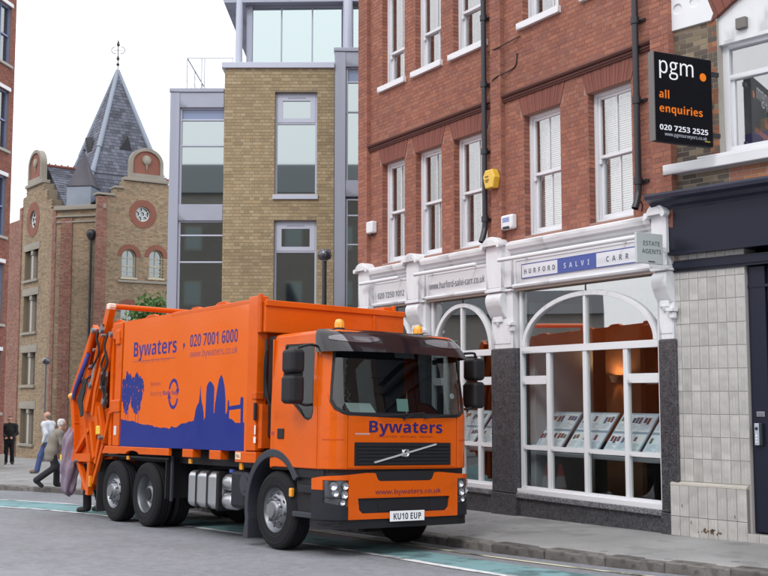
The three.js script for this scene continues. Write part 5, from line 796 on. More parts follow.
  ad(gr, 'slash_bar', bar(V(0.68, 1.21, zf + 0.02), V(1.72, 1.45, zf + 0.012), 0.02, 0.032, V(0, 0, 1)), std({ color: lin(0.6, 0.6, 0.63), roughness: 0.35, metalness: 0.3 })); ad(gr, 'badge', merge([new THREE.TorusGeometry(0.045, 0.011, 8, 20).translate(1.19, 1.33, zf + 0.035), rb2(1.13, 1.25, 1.28, 1.38, zf + 0.005, zf + 0.028, 0.012)]), K.chrome);
  // bumper
  const bp = gp(T, 'bumper'), LZ = Ls + 0.02, lampT0 = Ls + 0.02, lampT1 = Ls + La + 0.06;
  // the front bumper bulges a little beyond the cab
  const notch = [[lampT1, 0.48], [TT - lampT1, 0.48], [TT - lampT1, 1.05], [TT / 2 + 0.6, 1.075], [TT / 2 + 0.5, 1.07], [TT / 2 + 0.46, 0.985], [TT / 2 + 0.42, 0.965], [TT / 2 - 0.42, 0.965], [TT / 2 - 0.46, 0.985], [TT / 2 - 0.5, 1.07], [TT / 2 - 0.6, 1.075], [lampT1, 1.05]];
  const intake = [[TT / 2 - 0.75, 0.6], [TT / 2 - 0.7, 0.555], [TT / 2 + 0.7, 0.555], [TT / 2 + 0.75, 0.6], [TT / 2 + 0.77, 0.75], [TT / 2 - 0.77, 0.75]];
  ad(bp, 'bumper_skin', patch(notch, [intake], 0.045, 0.06), K.orange);
  ad(bp, 'intake', patch(intake, [], 0.02, 0), K.charcoal); ad(bp, 'intake_grille', patch([[TT / 2 - 0.44, 0.575], [TT / 2 + 0.44, 0.575], [TT / 2 + 0.44, 0.73], [TT / 2 - 0.44, 0.73]], [], 0.026, 0.006), K.black);
  ad(bp, 'step_plate', patch([[TT / 2 - 0.6, 0.93], [TT / 2 + 0.6, 0.93], [TT / 2 + 0.55, 1.09], [TT / 2 - 0.55, 1.09]], [], 0.03, 0.03), K.black);
  ad(bp, 'backing', patch([[1.0, 0.37], [TT - 1.0, 0.37], [TT - 1.0, 1.13], [1.0, 1.13]], [], -0.03, 0), K.black);
  ad(bp, 'lower_lip', patch([[1.15, 0.36], [TT - 1.15, 0.36], [TT - 1.15, 0.478], [1.15, 0.478]], [], 0.02, 0.06), K.black);
  for (const s of [0, 1]) {
    const mp = (P) => s ? mir(P) : P;
    ad(bp, 'bumper_end', patch(mp([[tz(1.02), 0.86], [lampT0 + 0.08, 0.86], [lampT0 + 0.08, 0.984], [lampT1 - 0.004, 0.984], [lampT1 - 0.004, 1.05], [lampT0 + 0.1, 1.035], [tz(1.02), 1.0]]), [], 0.045, 0.06), K.orange);
    ad(bp, 'bumper_corner', patch(mp([[tz(1.02), 0.48], [lampT1 - 0.004, 0.48], [lampT1 - 0.004, 0.64], [lampT0 + 0.085, 0.7], [lampT0 + 0.085, 0.855], [tz(1.02), 0.855]]), [], 0.042, 0.06), K.charcoal);
    const h = gp(T, 'headlight'); ad(h, 'housing', patch(mp([[lampT0 + 0.086, 0.7], [lampT1 - 0.006, 0.645], [lampT1 - 0.006, 0.98], [lampT0 + 0.086, 0.98]]), [], 0.012, 0), std({ color: lin(0.12, 0.12, 0.13), roughness: 0.25, metalness: 0.7 }));
    const lamps = [[0.2, 0.91, 0.05], [0.33, 0.91, 0.045], [0.22, 0.82, 0.045], [0.32, 0.8, 0.05], [0.3, 0.7, 0.035]];
    for (const [dt, w, r] of lamps) { const t = s ? TT - (lampT0 + dt) : lampT0 + dt, p = skin(t, w, 0.03), q = skin(t, w, 0.05).sub(p).normalize(); const g = lathe([[0.0, -0.01], [r * 0.6, 0.0], [r, 0.02], [r * 1.02, 0.022]], 16); g.applyQuaternion(new THREE.Quaternion().setFromUnitVectors(V(0, 1, 0), q)).translate(p.x, p.y, p.z); ad(h, 'reflector', g, K.chrome); }
    ad(h, 'lens', patch(mp([[lampT0 + 0.09, 0.705], [lampT1 - 0.01, 0.65], [lampT1 - 0.01, 0.976], [lampT0 + 0.09, 0.976]]), [], 0.046, 0), K.lens);
    ad(h, 'divider', patch(mp([[lampT0 + 0.09, 0.76], [lampT1 - 0.01, 0.745], [lampT1 - 0.01, 0.757], [lampT0 + 0.09, 0.772]]), [], 0.048, 0.02), K.charcoal);
  }
  // number plate and lettering on the front
  const curveDecal = (name, v0, v1, y0, y1, off, draw, ppm, opts = {}) => { const w = v1 - v0, h = y1 - y0, g = new THREE.PlaneGeometry(w, h, 12, 1).translate((v0 + v1) / 2, (y0 + y1) / 2, 0), p = g.attributes.position; for (let i = 0; i < p.count; i++) p.setZ(i, 1.345 + off + 0.035 * (1 - ((p.getX(i) - TW / 2) / (TW / 2)) ** 2)); g.computeVertexNormals(); return ad(T, name, g, phy({ map: canvasTex(w, h, draw, ppm), transparent: true, roughness: 0.35, ...opts })); };
  curveDecal('front_lettering', 0.56, 1.88, 1.53, 1.79, 0.016, (x, w, h) => { textFit(x, 'Bywaters', 'bold $px sans-serif', h * 0.82, w / 2, h * 0.44, w * 0.97, '#2a1f66'); textFit(x, 'COLLECTION  ·  RECYCLING  ·  RECOVERY', '$px sans-serif', h * 0.13, w * 0.5, h * 0.93, w * 0.7, '#8d3a2a'); }, 700);
  curveDecal('maker_script', 0.38, 0.62, 1.56, 1.6, 0.016, (x, w, h) => { x.strokeStyle = '#c9c4c4'; x.lineWidth = h * 0.2; x.beginPath(); for (let k = 0; k < 7; k++) { x.moveTo(w * (0.05 + 0.135 * k), h * 0.25); x.lineTo(w * (0.1 + 0.135 * k), h * 0.75); x.lineTo(w * (0.15 + 0.135 * k), h * 0.25); } x.stroke(); }, 900);
  curveDecal('web_address', 0.68, 1.81, 0.775, 0.875, 0.05, (x, w, h) => textFit(x, 'www.bywaters.co.uk', '$px sans-serif', h * 0.8, w / 2, h * 0.48, w * 0.98, '#4a2a58'), 700);
  curveDecal('number_plate', 0.92, 1.5, 0.44, 0.575, 0.062, (x, w, h) => { x.fillStyle = '#f1f1f4'; x.fillRect(0, 0, w, h); textFit(x, 'KU10 EUP', 'bold $px sans-serif', h * 0.86, w / 2, h * 0.53, w * 0.82, '#23233a'); }, 900, { transparent: false });
  // smoked visor
  { const vis = gp(T, 'sun_visor'), n = 40, m = 8, tA = 1.26, tB = TT - 1.26, prof = (q) => [lerp(2.66, 2.975, q), 0.2 * Math.pow(1 - q, 0.55) - 0.03 * q]; const surf = (o) => gridMesh(steps(0, 1, 1 / n), steps(0, 1, 1 / m), (u, q) => { const [w, off] = prof(q), e = Math.sin(Math.PI * u), bow = 0.06 * Math.pow(e, 0.5), s = skin(lerp(tA, tB, u), 2.75, off * (0.35 + 0.65 * Math.min(1, e * 3)) + o); return [s.x, w - 0.02 * (1 - e), s.z + bow * (1 - q) - 0.1 * q]; });
    ad(vis, 'visor_shell', merge([surf(0), surf(-0.012)]), K.visor);
    for (const s of [0, 1]) { const g = gridMesh(steps(0, 1, 1 / 10), steps(0, 1, 0.25), (a, b) => { const u = s ? lerp(0.66, 0.93, a) : lerp(0.07, 0.34, a), q = lerp(0.4, 0.8, 0.5 + (b - 0.5) * Math.pow(Math.sin(Math.PI * clamp(a * 0.94 + 0.03, 0, 1)), 0.5)), [w, off] = prof(q), e = Math.sin(Math.PI * u), p = skin(lerp(tA, tB, u), 2.75, off * (0.35 + 0.65 * Math.min(1, e * 3)) + 0.008); return [p.x, w - 0.02 * (1 - e) , p.z + 0.06 * Math.pow(e, 0.5) * (1 - q) - 0.1 * q]; }); ad(vis, 'visor_inset', g, phy({ color: lin(0.1, 0.085, 0.1), roughness: 0.08, clearcoat: 1, metalness: 0.4 })); } }
  for (const v of [0.46, 1.82]) { const b = gp(T, 'beacon', frame(v, 2.955, 0.86)); ad(b, 'beacon_base', cyl(0.075, 0.08, 0.05, 16).translate(0, 0.025, 0), K.black); ad(b, 'dome', lathe([[0.068, 0.05], [0.068, 0.12], [0.05, 0.16], [0.0, 0.175]], 18), K.beacon); }
  ad(T, 'marker_lamp', rb2(0.14, 0.24, 2.93, 2.97, 0.86, 0.94, 0.01), K.black);
  // mirrors
  for (const s of [0, 1]) {
    const mr = gp(T, 'mirror'), X = (v) => s ? TW - v : v, zb = s ? 1.0 : 0.7;
    ad(mr, 'mirror_housing', rb2(X(-0.36), X(-0.14), 2.36, 2.68, zb, zb + 0.2 + 0.08, 0.06, 4), K.black); ad(mr, 'mirror_housing', rb2(X(-0.36), X(-0.14), 1.96, 2.34, zb, zb + 0.28, 0.06, 4), K.black);
    ad(mr, 'mirror_glass', b2(X(-0.34), X(-0.16), 2.0, 2.3, zb - 0.004, zb + 0.01), M.mirrorGlass);
    ad(mr, 'mirror_arm', tube([[X(0.05), 2.72, 1.0], [X(-0.1), 2.74, zb + 0.3], [X(-0.22), 2.7, zb + 0.2]], 0.018, 14, 8), K.black); ad(mr, 'mirror_arm', tube([[X(0.02), 1.96, 0.9], [X(-0.1), 1.95, zb + 0.2], [X(-0.22), 2.0, zb + 0.16]], 0.018, 14, 8), K.black);
  }
  // cabin furniture
  ad(cab, 'dashboard', merge([rb2(0.12, TW - 0.12, 1.5, 1.8, 0.85, 1.24, 0.06, 3), rb2(0.35, 0.95, 1.75, 1.87, 0.82, 1.05, 0.04, 3)]), K.cabTrim);
  ad(cab, 'steering_wheel', merge([new THREE.TorusGeometry(0.23, 0.018, 8, 32).rotateX(-1.0).translate(0.62, 1.92, 0.72), rod(V(0.62, 1.92, 0.72), V(0.62, 1.65, 0.95), 0.03, 8), bar(V(0.42, 1.92, 0.72), V(0.82, 1.92, 0.72), 0.03, 0.02)]), K.black);
  for (const v of [0.62, 1.75]) { ad(cab, 'seat', merge([rb2(v - 0.26, v + 0.26, 1.35, 1.5, 0.05, 0.55, 0.05, 3), rb2(v - 0.26, v + 0.26, 1.45, 2.15, -0.08, 0.1, 0.06, 3), rb2(v - 0.14, v + 0.14, 2.16, 2.4, -0.06, 0.06, 0.04, 3)]), K.seat); }
  ad(cab, 'lining', merge([b2(0.08, TW - 0.08, 1.15, 2.85, -0.108, -0.1), b2(0.1, TW - 0.1, 2.82, 2.86, -0.15, 1.0)]), K.cabTrim);
  ad(cab, 'dashboard_paper', box(0.42, 0.004, 0.2).rotateX(0.75).translate(0.62, 1.92, 1.16), K.paper); ad(cab, 'windscreen_notice', box(0.19, 0.17, 0.003).rotateX(-0.15).translate(1.2, 1.97, 1.325), K.greenPaper); ad(cab, 'upper_notice', box(0.34, 0.09, 0.003).rotateX(-0.3).translate(1.32, 2.66, 1.2), std({ color: lin(0.35, 0.35, 0.4), roughness: 0.6 })); ad(cab, 'tax_disc', cyl(0.04, 0.04, 0.004, 16).rotateX(1.4).translate(2.13, 2.12, 1.25), K.paper);
  ad(cab, 'cabin_mirror', rb2(1.85, 2.05, 2.55, 2.62, 1.14, 1.17, 0.02), K.black);
  // wheel arch, step box and side lamps
  for (const s of [0, 1]) {
    const X = (v) => s ? TW - v : v, fd = gp(T, 'wheel_arch'), o = [], i2 = [];
    for (let k = 0; k <= 22; k++) { const a = lerp(Math.PI * 1.08, Math.PI * 0.2, k / 22); o.push([0.75 * Math.cos(a) - 0.02, 0.56 + 0.8 * Math.sin(a)]); i2.unshift([0.66 * Math.cos(a) - 0.02, 0.55 + 0.7 * Math.sin(a)]); }
    const prof = [...o, [0.62, 1.0], [0.56, 0.95], ...i2, [-0.66, 0.1], [-0.8, 0.1]];
    const ge = prism(prof.map(([z, y]) => [-z, y]), 0, 0.42, [], 0.012).rotateY(Math.PI / 2); ad(fd, 'arch_shell', uvm(ge.translate(s ? TW - 0.4 : -0.02, 0, 0)), K.fender);
    const st = gp(T, 'cab_step'); ad(st, 'step_box', merge([b2(X(0.06), X(0.4), 0.5, 1.1, 0.5, 1.04), b2(X(0.02), X(0.4), 1.0, 1.11, 0.44, 1.2)]), K.black);
    ad(st, 'tread', rb2(X(-0.01), X(0.3), 0.48, 0.55, 0.5, 1.1, 0.01), K.fender); ad(st, 'tread', rb2(X(0.0), X(0.3), 0.8, 0.9, 0.62, 1.04, 0.01), K.charcoal);
    ad(T, 'indicator_lamp', rb2(X(-0.03), X(0.03), 0.73, 0.85, 0.43, 0.5, 0.02, 3), K.amber);
  }
  decal(T, 'fleet_number', 0.12, 0.08, (x, w, h) => textFit(x, '170', 'bold $px sans-serif', h * 0.9, w / 2, h / 2, w * 0.9, '#8b2f5e'), 700, {}, new THREE.Matrix4().makeRotationY(-Math.PI / 2).setPosition(-0.006, 1.57, -0.05));

  // --- chassis, axles, wheels ---
  ad(T, 'chassis_rail', b2(0.72, 0.82, 0.78, 1.06, -6.2, 1.1), K.black); ad(T, 'chassis_rail', b2(1.57, 1.67, 0.78, 1.06, -6.2, 1.1), K.black);
  for (const z of [-5.6, -3.2, -1.6, -0.5]) ad(T, 'cross_member', b2(0.82, 1.57, 0.84, 1.0, z - 0.05, z + 0.05), K.black);
  ad(T, 'engine', rb2(0.85, 1.54, 0.42, 1.06, -0.9, 0.9, 0.06), K.black); ad(T, 'sub_frame', b2(0.25, TW - 0.25, 1.065, 1.295, -5.9, -0.8), K.black);
  for (const z of [0, -4.2, -5.5]) ad(T, 'axle', rod(V(0.25, 0.53, z), V(TW - 0.25, 0.53, z), 0.09, 12), K.black);
  ad(T, 'differential', new THREE.SphereGeometry(0.24, 16, 10).translate(1.19, 0.53, -4.2), K.black);
  const R0 = 0.53, tyreP = [[0.3, -0.13], [0.34, -0.145], [0.42, -0.15], [0.485, -0.142], [0.515, -0.125], [0.527, -0.1], [R0, -0.085], [R0, -0.06], [0.518, -0.055], [0.518, -0.045], [R0, -0.04], [R0, -0.008], [0.518, -0.004], [0.518, 0.004], [R0, 0.008], [R0, 0.04], [0.518, 0.045], [0.518, 0.055], [R0, 0.06], [R0, 0.085], [0.527, 0.1], [0.515, 0.125], [0.485, 0.142], [0.42, 0.15], [0.34, 0.145], [0.3, 0.13]];
  const tyreG = uvm(lathe(tyreP, 56).rotateZ(Math.PI / 2)), ribG = merge([0.36, 0.45].map((r) => new THREE.TorusGeometry(r, 0.004, 5, 56).rotateY(Math.PI / 2).translate(r < 0.4 ? -0.147 : -0.149, 0, 0)));
  const deep = lathe([[0.305, 0.14], [0.3, 0.12], [0.285, 0.1], [0.28, -0.0], [0.265, -0.05], [0.2, -0.06], [0.15, -0.055], [0.15, 0.03], [0.13, 0.07], [0.0, 0.075]], 40).rotateZ(Math.PI / 2);
  const flat = lathe([[0.305, 0.14], [0.3, 0.125], [0.285, 0.11], [0.27, 0.075], [0.25, 0.07], [0.235, 0.085], [0.2, 0.13], [0.165, 0.135], [0.14, 0.13], [0.13, 0.16], [0.12, 0.19], [0.06, 0.2], [0.0, 0.2]], 40).rotateZ(Math.PI / 2);
  const nut = cyl(0.017, 0.019, 0.05, 6).rotateZ(Math.PI / 2);
  const wheel = (v, z, kind, side) => {
    const w = gp(T, 'wheel', new THREE.Matrix4().makeRotationY(side > 0 ? Math.PI : 0).setPosition(v, R0, z)); w.rotation.x = 0;
    ad(w, 'tyre', tyreG, K.tyre); ad(w, 'sidewall_rib', ribG, K.rubber); ad(w, 'rim', kind === 'deep' ? deep : flat, K.steel);
    if (kind !== 'deep') { for (let k = 0; k < 8; k++) { const a = k * Math.PI / 4 + 0.2; const h = ad(w, 'hand_hole', new THREE.CircleGeometry(0.022, 12).rotateY(-Math.PI / 2).translate(-0.098, 0.222 * Math.cos(a), 0.222 * Math.sin(a)), K.black); h.position.x -= 0.022; } }
    for (let k = 0; k < 10; k++) { const a = k * Math.PI / 5; ad(w, 'wheel_nut', nut, kind === 'deep' ? K.steelDull : K.steel).position.set(kind === 'deep' ? 0.04 : -0.15, 0.175 * Math.cos(a), 0.175 * Math.sin(a)); }
    ad(w, 'hub', cyl(0.1, 0.12, 0.1, 20).rotateZ(Math.PI / 2).translate(kind === 'deep' ? -0.04 : -0.17, 0, 0), kind === 'deep' ? K.black : K.steelDull);
  };
  wheel(0.17, 0, 'flat', -1); wheel(TW - 0.17, 0, 'flat', 1); wheel(0.17, -5.5, 'flat', -1); wheel(TW - 0.17, -5.5, 'flat', 1);
  for (const [v, s] of [[0.17, -1], [TW - 0.17, 1]]) wheel(v, -4.2, 'deep', s); for (const v of [0.5, TW - 0.5]) ad(T, 'inner_tyre', tyreG, K.tyre).position.set(v, R0, -4.2);
  // running gear along the side
  const tk = gp(T, 'fuel_tank'); ad(tk, 'tank', uvm(rb2(0.07, 0.62, 0.42, 0.98, -2.78, -1.72, 0.1, 5)), K.alu); for (const z of [-2.44, -2.08, -1.76]) ad(tk, 'strap', rb2(0.055, 0.63, 0.405, 0.995, z - 0.035, z + 0.035, 0.1, 5), K.black); ad(tk, 'filler_cap', cyl(0.05, 0.05, 0.05, 16).translate(0.25, 1.0, -1.62), std({ color: lin(0.05, 0.1, 0.4), roughness: 0.5 }));
  for (const [y, z] of [[0.83, -1.56], [0.56, -1.56]]) ad(T, 'air_tank', merge([cyl(0.13, 0.13, 0.24, 20).rotateX(Math.PI / 2), new THREE.SphereGeometry(0.13, 20, 10).scale(1, 1, 0.4).translate(0, 0, 0.12)]).translate(0.24, y, z), K.alu);
  ad(T, 'battery_box', rb2(0.1, 0.66, 0.48, 1.02, -1.42, -0.98, 0.06, 3), K.charcoal); ad(T, 'silencer_cap', merge([cyl(0.17, 0.17, 0.16, 24).rotateZ(Math.PI / 2).translate(0.12, 0.84, -0.86), cyl(0.1, 0.1, 0.02, 20).rotateZ(Math.PI / 2).translate(0.03, 0.84, -0.86)]), K.fender);
  ad(T, 'side_skirt', b2(0.1, 0.13, 0.46, 1.18, -3.42, -3.36), K.fender);
  for (const s of [0, 1]) { const X = (v) => s ? TW - v : v; ad(T, 'mud_flap', b2(X(0.04), X(0.62), 0.12, 1.15, -6.3, -6.26), K.rubber); ad(T, 'rear_mudguard', merge([b2(X(0.05), X(0.62), 1.12, 1.15, -6.25, -3.4), b2(X(0.05), X(0.62), 0.5, 1.12, -3.5, -3.47)]), K.black); }
  ad(T, 'hanging_lamp', rb2(0.03, 0.07, 1.08, 1.15, -5.02, -4.94, 0.01), K.amber); ad(T, 'hanging_lamp', rb2(0.03, 0.07, 1.08, 1.16, -2.66, -2.58, 0.01), K.amber); ad(T, 'hanging_lamp', rb2(0.03, 0.07, 1.04, 1.14, -1.04, -0.96, 0.01), K.amber);
}
// --- truck body: hopper box, printed side, roof hooks, front frame ---
{
  const T = truck, body = gp(T, 'body'), Z0 = -5.25, Z1 = -0.8, Y0 = 1.31, Y1 = 3.49;
  ad(body, 'hull', merge([b2(0.012, TW - 0.012, Y0, Y1 - 0.004, Z0, Z1)]), K.orangeDull);
  const art = (x, W, H, mirrored) => { // drawn as seen from outside: rear at the left on the driver's side
    const px = (z) => (z - Z0) / (Z1 - Z0) * W, py = (y) => (Y1 - y) / (Y1 - Y0) * H, sc = W / (Z1 - Z0), blue = '#1d2d7d', pur = '#2f2a80';
    x.fillStyle = '#dd6208'; x.fillRect(0, 0, W, H);
    const R = rng(900);
    // skyline with towers, dome and bridge; drawn as one flat print
    x.fillStyle = blue; x.beginPath(); x.moveTo(px(-5.25), py(1.3)); x.lineTo(px(-5.25), py(1.78));
    const pts = [[-5.1, 1.76], [-4.8, 1.75], [-4.44, 1.7], [-4.1, 1.68], [-3.7, 1.64], [-3.3, 1.62], [-3.25, 1.66], [-3.1, 1.64], [-2.9, 1.7], [-2.75, 1.71], [-2.6, 1.74], [-2.46, 1.74], [-2.42, 1.84], [-2.4, 1.92], [-2.34, 2.0], [-2.3, 2.02], [-2.28, 2.12], [-2.255, 2.3], [-2.23, 2.12], [-2.2, 2.02], [-2.17, 1.98], [-2.13, 1.86], [-2.12, 1.76], [-2.08, 1.8], [-2.07, 2.16], [-2.06, 2.26], [-2.03, 2.31], [-1.97, 2.35], [-1.91, 2.33], [-1.85, 2.28], [-1.82, 2.24], [-1.82, 1.86], [-1.8, 1.86], [-1.79, 1.98], [-1.74, 2.2], [-1.69, 2.36], [-1.62, 2.44], [-1.56, 2.37], [-1.5, 2.24], [-1.46, 2.06], [-1.45, 1.84], [-1.4, 1.88], [-1.395, 2.03], [-1.37, 2.06], [-1.345, 2.03], [-1.34, 1.96], [-1.0, 1.98], [-0.995, 2.07], [-0.96, 2.1], [-0.9, 2.07], [-0.9, 1.7], [-0.98, 1.72], [-0.98, 1.92], [-1.335, 1.9], [-1.335, 1.78], [-1.24, 1.77], [-1.1, 1.71], [-0.95, 1.72], [-0.86, 1.72], [-0.86, 1.3]];
    let prev = [-5.25, 1.78]; for (const p of pts) { const d = Math.abs(p[0] - prev[0]); if (p[1] < 1.8 && d > 0.12) { const n = Math.ceil(d / 0.05); for (let k = 1; k < n; k++) x.lineTo(px(lerp(prev[0], p[0], k / n)), py(lerp(prev[1], p[1], k / n) + (R() - 0.5) * 0.025)); } x.lineTo(px(p[0]), py(p[1])); prev = p; }
    x.closePath(); x.fill();
    // tree pair
    for (let k = 0; k < 1300; k++) { const w = k % 2, cx = w ? -4.62 : -5.04, cy = w ? 2.24 : 2.26, a = R() * 6.28, r = Math.sqrt(R()), zz = cx + 0.26 * r * Math.cos(a) * (w ? 1 : 0.78) * (0.75 + 0.5 * vnoise(a * 2, w * 7, 911)), yy = cy + 0.31 * r * Math.sin(a) * (0.7 + 0.6 * vnoise(a * 2.3, w * 5 + 3, 917)); x.beginPath(); x.arc(px(zz), py(yy), (0.009 + 0.022 * R()) * sc, 0, 7); x.fill(); }
    for (const z of [-5.08, -4.98, -4.66, -4.55]) { x.fillRect(px(z), py(2.0), 0.018 * sc, (2.0 - 1.72) * sc); }
    // recycling arrows
    x.strokeStyle = pur; x.lineWidth = 0.055 * sc; for (const s of [0, 1]) { x.beginPath(); x.ellipse(px(-3.22), py(2.18), 0.16 * sc, 0.22 * sc, 0, s ? 0.35 : Math.PI + 0.35, s ? Math.PI - 0.35 : 2 * Math.PI - 0.35); x.stroke(); const a = s ? Math.PI - 0.35 : 2 * Math.PI - 0.35, tx = px(-3.22) + 0.16 * sc * Math.cos(a), ty = py(2.18) + 0.22 * sc * Math.sin(a), d = s ? -1 : 1; x.fillStyle = pur; x.beginPath(); x.moveTo(tx - d * 0.07 * sc, ty); x.lineTo(tx + d * 0.06 * sc, ty); x.lineTo(tx + d * 0.01 * sc, ty + d * 0.1 * sc); x.fill(); }
    textFit(x, 'Bywaters', 'bold $px sans-serif', 0.1 * sc, px(-4.07), py(2.36), 0.38 * sc, '#9a3f3a', 'left'); textFit(x, 'Recycling', '$px sans-serif', 0.1 * sc, px(-4.07), py(2.2), 0.42 * sc, '#7d3548', 'left'); textFit(x, 'Made Easy', 'bold $px sans-serif', 0.1 * sc, px(-3.62), py(2.2), 0.56 * sc, '#4a2f74', 'left');
    // name, numbers
    textFit(x, 'Bywaters', 'bold $px sans-serif', 0.35 * sc, px(-4.86), py(2.97), 1.72 * sc, pur, 'left'); x.fillStyle = '#5a3a6a'; x.fillRect(px(-4.85), py(2.77), 1.66 * sc, 0.008 * sc); textFit(x, 'COLLECTION · RECYCLING · RECOVERY', '$px sans-serif', 0.055 * sc, px(-4.5), py(2.74), 1.1 * sc, '#7d3f55', 'left');
    x.fillStyle = pur; x.beginPath(); x.arc(px(-2.89), py(2.95), 0.035 * sc, 0, 7); x.fill(); x.beginPath(); x.moveTo(px(-2.93), py(2.86)); x.lineTo(px(-2.84), py(2.95)); x.lineTo(px(-2.9), py(2.95)); x.fill();
    textFit(x, '020 7001 6000', 'bold $px sans-serif', 0.27 * sc, px(-2.68), py(3.0), 1.56 * sc, '#3f2a70', 'left'); textFit(x, 'www.bywaters.co.uk', '$px sans-serif', 0.15 * sc, px(-2.66), py(2.79), 1.53 * sc, '#5a3468', 'left');
  };
  const pm = phy({ map: canvasTex(Z1 - Z0, Y1 - Y0, art, 440), roughness: 0.36, roughnessMap: roughVar, specularIntensity: 0.4, clearcoat: 0.35, clearcoatRoughness: 0.05 });
  const sp = gridMesh(steps(0, 1, 1 / 24), steps(0, 1, 0.25), (u, v) => [0.002 + 0.008 * Math.sin(u * 17.1) * Math.sin(Math.PI * v), lerp(Y0, Y1, v), lerp(Z0, Z1, u)]);
  { const uv = sp.attributes.uv, p = sp.attributes.position; for (let i = 0; i < p.count; i++) uv.setXY(i, (p.getZ(i) - Z0) / (Z1 - Z0), (p.getY(i) - Y0) / (Y1 - Y0)); }
  ad(body, 'printed_side', sp, pm);
  ad(body, 'nearside_panel', uvm(b2(TW - 0.01, TW - 0.002, Y0, Y1, Z0, Z1)), K.orange);
  ad(body, 'roof_plate', uvm(b2(0.05, TW - 0.05, Y1 - 0.03, Y1 + 0.02, Z0 + 0.02, Z1)), K.orangeDull);
  // sheeting hooks along the top edge
  const hook = (z0, z1, h) => { for (const X of [0.02, TW - 0.1]) ad(body, 'roof_hook', prism([[z0, Y1 - 0.02], [z1, Y1 - 0.02], [z1, Y1 + h * 0.3], [lerp(z0, z1, 0.75), Y1 + h], [lerp(z0, z1, 0.25), Y1 + h], [z0, Y1 + h * 0.3]].map(([z, y]) => [-z, y]), 0, 0.08, [], 0.01).rotateY(Math.PI / 2).translate(X, 0, 0), K.orangeDull); };
  hook(-4.45, -3.98, 0.055); hook(-3.4, -3.1, 0.03); hook(-2.75, -2.4, 0.05); hook(-1.92, -1.5, 0.06);
  ad(body, 'top_rail', rb2(0.0, 0.06, Y1 - 0.05, Y1 + 0.015, -3.4, Z1, 0.01), K.orange);
  // front frame: posts and the deep top beam standing above the cab
  for (const s of [0, 1]) { const X = (v) => s ? TW - v : v; ad(body, 'front_post', uvm(rb2(X(-0.012), X(0.16), 1.32, 3.54, -0.8, -0.53, 0.015)), K.orange); ad(body, 'post_edge', rb2(X(-0.02), X(0.02), 3.0, 3.56, -0.53, -0.45, 0.01), K.orangeDull); ad(body, 'post_bracket', rb2(X(-0.03), X(0.1), 2.05, 2.15, -0.62, -0.5, 0.01), K.orangeDull); }
  ad(body, 'top_beam', uvm(rb2(0.03, TW + 0.14, 3.0, 3.46, -0.62, -0.4, 0.02)), K.orange); ad(body, 'beam_lip', uvm(rb2(0.03, TW + 0.14, 3.38, 3.47, -0.42, -0.37, 0.015)), K.orange);
  ad(body, 'beam_rib', b2(1.92, 1.96, 3.02, 3.37, -0.4, -0.375), K.orange);
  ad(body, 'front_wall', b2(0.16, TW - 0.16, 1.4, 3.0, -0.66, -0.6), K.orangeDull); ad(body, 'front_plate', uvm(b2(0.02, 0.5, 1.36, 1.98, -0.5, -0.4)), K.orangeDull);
  ad(T, 'intake_stack', merge([rb2(0.12, 0.42, 1.5, 2.95, -0.46, -0.18, 0.05, 3)]), K.black);
  ad(T, 'coolant_hose', tube([[0.06, 2.9, -0.4], [0.04, 2.6, -0.36], [0.05, 2.3, -0.38], [0.1, 2.0, -0.34], [0.2, 1.8, -0.3]], 0.022, 30, 8), K.rubber); ad(T, 'grab_handle', tube([[-0.03, 2.75, -0.2], [-0.05, 2.7, -0.22], [-0.05, 2.1, -0.22], [-0.03, 2.05, -0.2]], 0.012, 24, 8), K.black);
  ad(body, 'warning_label', b2(-0.018, -0.014, 1.43, 1.52, -0.56, -0.5), M.white); ad(body, 'warning_label', b2(-0.018, -0.014, 1.55, 1.68, -0.545, -0.51), M.white); ad(body, 'latch', rb2(-0.04, 0, 1.75, 2.0, -0.55, -0.5, 0.012), K.charcoal);
  // lower side rail with wheel bulge, brackets
  const rail = [[-6.02, 1.17], [-5.02, 1.18]]; for (let k = 0; k <= 10; k++) { const a = Math.PI * (1 - k / 10); rail.push([-4.7 + 0.26 * Math.cos(a), 1.185 + 0.055 * Math.sin(a)]); } rail.push([-3.28, 1.19], [-3.28, 1.305], [-5.88, 1.305]);
  for (const X of [-0.012, TW - 0.05]) ad(body, 'side_rail', prism(rail.map(([z, y]) => [-z, y]), 0, 0.06, [], 0.008).rotateY(Math.PI / 2).translate(X, 0, 0), K.orange);
  for (const [a, b, c] of [[-2.8, -2.45, 1.18], [-1.9, -1.55, 1.17], [-1.1, -0.5, 1.15]]) { ad(body, 'body_bracket', rb2(-0.01, 0.14, c, 1.306, a, b, 0.01), K.orange); }
  decal(body, 'capacity_mark', 0.16, 0.1, (x, w, h) => { x.fillStyle = '#e6c9a8'; x.fillRect(0, 0, w, h); textFit(x, 'No.', 'bold $px sans-serif', h * 0.8, w / 2, h / 2, w * 0.8, '#6b2a20'); }, 500, {}, new THREE.Matrix4().makeRotationY(-Math.PI / 2).setPosition(-0.0145, 1.24, -1.0));

  // --- tailgate with packer arms and hydraulics ---
  const tg = gp(T, 'tailgate');
  const hullP = [[-5.26, 1.2], [-5.26, 3.46], [-5.7, 3.58], [-6.5, 3.46], [-6.88, 3.5], [-7.28, 2.85], [-7.56, 2.25], [-7.42, 1.75], [-7.34, 1.05], [-6.95, 0.95], [-6.6, 0.92], [-6.02, 1.18]];
  const openP = [[-6.78, 2.42], [-6.95, 2.44], [-7.2, 2.12], [-7.16, 1.96], [-6.98, 1.86], [-6.86, 2.05]];
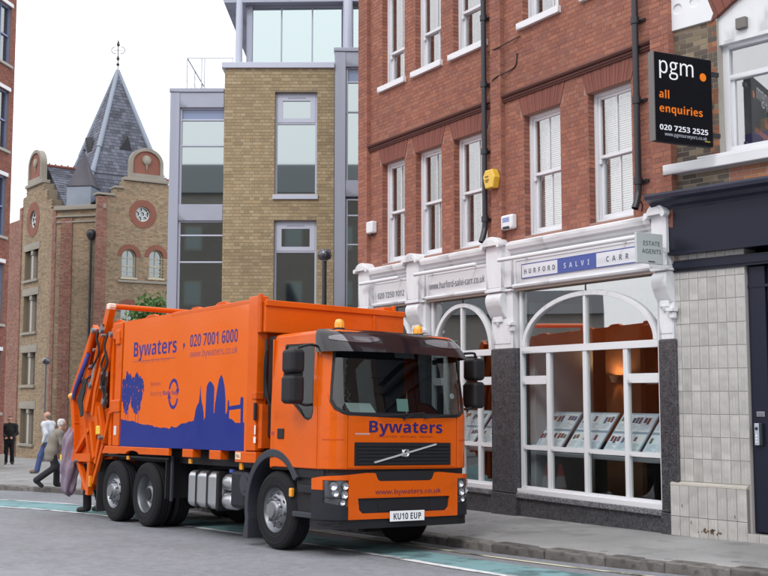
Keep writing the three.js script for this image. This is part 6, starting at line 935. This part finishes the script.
  const openP2 = [[-5.98, 2.75], [-5.98, 2.0], [-6.24, 1.95], [-6.3, 2.3], [-6.16, 2.7]], openP3 = [[-6.56, 3.36], [-6.76, 3.34], [-7.1, 2.72], [-6.9, 2.66]];
  const sidePlate = (P, holes, v0, v1, mat, bev = 0.01) => prism(P.map(([z, y]) => [-z, y]), v0, v1, holes.map((h) => h.map(([z, y]) => [-z, y])), bev).rotateY(Math.PI / 2);
  for (const s of [0, 1]) { const a = s ? TW - 0.14 : 0.09; ad(tg, 'side_plate', uvm(sidePlate(hullP, [openP, openP2, openP3], a, a + 0.05)), K.orangeDull); }
  ad(tg, 'hopper_shell', merge([bar(V(TW / 2, 3.44, -5.3), V(TW / 2, 3.42, -6.8), TW - 0.3, 0.04), bar(V(TW / 2, 3.42, -6.82), V(TW / 2, 2.3, -7.42), TW - 0.3, 0.04, V(0, 0, 1)), bar(V(TW / 2, 1.1, -5.9), V(TW / 2, 0.98, -7.3), TW - 0.3, 0.04), b2(0.15, TW - 0.15, 1.2, 3.4, -5.34, -5.28)]), K.orangeDull);
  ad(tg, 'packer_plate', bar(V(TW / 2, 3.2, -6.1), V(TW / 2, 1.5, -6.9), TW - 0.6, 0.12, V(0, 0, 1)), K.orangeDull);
  const beam = (name, P, v0, v1, w, mat = K.orange) => { for (const s of [0, 1]) { const o = []; for (let i = 0; i < P.length - 1; i++) { const a = V((v0 + v1) / 2, P[i][1], P[i][0]), b = V((v0 + v1) / 2, P[i + 1][1], P[i + 1][0]); o.push(bar(a, b, v1 - v0, w, V(0, 1, 0.3))); } const g = merge(o); if (s) g.translate(TW - (v0 + v1), 0, 0); ad(tg, name, uvm(g), mat); } };
  beam('lift_arm', [[-5.93, 3.84], [-6.3, 3.1], [-6.86, 1.95]], -0.03, 0.09, 0.17);
  beam('outer_frame', [[-6.66, 3.5], [-7.05, 3.0], [-7.66, 2.22]], 0.0, 0.1, 0.14); beam('outer_frame', [[-7.64, 2.26], [-7.48, 1.68], [-7.4, 0.98]], 0.0, 0.1, 0.16);
  beam('inner_frame', [[-5.95, 3.28], [-6.5, 2.1], [-6.28, 1.5]], 0.0, 0.09, 0.15); beam('packer_arm', [[-6.1, 2.95], [-6.42, 2.3], [-6.52, 1.85]], -0.03, 0.05, 0.1);
  beam('corner_post', [[-5.42, 1.32], [-5.42, 3.45]], -0.01, 0.12, 0.26); beam('corner_post', [[-5.75, 1.32], [-5.8, 3.42]], 0.02, 0.1, 0.12);
  beam('brace', [[-6.25, 2.02], [-5.96, 1.36]], -0.02, 0.05, 0.09); beam('brace', [[-5.74, 1.9], [-5.96, 1.36]], -0.02, 0.05, 0.07, K.orange);
  beam('brace', [[-6.62, 1.72], [-6.38, 1.08]], -0.02, 0.06, 0.1); beam('brace', [[-6.16, 1.6], [-6.36, 0.98]], 0.0, 0.06, 0.09); beam('brace', [[-6.02, 1.34], [-6.42, 0.62]], 0.0, 0.06, 0.08, K.orangeDull);
  beam('tail_step', [[-6.5, 1.08], [-7.38, 1.06]], -0.03, 0.1, 0.15); beam('tail_leg', [[-6.58, 1.08], [-6.62, 0.4]], -0.02, 0.08, 0.12); beam('tail_leg', [[-7.2, 1.0], [-6.72, 0.5]], 0.0, 0.08, 0.1);
  ad(tg, 'recess_shade_plate', sidePlate([[-6.8, 2.5], [-6.92, 2.5], [-7.2, 2.14], [-7.1, 2.02], [-6.98, 1.82], [-6.88, 1.86], [-6.94, 2.1], [-6.84, 2.3]], [], -0.06, -0.035, K.rubber, 0.004), K.rubber);  // black plate set proud, its colour standing for the shade inside the opening
  ad(tg, 'recess_shade_plate', sidePlate([[-5.9, 2.55], [-6.0, 2.5], [-6.06, 2.05], [-5.98, 1.95], [-5.9, 2.1]], [], -0.03, -0.012, K.rubber, 0.004), K.rubber);  // second black plate, painted shade beside the narrow opening
  beam('brace', [[-6.7, 1.6], [-7.3, 1.16]], -0.01, 0.06, 0.08); beam('brace', [[-6.9, 1.75], [-6.62, 1.12]], -0.015, 0.05, 0.07, K.orangeDull);
  ad(tg, 'tail_bumper', rb2(0.1, TW - 0.1, 0.46, 0.62, -7.2, -7.08, 0.015), K.orangeDull); ad(tg, 'tail_panel', b2(0.14, TW - 0.14, 0.55, 1.02, -7.05, -6.98), K.orangeDull);
  ad(tg, 'hinge_block', rb2(-0.04, 0.12, 1.9, 2.12, -5.66, -5.28, 0.02), K.orange); ad(tg, 'hinge_block', rb2(-0.02, 0.12, 3.2, 3.5, -5.72, -5.3, 0.02), K.orange); ad(tg, 'latch_plate', rb2(-0.05, 0.0, 3.1, 3.36, -5.52, -5.36, 0.02), K.orange);
  ad(tg, 'top_bar', rod(V(0.03, 3.83, -5.93), V(TW - 0.03, 3.83, -5.93), 0.05, 12), K.orange);
  ad(tg, 'arm_cap', rb2(-0.05, 0.1, 3.76, 3.88, -6.0, -5.86, 0.03), std({ color: lin(0.75, 0.6, 0.52), roughness: 0.6 }));
  const ram = (a, b, f) => { const p = V(...a), q = V(...b), m = p.clone().lerp(q, f), g = gp(tg, 'hydraulic_ram'); ad(g, 'cylinder', rod(p, m, 0.045, 14), K.orangeDull); ad(g, 'piston', rod(m, q, 0.024, 12), K.chrome); for (const e of [p, q]) ad(g, 'eye', cyl(0.055, 0.055, 0.08, 14).rotateZ(Math.PI / 2).translate(e.x, e.y, e.z), K.steelDull); };
  ram([-0.03, 3.45, -6.15], [-0.03, 2.4, -6.62], 0.6); ram([0.0, 3.3, -5.82], [0.0, 2.1, -6.02], 0.55); ram([-0.02, 3.42, -6.62], [-0.02, 2.5, -7.05], 0.7);
  const hose = (P, r, mat) => ad(tg, 'hydraulic_hose', tube(P, r, 40, 7), mat);
  hose([[-0.05, 3.0, -6.72], [-0.09, 2.75, -6.84], [-0.1, 2.5, -7.04], [-0.06, 2.3, -7.3], [0.0, 2.2, -7.5]], 0.045, K.blueHose); hose([[-0.04, 3.5, -6.1], [-0.1, 3.3, -6.25], [-0.06, 3.0, -6.22], [-0.1, 2.7, -6.45]], 0.02, K.rubber); hose([[-0.03, 3.35, -5.88], [-0.08, 3.1, -5.92], [-0.04, 2.8, -5.86], [-0.09, 2.5, -5.98], [-0.03, 2.2, -5.96]], 0.022, K.rubber); hose([[-0.03, 3.0, -5.95], [-0.1, 2.75, -6.0], [-0.08, 2.6, -5.9], [-0.04, 2.3, -6.05]], 0.018, K.rubber); hose([[-0.02, 2.6, -6.55], [-0.08, 2.5, -6.7], [-0.05, 2.35, -6.62]], 0.02, K.rubber);
  for (const [y, z, r] of [[3.4, -6.12, 0.055], [3.3, -6.05, 0.03], [3.05, -6.4, 0.03], [2.75, -6.55, 0.03], [2.6, -5.96, 0.03], [2.35, -6.0, 0.03], [1.45, -5.98, 0.035], [1.0, -7.1, 0.03]]) ad(tg, 'pivot_pin', cyl(r, r, 0.08, 14).rotateZ(Math.PI / 2).translate(-0.06, y, z), K.steelDull);
  ad(tg, 'rear_lamp', new THREE.SphereGeometry(0.065, 14, 10).translate(-0.02, 2.22, -7.58), K.amber); ad(tg, 'control_box', rb2(-0.03, 0.1, 1.5, 1.66, -6.3, -6.12, 0.02), std({ color: lin(0.75, 0.5, 0.05), roughness: 0.5 })); ad(tg, 'notice', b2(-0.016, -0.012, 1.5, 1.66, -5.5, -5.4), std({ color: lin(0.6, 0.62, 0.68), roughness: 0.5 }));
  ad(tg, 'reflector', rb2(-0.04, 0.02, 0.55, 0.75, -6.5, -6.46, 0.01), K.amber);
}
// ---------- people: one smooth body surface from tapered bones, clothing as shells of its own ----------
function sdfMesh(bones, cell, k = 0.03, grow = 0, clip) {
  const B = bones.map(([a, b, r0, r1]) => ({ a, d: [b[0] - a[0], b[1] - a[1], b[2] - a[2]], r0: r0 + grow, r1: r1 + grow })); for (const q of B) q.l2 = q.d[0] ** 2 + q.d[1] ** 2 + q.d[2] ** 2 || 1e-9;
  const lo = [1e9, 1e9, 1e9], hi = [-1e9, -1e9, -1e9]; for (const [a, b, r0, r1] of bones) for (let i = 0; i < 3; i++) { const r = Math.max(r0, r1) + grow + cell * 2; lo[i] = Math.min(lo[i], a[i] - r, b[i] - r); hi[i] = Math.max(hi[i], a[i] + r, b[i] + r); }
  const n = [0, 1, 2].map((i) => Math.ceil((hi[i] - lo[i]) / cell) + 1), f = (x, y, z) => { let s = 1e9; for (const q of B) { const px = x - q.a[0], py = y - q.a[1], pz = z - q.a[2], t = clamp((px * q.d[0] + py * q.d[1] + pz * q.d[2]) / q.l2, 0, 1), e = Math.hypot(px - q.d[0] * t, py - q.d[1] * t, pz - q.d[2] * t) - (q.r0 + (q.r1 - q.r0) * t), h = Math.max(k - Math.abs(s - e), 0) / k; s = Math.min(s, e) - h * h * k * 0.25; } return clip ? Math.max(s, clip(x, y, z)) : s; };
  const v = new Float32Array(n[0] * n[1] * n[2]), id = (i, j, l) => (i * n[1] + j) * n[2] + l; for (let i = 0; i < n[0]; i++) for (let j = 0; j < n[1]; j++) for (let l = 0; l < n[2]; l++) v[id(i, j, l)] = f(lo[0] + i * cell, lo[1] + j * cell, lo[2] + l * cell);
  const P = [], ix = new Int32Array(v.length).fill(-1), I = [];
  for (let i = 0; i < n[0] - 1; i++) for (let j = 0; j < n[1] - 1; j++) for (let l = 0; l < n[2] - 1; l++) { let c = 0, sx = 0, sy = 0, sz = 0; const ed = (i0, j0, l0, i1, j1, l1) => { const a = v[id(i0, j0, l0)], b = v[id(i1, j1, l1)]; if ((a < 0) !== (b < 0)) { const t = a / (a - b); sx += i0 + (i1 - i0) * t; sy += j0 + (j1 - j0) * t; sz += l0 + (l1 - l0) * t; c++; } };
    for (const a of [0, 1]) for (const b of [0, 1]) { ed(i, j + a, l + b, i + 1, j + a, l + b); ed(i + a, j, l + b, i + a, j + 1, l + b); ed(i + a, j + b, l, i + a, j + b, l + 1); } if (c) { ix[id(i, j, l)] = P.length / 3; P.push(lo[0] + sx / c * cell, lo[1] + sy / c * cell, lo[2] + sz / c * cell); } }
  const quad = (a, b, c, d, fl) => { if (a < 0 || b < 0 || c < 0 || d < 0) return; fl ? I.push(a, b, c, a, c, d) : I.push(a, c, b, a, d, c); };
  for (let i = 1; i < n[0] - 1; i++) for (let j = 1; j < n[1] - 1; j++) for (let l = 1; l < n[2] - 1; l++) { const s = v[id(i, j, l)] < 0; if (s !== v[id(i + 1, j, l)] < 0) quad(ix[id(i, j - 1, l - 1)], ix[id(i, j, l - 1)], ix[id(i, j, l)], ix[id(i, j - 1, l)], s); if (s !== v[id(i, j + 1, l)] < 0) quad(ix[id(i - 1, j, l - 1)], ix[id(i - 1, j, l)], ix[id(i, j, l)], ix[id(i, j, l - 1)], s); if (s !== v[id(i, j, l + 1)] < 0) quad(ix[id(i - 1, j - 1, l)], ix[id(i, j - 1, l)], ix[id(i, j, l)], ix[id(i - 1, j, l)], s); }
  const g = new THREE.BufferGeometry(); g.setAttribute('position', new THREE.Float32BufferAttribute(P, 3)); g.setIndex(I); g.computeVertexNormals(); return g;
}
const skinM = std({ color: lin(0.5, 0.27, 0.19), roughness: 0.6 });
// J: joints of a pose, facing +z; heights in metres for a 1.76 m figure
function person(F, label, J, wear) {
  const p = gp(scene, 'person', F); tag(p, label, 'person');
  const { hip, chest, neck, head, sL, sR, eL, eR, wL, wR, hL, hR, kL, kR, aL, aR, tL, tR } = J;
  const v3 = (a) => V(...a), look = v3(J.look || [0, 0, 1]).normalize(), hu = [0, 1, 0];
  const tors = [[hip, chest, 0.135, 0.15], [[hip[0] - 0.06, hip[1], hip[2]], [hip[0] + 0.06, hip[1], hip[2]], 0.125, 0.125], [sL, sR, 0.085, 0.085], [chest, [(sL[0] + sR[0]) / 2, (sL[1] + sR[1]) / 2, (sL[2] + sR[2]) / 2], 0.15, 0.1]];
  const arms = [[sL, eL, 0.062, 0.045], [eL, wL, 0.043, 0.03], [sR, eR, 0.062, 0.045], [eR, wR, 0.043, 0.03]];
  const legs = [[hL, kL, 0.095, 0.062], [kL, aL, 0.06, 0.04], [hR, kR, 0.095, 0.062], [kR, aR, 0.06, 0.04]], feet = [[aL, tL, 0.045, 0.035], [aR, tR, 0.045, 0.035]];
  const H = v3(head), at = (f, u, s = 0) => { const side = new THREE.Vector3().crossVectors(V(0, 1, 0), look).normalize(); return H.clone().addScaledVector(look, f).addScaledVector(V(0, 1, 0), u).addScaledVector(side, s).toArray(); };
  const skull = [[at(-0.02, 0.045), at(0.015, 0.04), 0.085, 0.082], [at(0.02, -0.04), at(0.03, -0.07), 0.062, 0.05], [at(0.095, 0.02), at(0.11, -0.015), 0.01, 0.016], [at(0.06, -0.055), at(0.08, -0.06), 0.035, 0.028], [at(-0.01, 0.0, 0.08), at(-0.015, -0.03, 0.08), 0.018, 0.012], [at(-0.01, 0.0, -0.08), at(-0.015, -0.03, -0.08), 0.018, 0.012], [at(0.08, 0.035, 0.03), at(0.08, 0.035, -0.03), 0.016, 0.016], [neck, at(-0.01, -0.05), 0.055, 0.052]];
  const hand = (w, e) => { const d = v3(w).sub(v3(e)).normalize(), s = new THREE.Vector3().crossVectors(d, V(0, 0.2, 1)).normalize(), n = new THREE.Vector3().crossVectors(s, d), pt = (a, b, c) => v3(w).addScaledVector(d, a).addScaledVector(s, b).addScaledVector(n, c).toArray(); const o = [[pt(-0.03, 0, 0), pt(0.03, 0, 0), 0.026, 0.024], [pt(0.05, -0.022, 0), pt(0.05, 0.022, 0), 0.018, 0.018]]; [-0.03, -0.01, 0.01, 0.03].forEach((q, i) => { const L = [0.065, 0.08, 0.075, 0.06][i]; o.push([pt(0.06, q, 0), pt(0.06 + L * 0.5, q * 1.15, 0.008), 0.0095, 0.009], [pt(0.06 + L * 0.5, q * 1.15, 0.008), pt(0.06 + L * 0.9, q * 1.15, 0.03), 0.009, 0.008]); }); o.push([pt(0.02, 0.028, 0.005), pt(0.06, 0.055, 0.02), 0.012, 0.009], [pt(0.06, 0.055, 0.02), pt(0.085, 0.05, 0.035), 0.009, 0.008]); return o; };
  const body = mergeGeometries([sdfMesh([...tors, ...arms, ...legs, ...feet, [chest, neck, 0.1, 0.055]], 0.026, 0.05), sdfMesh(skull, 0.009, 0.02), sdfMesh(hand(wL, eL), 0.006, 0.008), sdfMesh(hand(wR, eR), 0.006, 0.008)].map((g) => clean(g, false)));
  ad(p, 'body', body, skinM);
  for (const s of [-1, 1]) ad(p, 'eye', new THREE.SphereGeometry(0.011, 8, 6).translate(...at(0.084, 0.02, s * 0.03)), std({ color: lin(0.04, 0.035, 0.03), roughness: 0.2 }));
  ad(p, 'mouth', box(0.04, 0.008, 0.012).applyQuaternion(new THREE.Quaternion().setFromUnitVectors(V(0, 0, 1), look)).translate(...at(0.102, -0.052)), std({ color: lin(0.28, 0.1, 0.09), roughness: 0.6 }));
  const topB = [...tors.map(([a, b, r, q]) => [a, b, r, q]), ...arms.map(([a, b, r, q], i) => i % 2 && wear.short ? null : [a, i % 2 ? v3(a).lerp(v3(b), 0.92).toArray() : b, r, q]).filter(Boolean)];
  if (wear.long) topB.push([[hip[0] - 0.05, hip[1] - 0.02, hip[2]], [hip[0] - 0.06, hip[1] - wear.long, hip[2] - 0.02], 0.13, 0.12], [[hip[0] + 0.05, hip[1] - 0.02, hip[2]], [hip[0] + 0.06, hip[1] - wear.long, hip[2] - 0.02], 0.13, 0.12]);
  ad(p, wear.topName, uvm(sdfMesh(topB, 0.024, 0.05, wear.loose || 0.018, (x, y, z) => Math.max((hip[1] - (wear.long ? wear.long + 0.1 : 0.06)) - y, -0.5))), std({ color: lin(...wear.top), roughness: 0.85, map: blotch, bumpMap: fineBump, bumpScale: 0.004 }));
  ad(p, 'trousers', uvm(sdfMesh([[[hip[0] - 0.05, hip[1], hip[2]], [hip[0] + 0.05, hip[1], hip[2]], 0.13, 0.13], ...legs.map(([a, b, r, q], i) => i % 2 ? [a, v3(a).lerp(v3(b), 1.0).toArray(), r + 0.008, q + 0.028] : [a, b, r, q + 0.01])], 0.024, 0.04, 0.012, (x, y) => y - hip[1] - 0.08)), std({ color: lin(...wear.legs), roughness: 0.9, map: blotch }));
  for (const [a, t] of [[aL, tL], [aR, tR]]) ad(p, 'shoe', sdfMesh([[[a[0], a[1] - 0.02, a[2]], [lerp(a[0], t[0], 1.12), t[1] - 0.002, lerp(a[2], t[2], 1.12)], 0.06, 0.05]], 0.014, 0.02), std({ color: lin(...wear.shoe), roughness: 0.6 }));
  if (wear.hair) ad(p, 'hair', sdfMesh(wear.bald ? [[at(-0.05, 0.0), at(-0.055, -0.03), 0.075, 0.06], [at(-0.03, 0.0, 0.05), at(-0.03, 0.0, -0.05), 0.045, 0.045]] : [[at(-0.035, 0.06), at(0.0, 0.075), 0.088, 0.075], [at(-0.055, 0.0), at(-0.05, -0.045), 0.07, 0.05], [at(-0.02, 0.02, 0.06), at(-0.02, 0.02, -0.06), 0.04, 0.04]], 0.01, 0.02, 0, wear.bald ? undefined : undefined), std({ color: lin(...wear.hair), roughness: 0.9 }));
  return p;
}
{
  const place = (X, Zf, ry) => frame(X, paveAt(X, Zf), -Zf, ry);
  // striding man seen from behind and the side, walking towards the left
  const stride = { hip: [0, 0.95, 0], chest: [0, 1.28, 0.03], neck: [0, 1.5, 0.05], head: [0, 1.66, 0.08], sL: [0.19, 1.43, 0.03], sR: [-0.19, 1.43, 0.03], eL: [0.25, 1.16, -0.08], eR: [-0.25, 1.16, 0.06], wL: [0.25, 0.92, 0.02], wR: [-0.24, 0.95, 0.22], hL: [0.09, 0.92, 0], hR: [-0.09, 0.92, 0], kL: [0.1, 0.52, 0.2], kR: [-0.1, 0.5, -0.08], aL: [0.1, 0.09, 0.3], aR: [-0.1, 0.12, -0.36], tL: [0.1, 0.05, 0.48], tR: [-0.1, 0.035, -0.2], look: [0, -0.05, 1] };
  person(place(-9.85, 33.4, rad(-108)), 'bald person in a white shirt and blue jeans striding along the pavement', stride, { topName: 'shirt', top: [0.72, 0.75, 0.82], legs: [0.07, 0.11, 0.27], shoe: [0.17, 0.1, 0.06], hair: [0.2, 0.15, 0.12], bald: true });
  const stoop = { hip: [0, 0.9, -0.05], chest: [0, 1.2, 0.05], neck: [0, 1.4, 0.13], head: [0, 1.54, 0.2], sL: [0.2, 1.33, 0.1], sR: [-0.2, 1.33, 0.1], eL: [0.26, 1.08, 0.1], eR: [-0.26, 1.08, 0.14], wL: [0.24, 0.86, 0.2], wR: [-0.24, 0.88, 0.3], hL: [0.09, 0.88, -0.05], hR: [-0.09, 0.88, -0.05], kL: [0.1, 0.48, 0.12], kR: [-0.1, 0.5, 0.02], aL: [0.1, 0.09, 0.12], aR: [-0.1, 0.2, -0.42], tL: [0.1, 0.045, 0.3], tR: [-0.1, 0.06, -0.3], look: [0, -0.25, 1] };
  person(place(-8.22, 28.3, rad(120)), 'grey haired person in a beige jacket and black trousers stepping off the kerb', stoop, { topName: 'jacket', top: [0.27, 0.24, 0.2], legs: [0.02, 0.02, 0.025], shoe: [0.02, 0.02, 0.02], hair: [0.55, 0.53, 0.52], long: 0.16, loose: 0.016 });
  const stand = { hip: [0, 0.95, 0], chest: [0, 1.28, 0], neck: [0, 1.5, 0], head: [0, 1.66, 0.03], sL: [0.19, 1.43, 0], sR: [-0.19, 1.43, 0], eL: [0.26, 1.16, 0.02], eR: [-0.26, 1.16, 0.02], wL: [0.12, 1.02, 0.22], wR: [-0.12, 1.02, 0.22], hL: [0.09, 0.92, 0], hR: [-0.09, 0.92, 0], kL: [0.11, 0.5, 0.02], kR: [-0.11, 0.5, 0.02], aL: [0.12, 0.09, 0], aR: [-0.12, 0.09, 0], tL: [0.14, 0.045, 0.16], tR: [-0.14, 0.045, 0.16] };
  person(place(-14.1, 42.8, rad(15)), 'person in a black suit standing by the brick corner', stand, { topName: 'jacket', top: [0.014, 0.014, 0.018], legs: [0.012, 0.012, 0.016], shoe: [0.02, 0.02, 0.02], hair: [0.06, 0.045, 0.035], long: 0.1, loose: 0.025 });
  // crew member behind the tailgate holding a sack
  const [cx, cz] = toXZ(7.75, 0.55), crewY = roadY(7.75, 0.55);
  const crew = { ...stand, wL: [0.2, 1.1, 0.34], wR: [-0.2, 1.1, 0.34], eL: [0.27, 1.16, 0.1], eR: [-0.27, 1.16, 0.1], aR: [-0.14, 0.09, -0.14], kR: [-0.12, 0.5, 0.0], tR: [-0.16, 0.045, 0.04], look: [0, -0.3, 1] };
  person(frame(cx, crewY + 0.01, -cz, rad(-115)), 'crew member in dark trousers standing behind the tailgate with a sack', crew, { topName: 'jacket', top: [0.3, 0.16, 0.14], legs: [0.012, 0.012, 0.016], shoe: [0.015, 0.015, 0.015], hair: [0.05, 0.04, 0.03] });
  // lilac plastic sack, lumpy and creased
  const [sx, sz] = toXZ(7.6, 0.02), sy = roadY(7.6, 0.02) + 0.38;
  const sack = gp(scene, 'plastic_sack', frame(sx, sy, -sz, YAW)); sack.scale.set(0.82, 1.03, 0.82); tag(sack, 'long lilac plastic refuse sack hanging at the truck tailgate', 'sack');
  const bag = sdfMesh([[[0, 0.12, 0], [0.02, 0.5, 0.03], 0.15, 0.19], [[0.02, 0.5, 0.03], [0.1, 0.95, 0.0], 0.2, 0.22], [[0.1, 0.95, 0], [0.2, 1.2, -0.02], 0.22, 0.12], [[0.2, 1.2, 0], [0.26, 1.32, 0], 0.07, 0.09]], 0.022, 0.06);
  { const p = bag.attributes.position, nn = bag.attributes.normal; for (let i = 0; i < p.count; i++) { const x = p.getX(i), y = p.getY(i), z = p.getZ(i), a = Math.atan2(z, x - 0.1), d = 0.05 * (fbm(a * 2.5 + 9, y * 2.2, 801, 4) - 0.5) + 0.028 * Math.sin(a * 7 + y * 9 + 3 * fbm(a * 2, y * 3, 805, 2)); p.setXYZ(i, x + nn.getX(i) * d, y + nn.getY(i) * d, z + nn.getZ(i) * d); } bag.computeVertexNormals(); }
  ad(sack, 'sack_skin', uvm(bag), phy({ color: lin(0.4, 0.32, 0.39), roughness: 0.4, map: tex(256, 0.5, (u, v) => { const a = fbm(u * 6, v * 6, 831, 4, 6), b = fbm(u * 9, v * 9, 837, 4, 9); return [0.85 + 0.14 * b, 0.84 + 0.12 * a, 0.88 + 0.12 * (1 - b)]; }), transmission: 0.2, thickness: 0, bumpMap: fineBump, bumpScale: 0.01 }));
  ad(sack, 'sack_label', b2(-0.2, -0.19, 0.62, 0.72, -0.05, 0.06), std({ color: lin(0.7, 0.5, 0.1), roughness: 0.6 })); ad(sack, 'contents', sdfMesh([[[0.0, 0.15, 0], [0.05, 0.7, 0.02], 0.1, 0.13], [[0.05, 0.7, 0], [0.12, 0.95, 0], 0.14, 0.12]], 0.03, 0.05), std({ color: lin(0.3, 0.18, 0.2), roughness: 0.8 }));
  // traffic cones on the kerb on the far side of the truck
  for (const [i, [a, l, where]] of [[4.2, 2.95, 'nearest the truck rear wheels'], [3.35, 3.0, 'between two other cones'], [3.0, 2.92, 'nearest the truck cab']].entries()) {
    const [X, Z] = toXZ(a, l), c = gp(scene, 'traffic_cone', frame(X, paveY(a, l) + 0.002, -Z, i)); tag(c, 'red and white traffic cone on the kerb ' + where, 'traffic cone', 'cones mirrored in the shop glass');
    ad(c, 'foot', rb2(-0.19, 0.19, 0, 0.04, -0.19, 0.19, 0.012), std({ color: lin(0.03, 0.03, 0.03), roughness: 0.8 })); ad(c, 'cone', cyl(0.03, 0.14, 0.7, 20).translate(0, 0.39, 0), std({ color: lin(0.75, 0.07, 0.03), roughness: 0.5 })); ad(c, 'sleeve', cyl(0.075, 0.112, 0.22, 20).translate(0, 0.4, 0), std({ color: lin(0.8, 0.8, 0.8), roughness: 0.4 }));
  }
}
scene.traverse((o) => { if (o.isMesh) { o.castShadow = true; o.receiveShadow = true; } });
renderer.render(scene, camera);
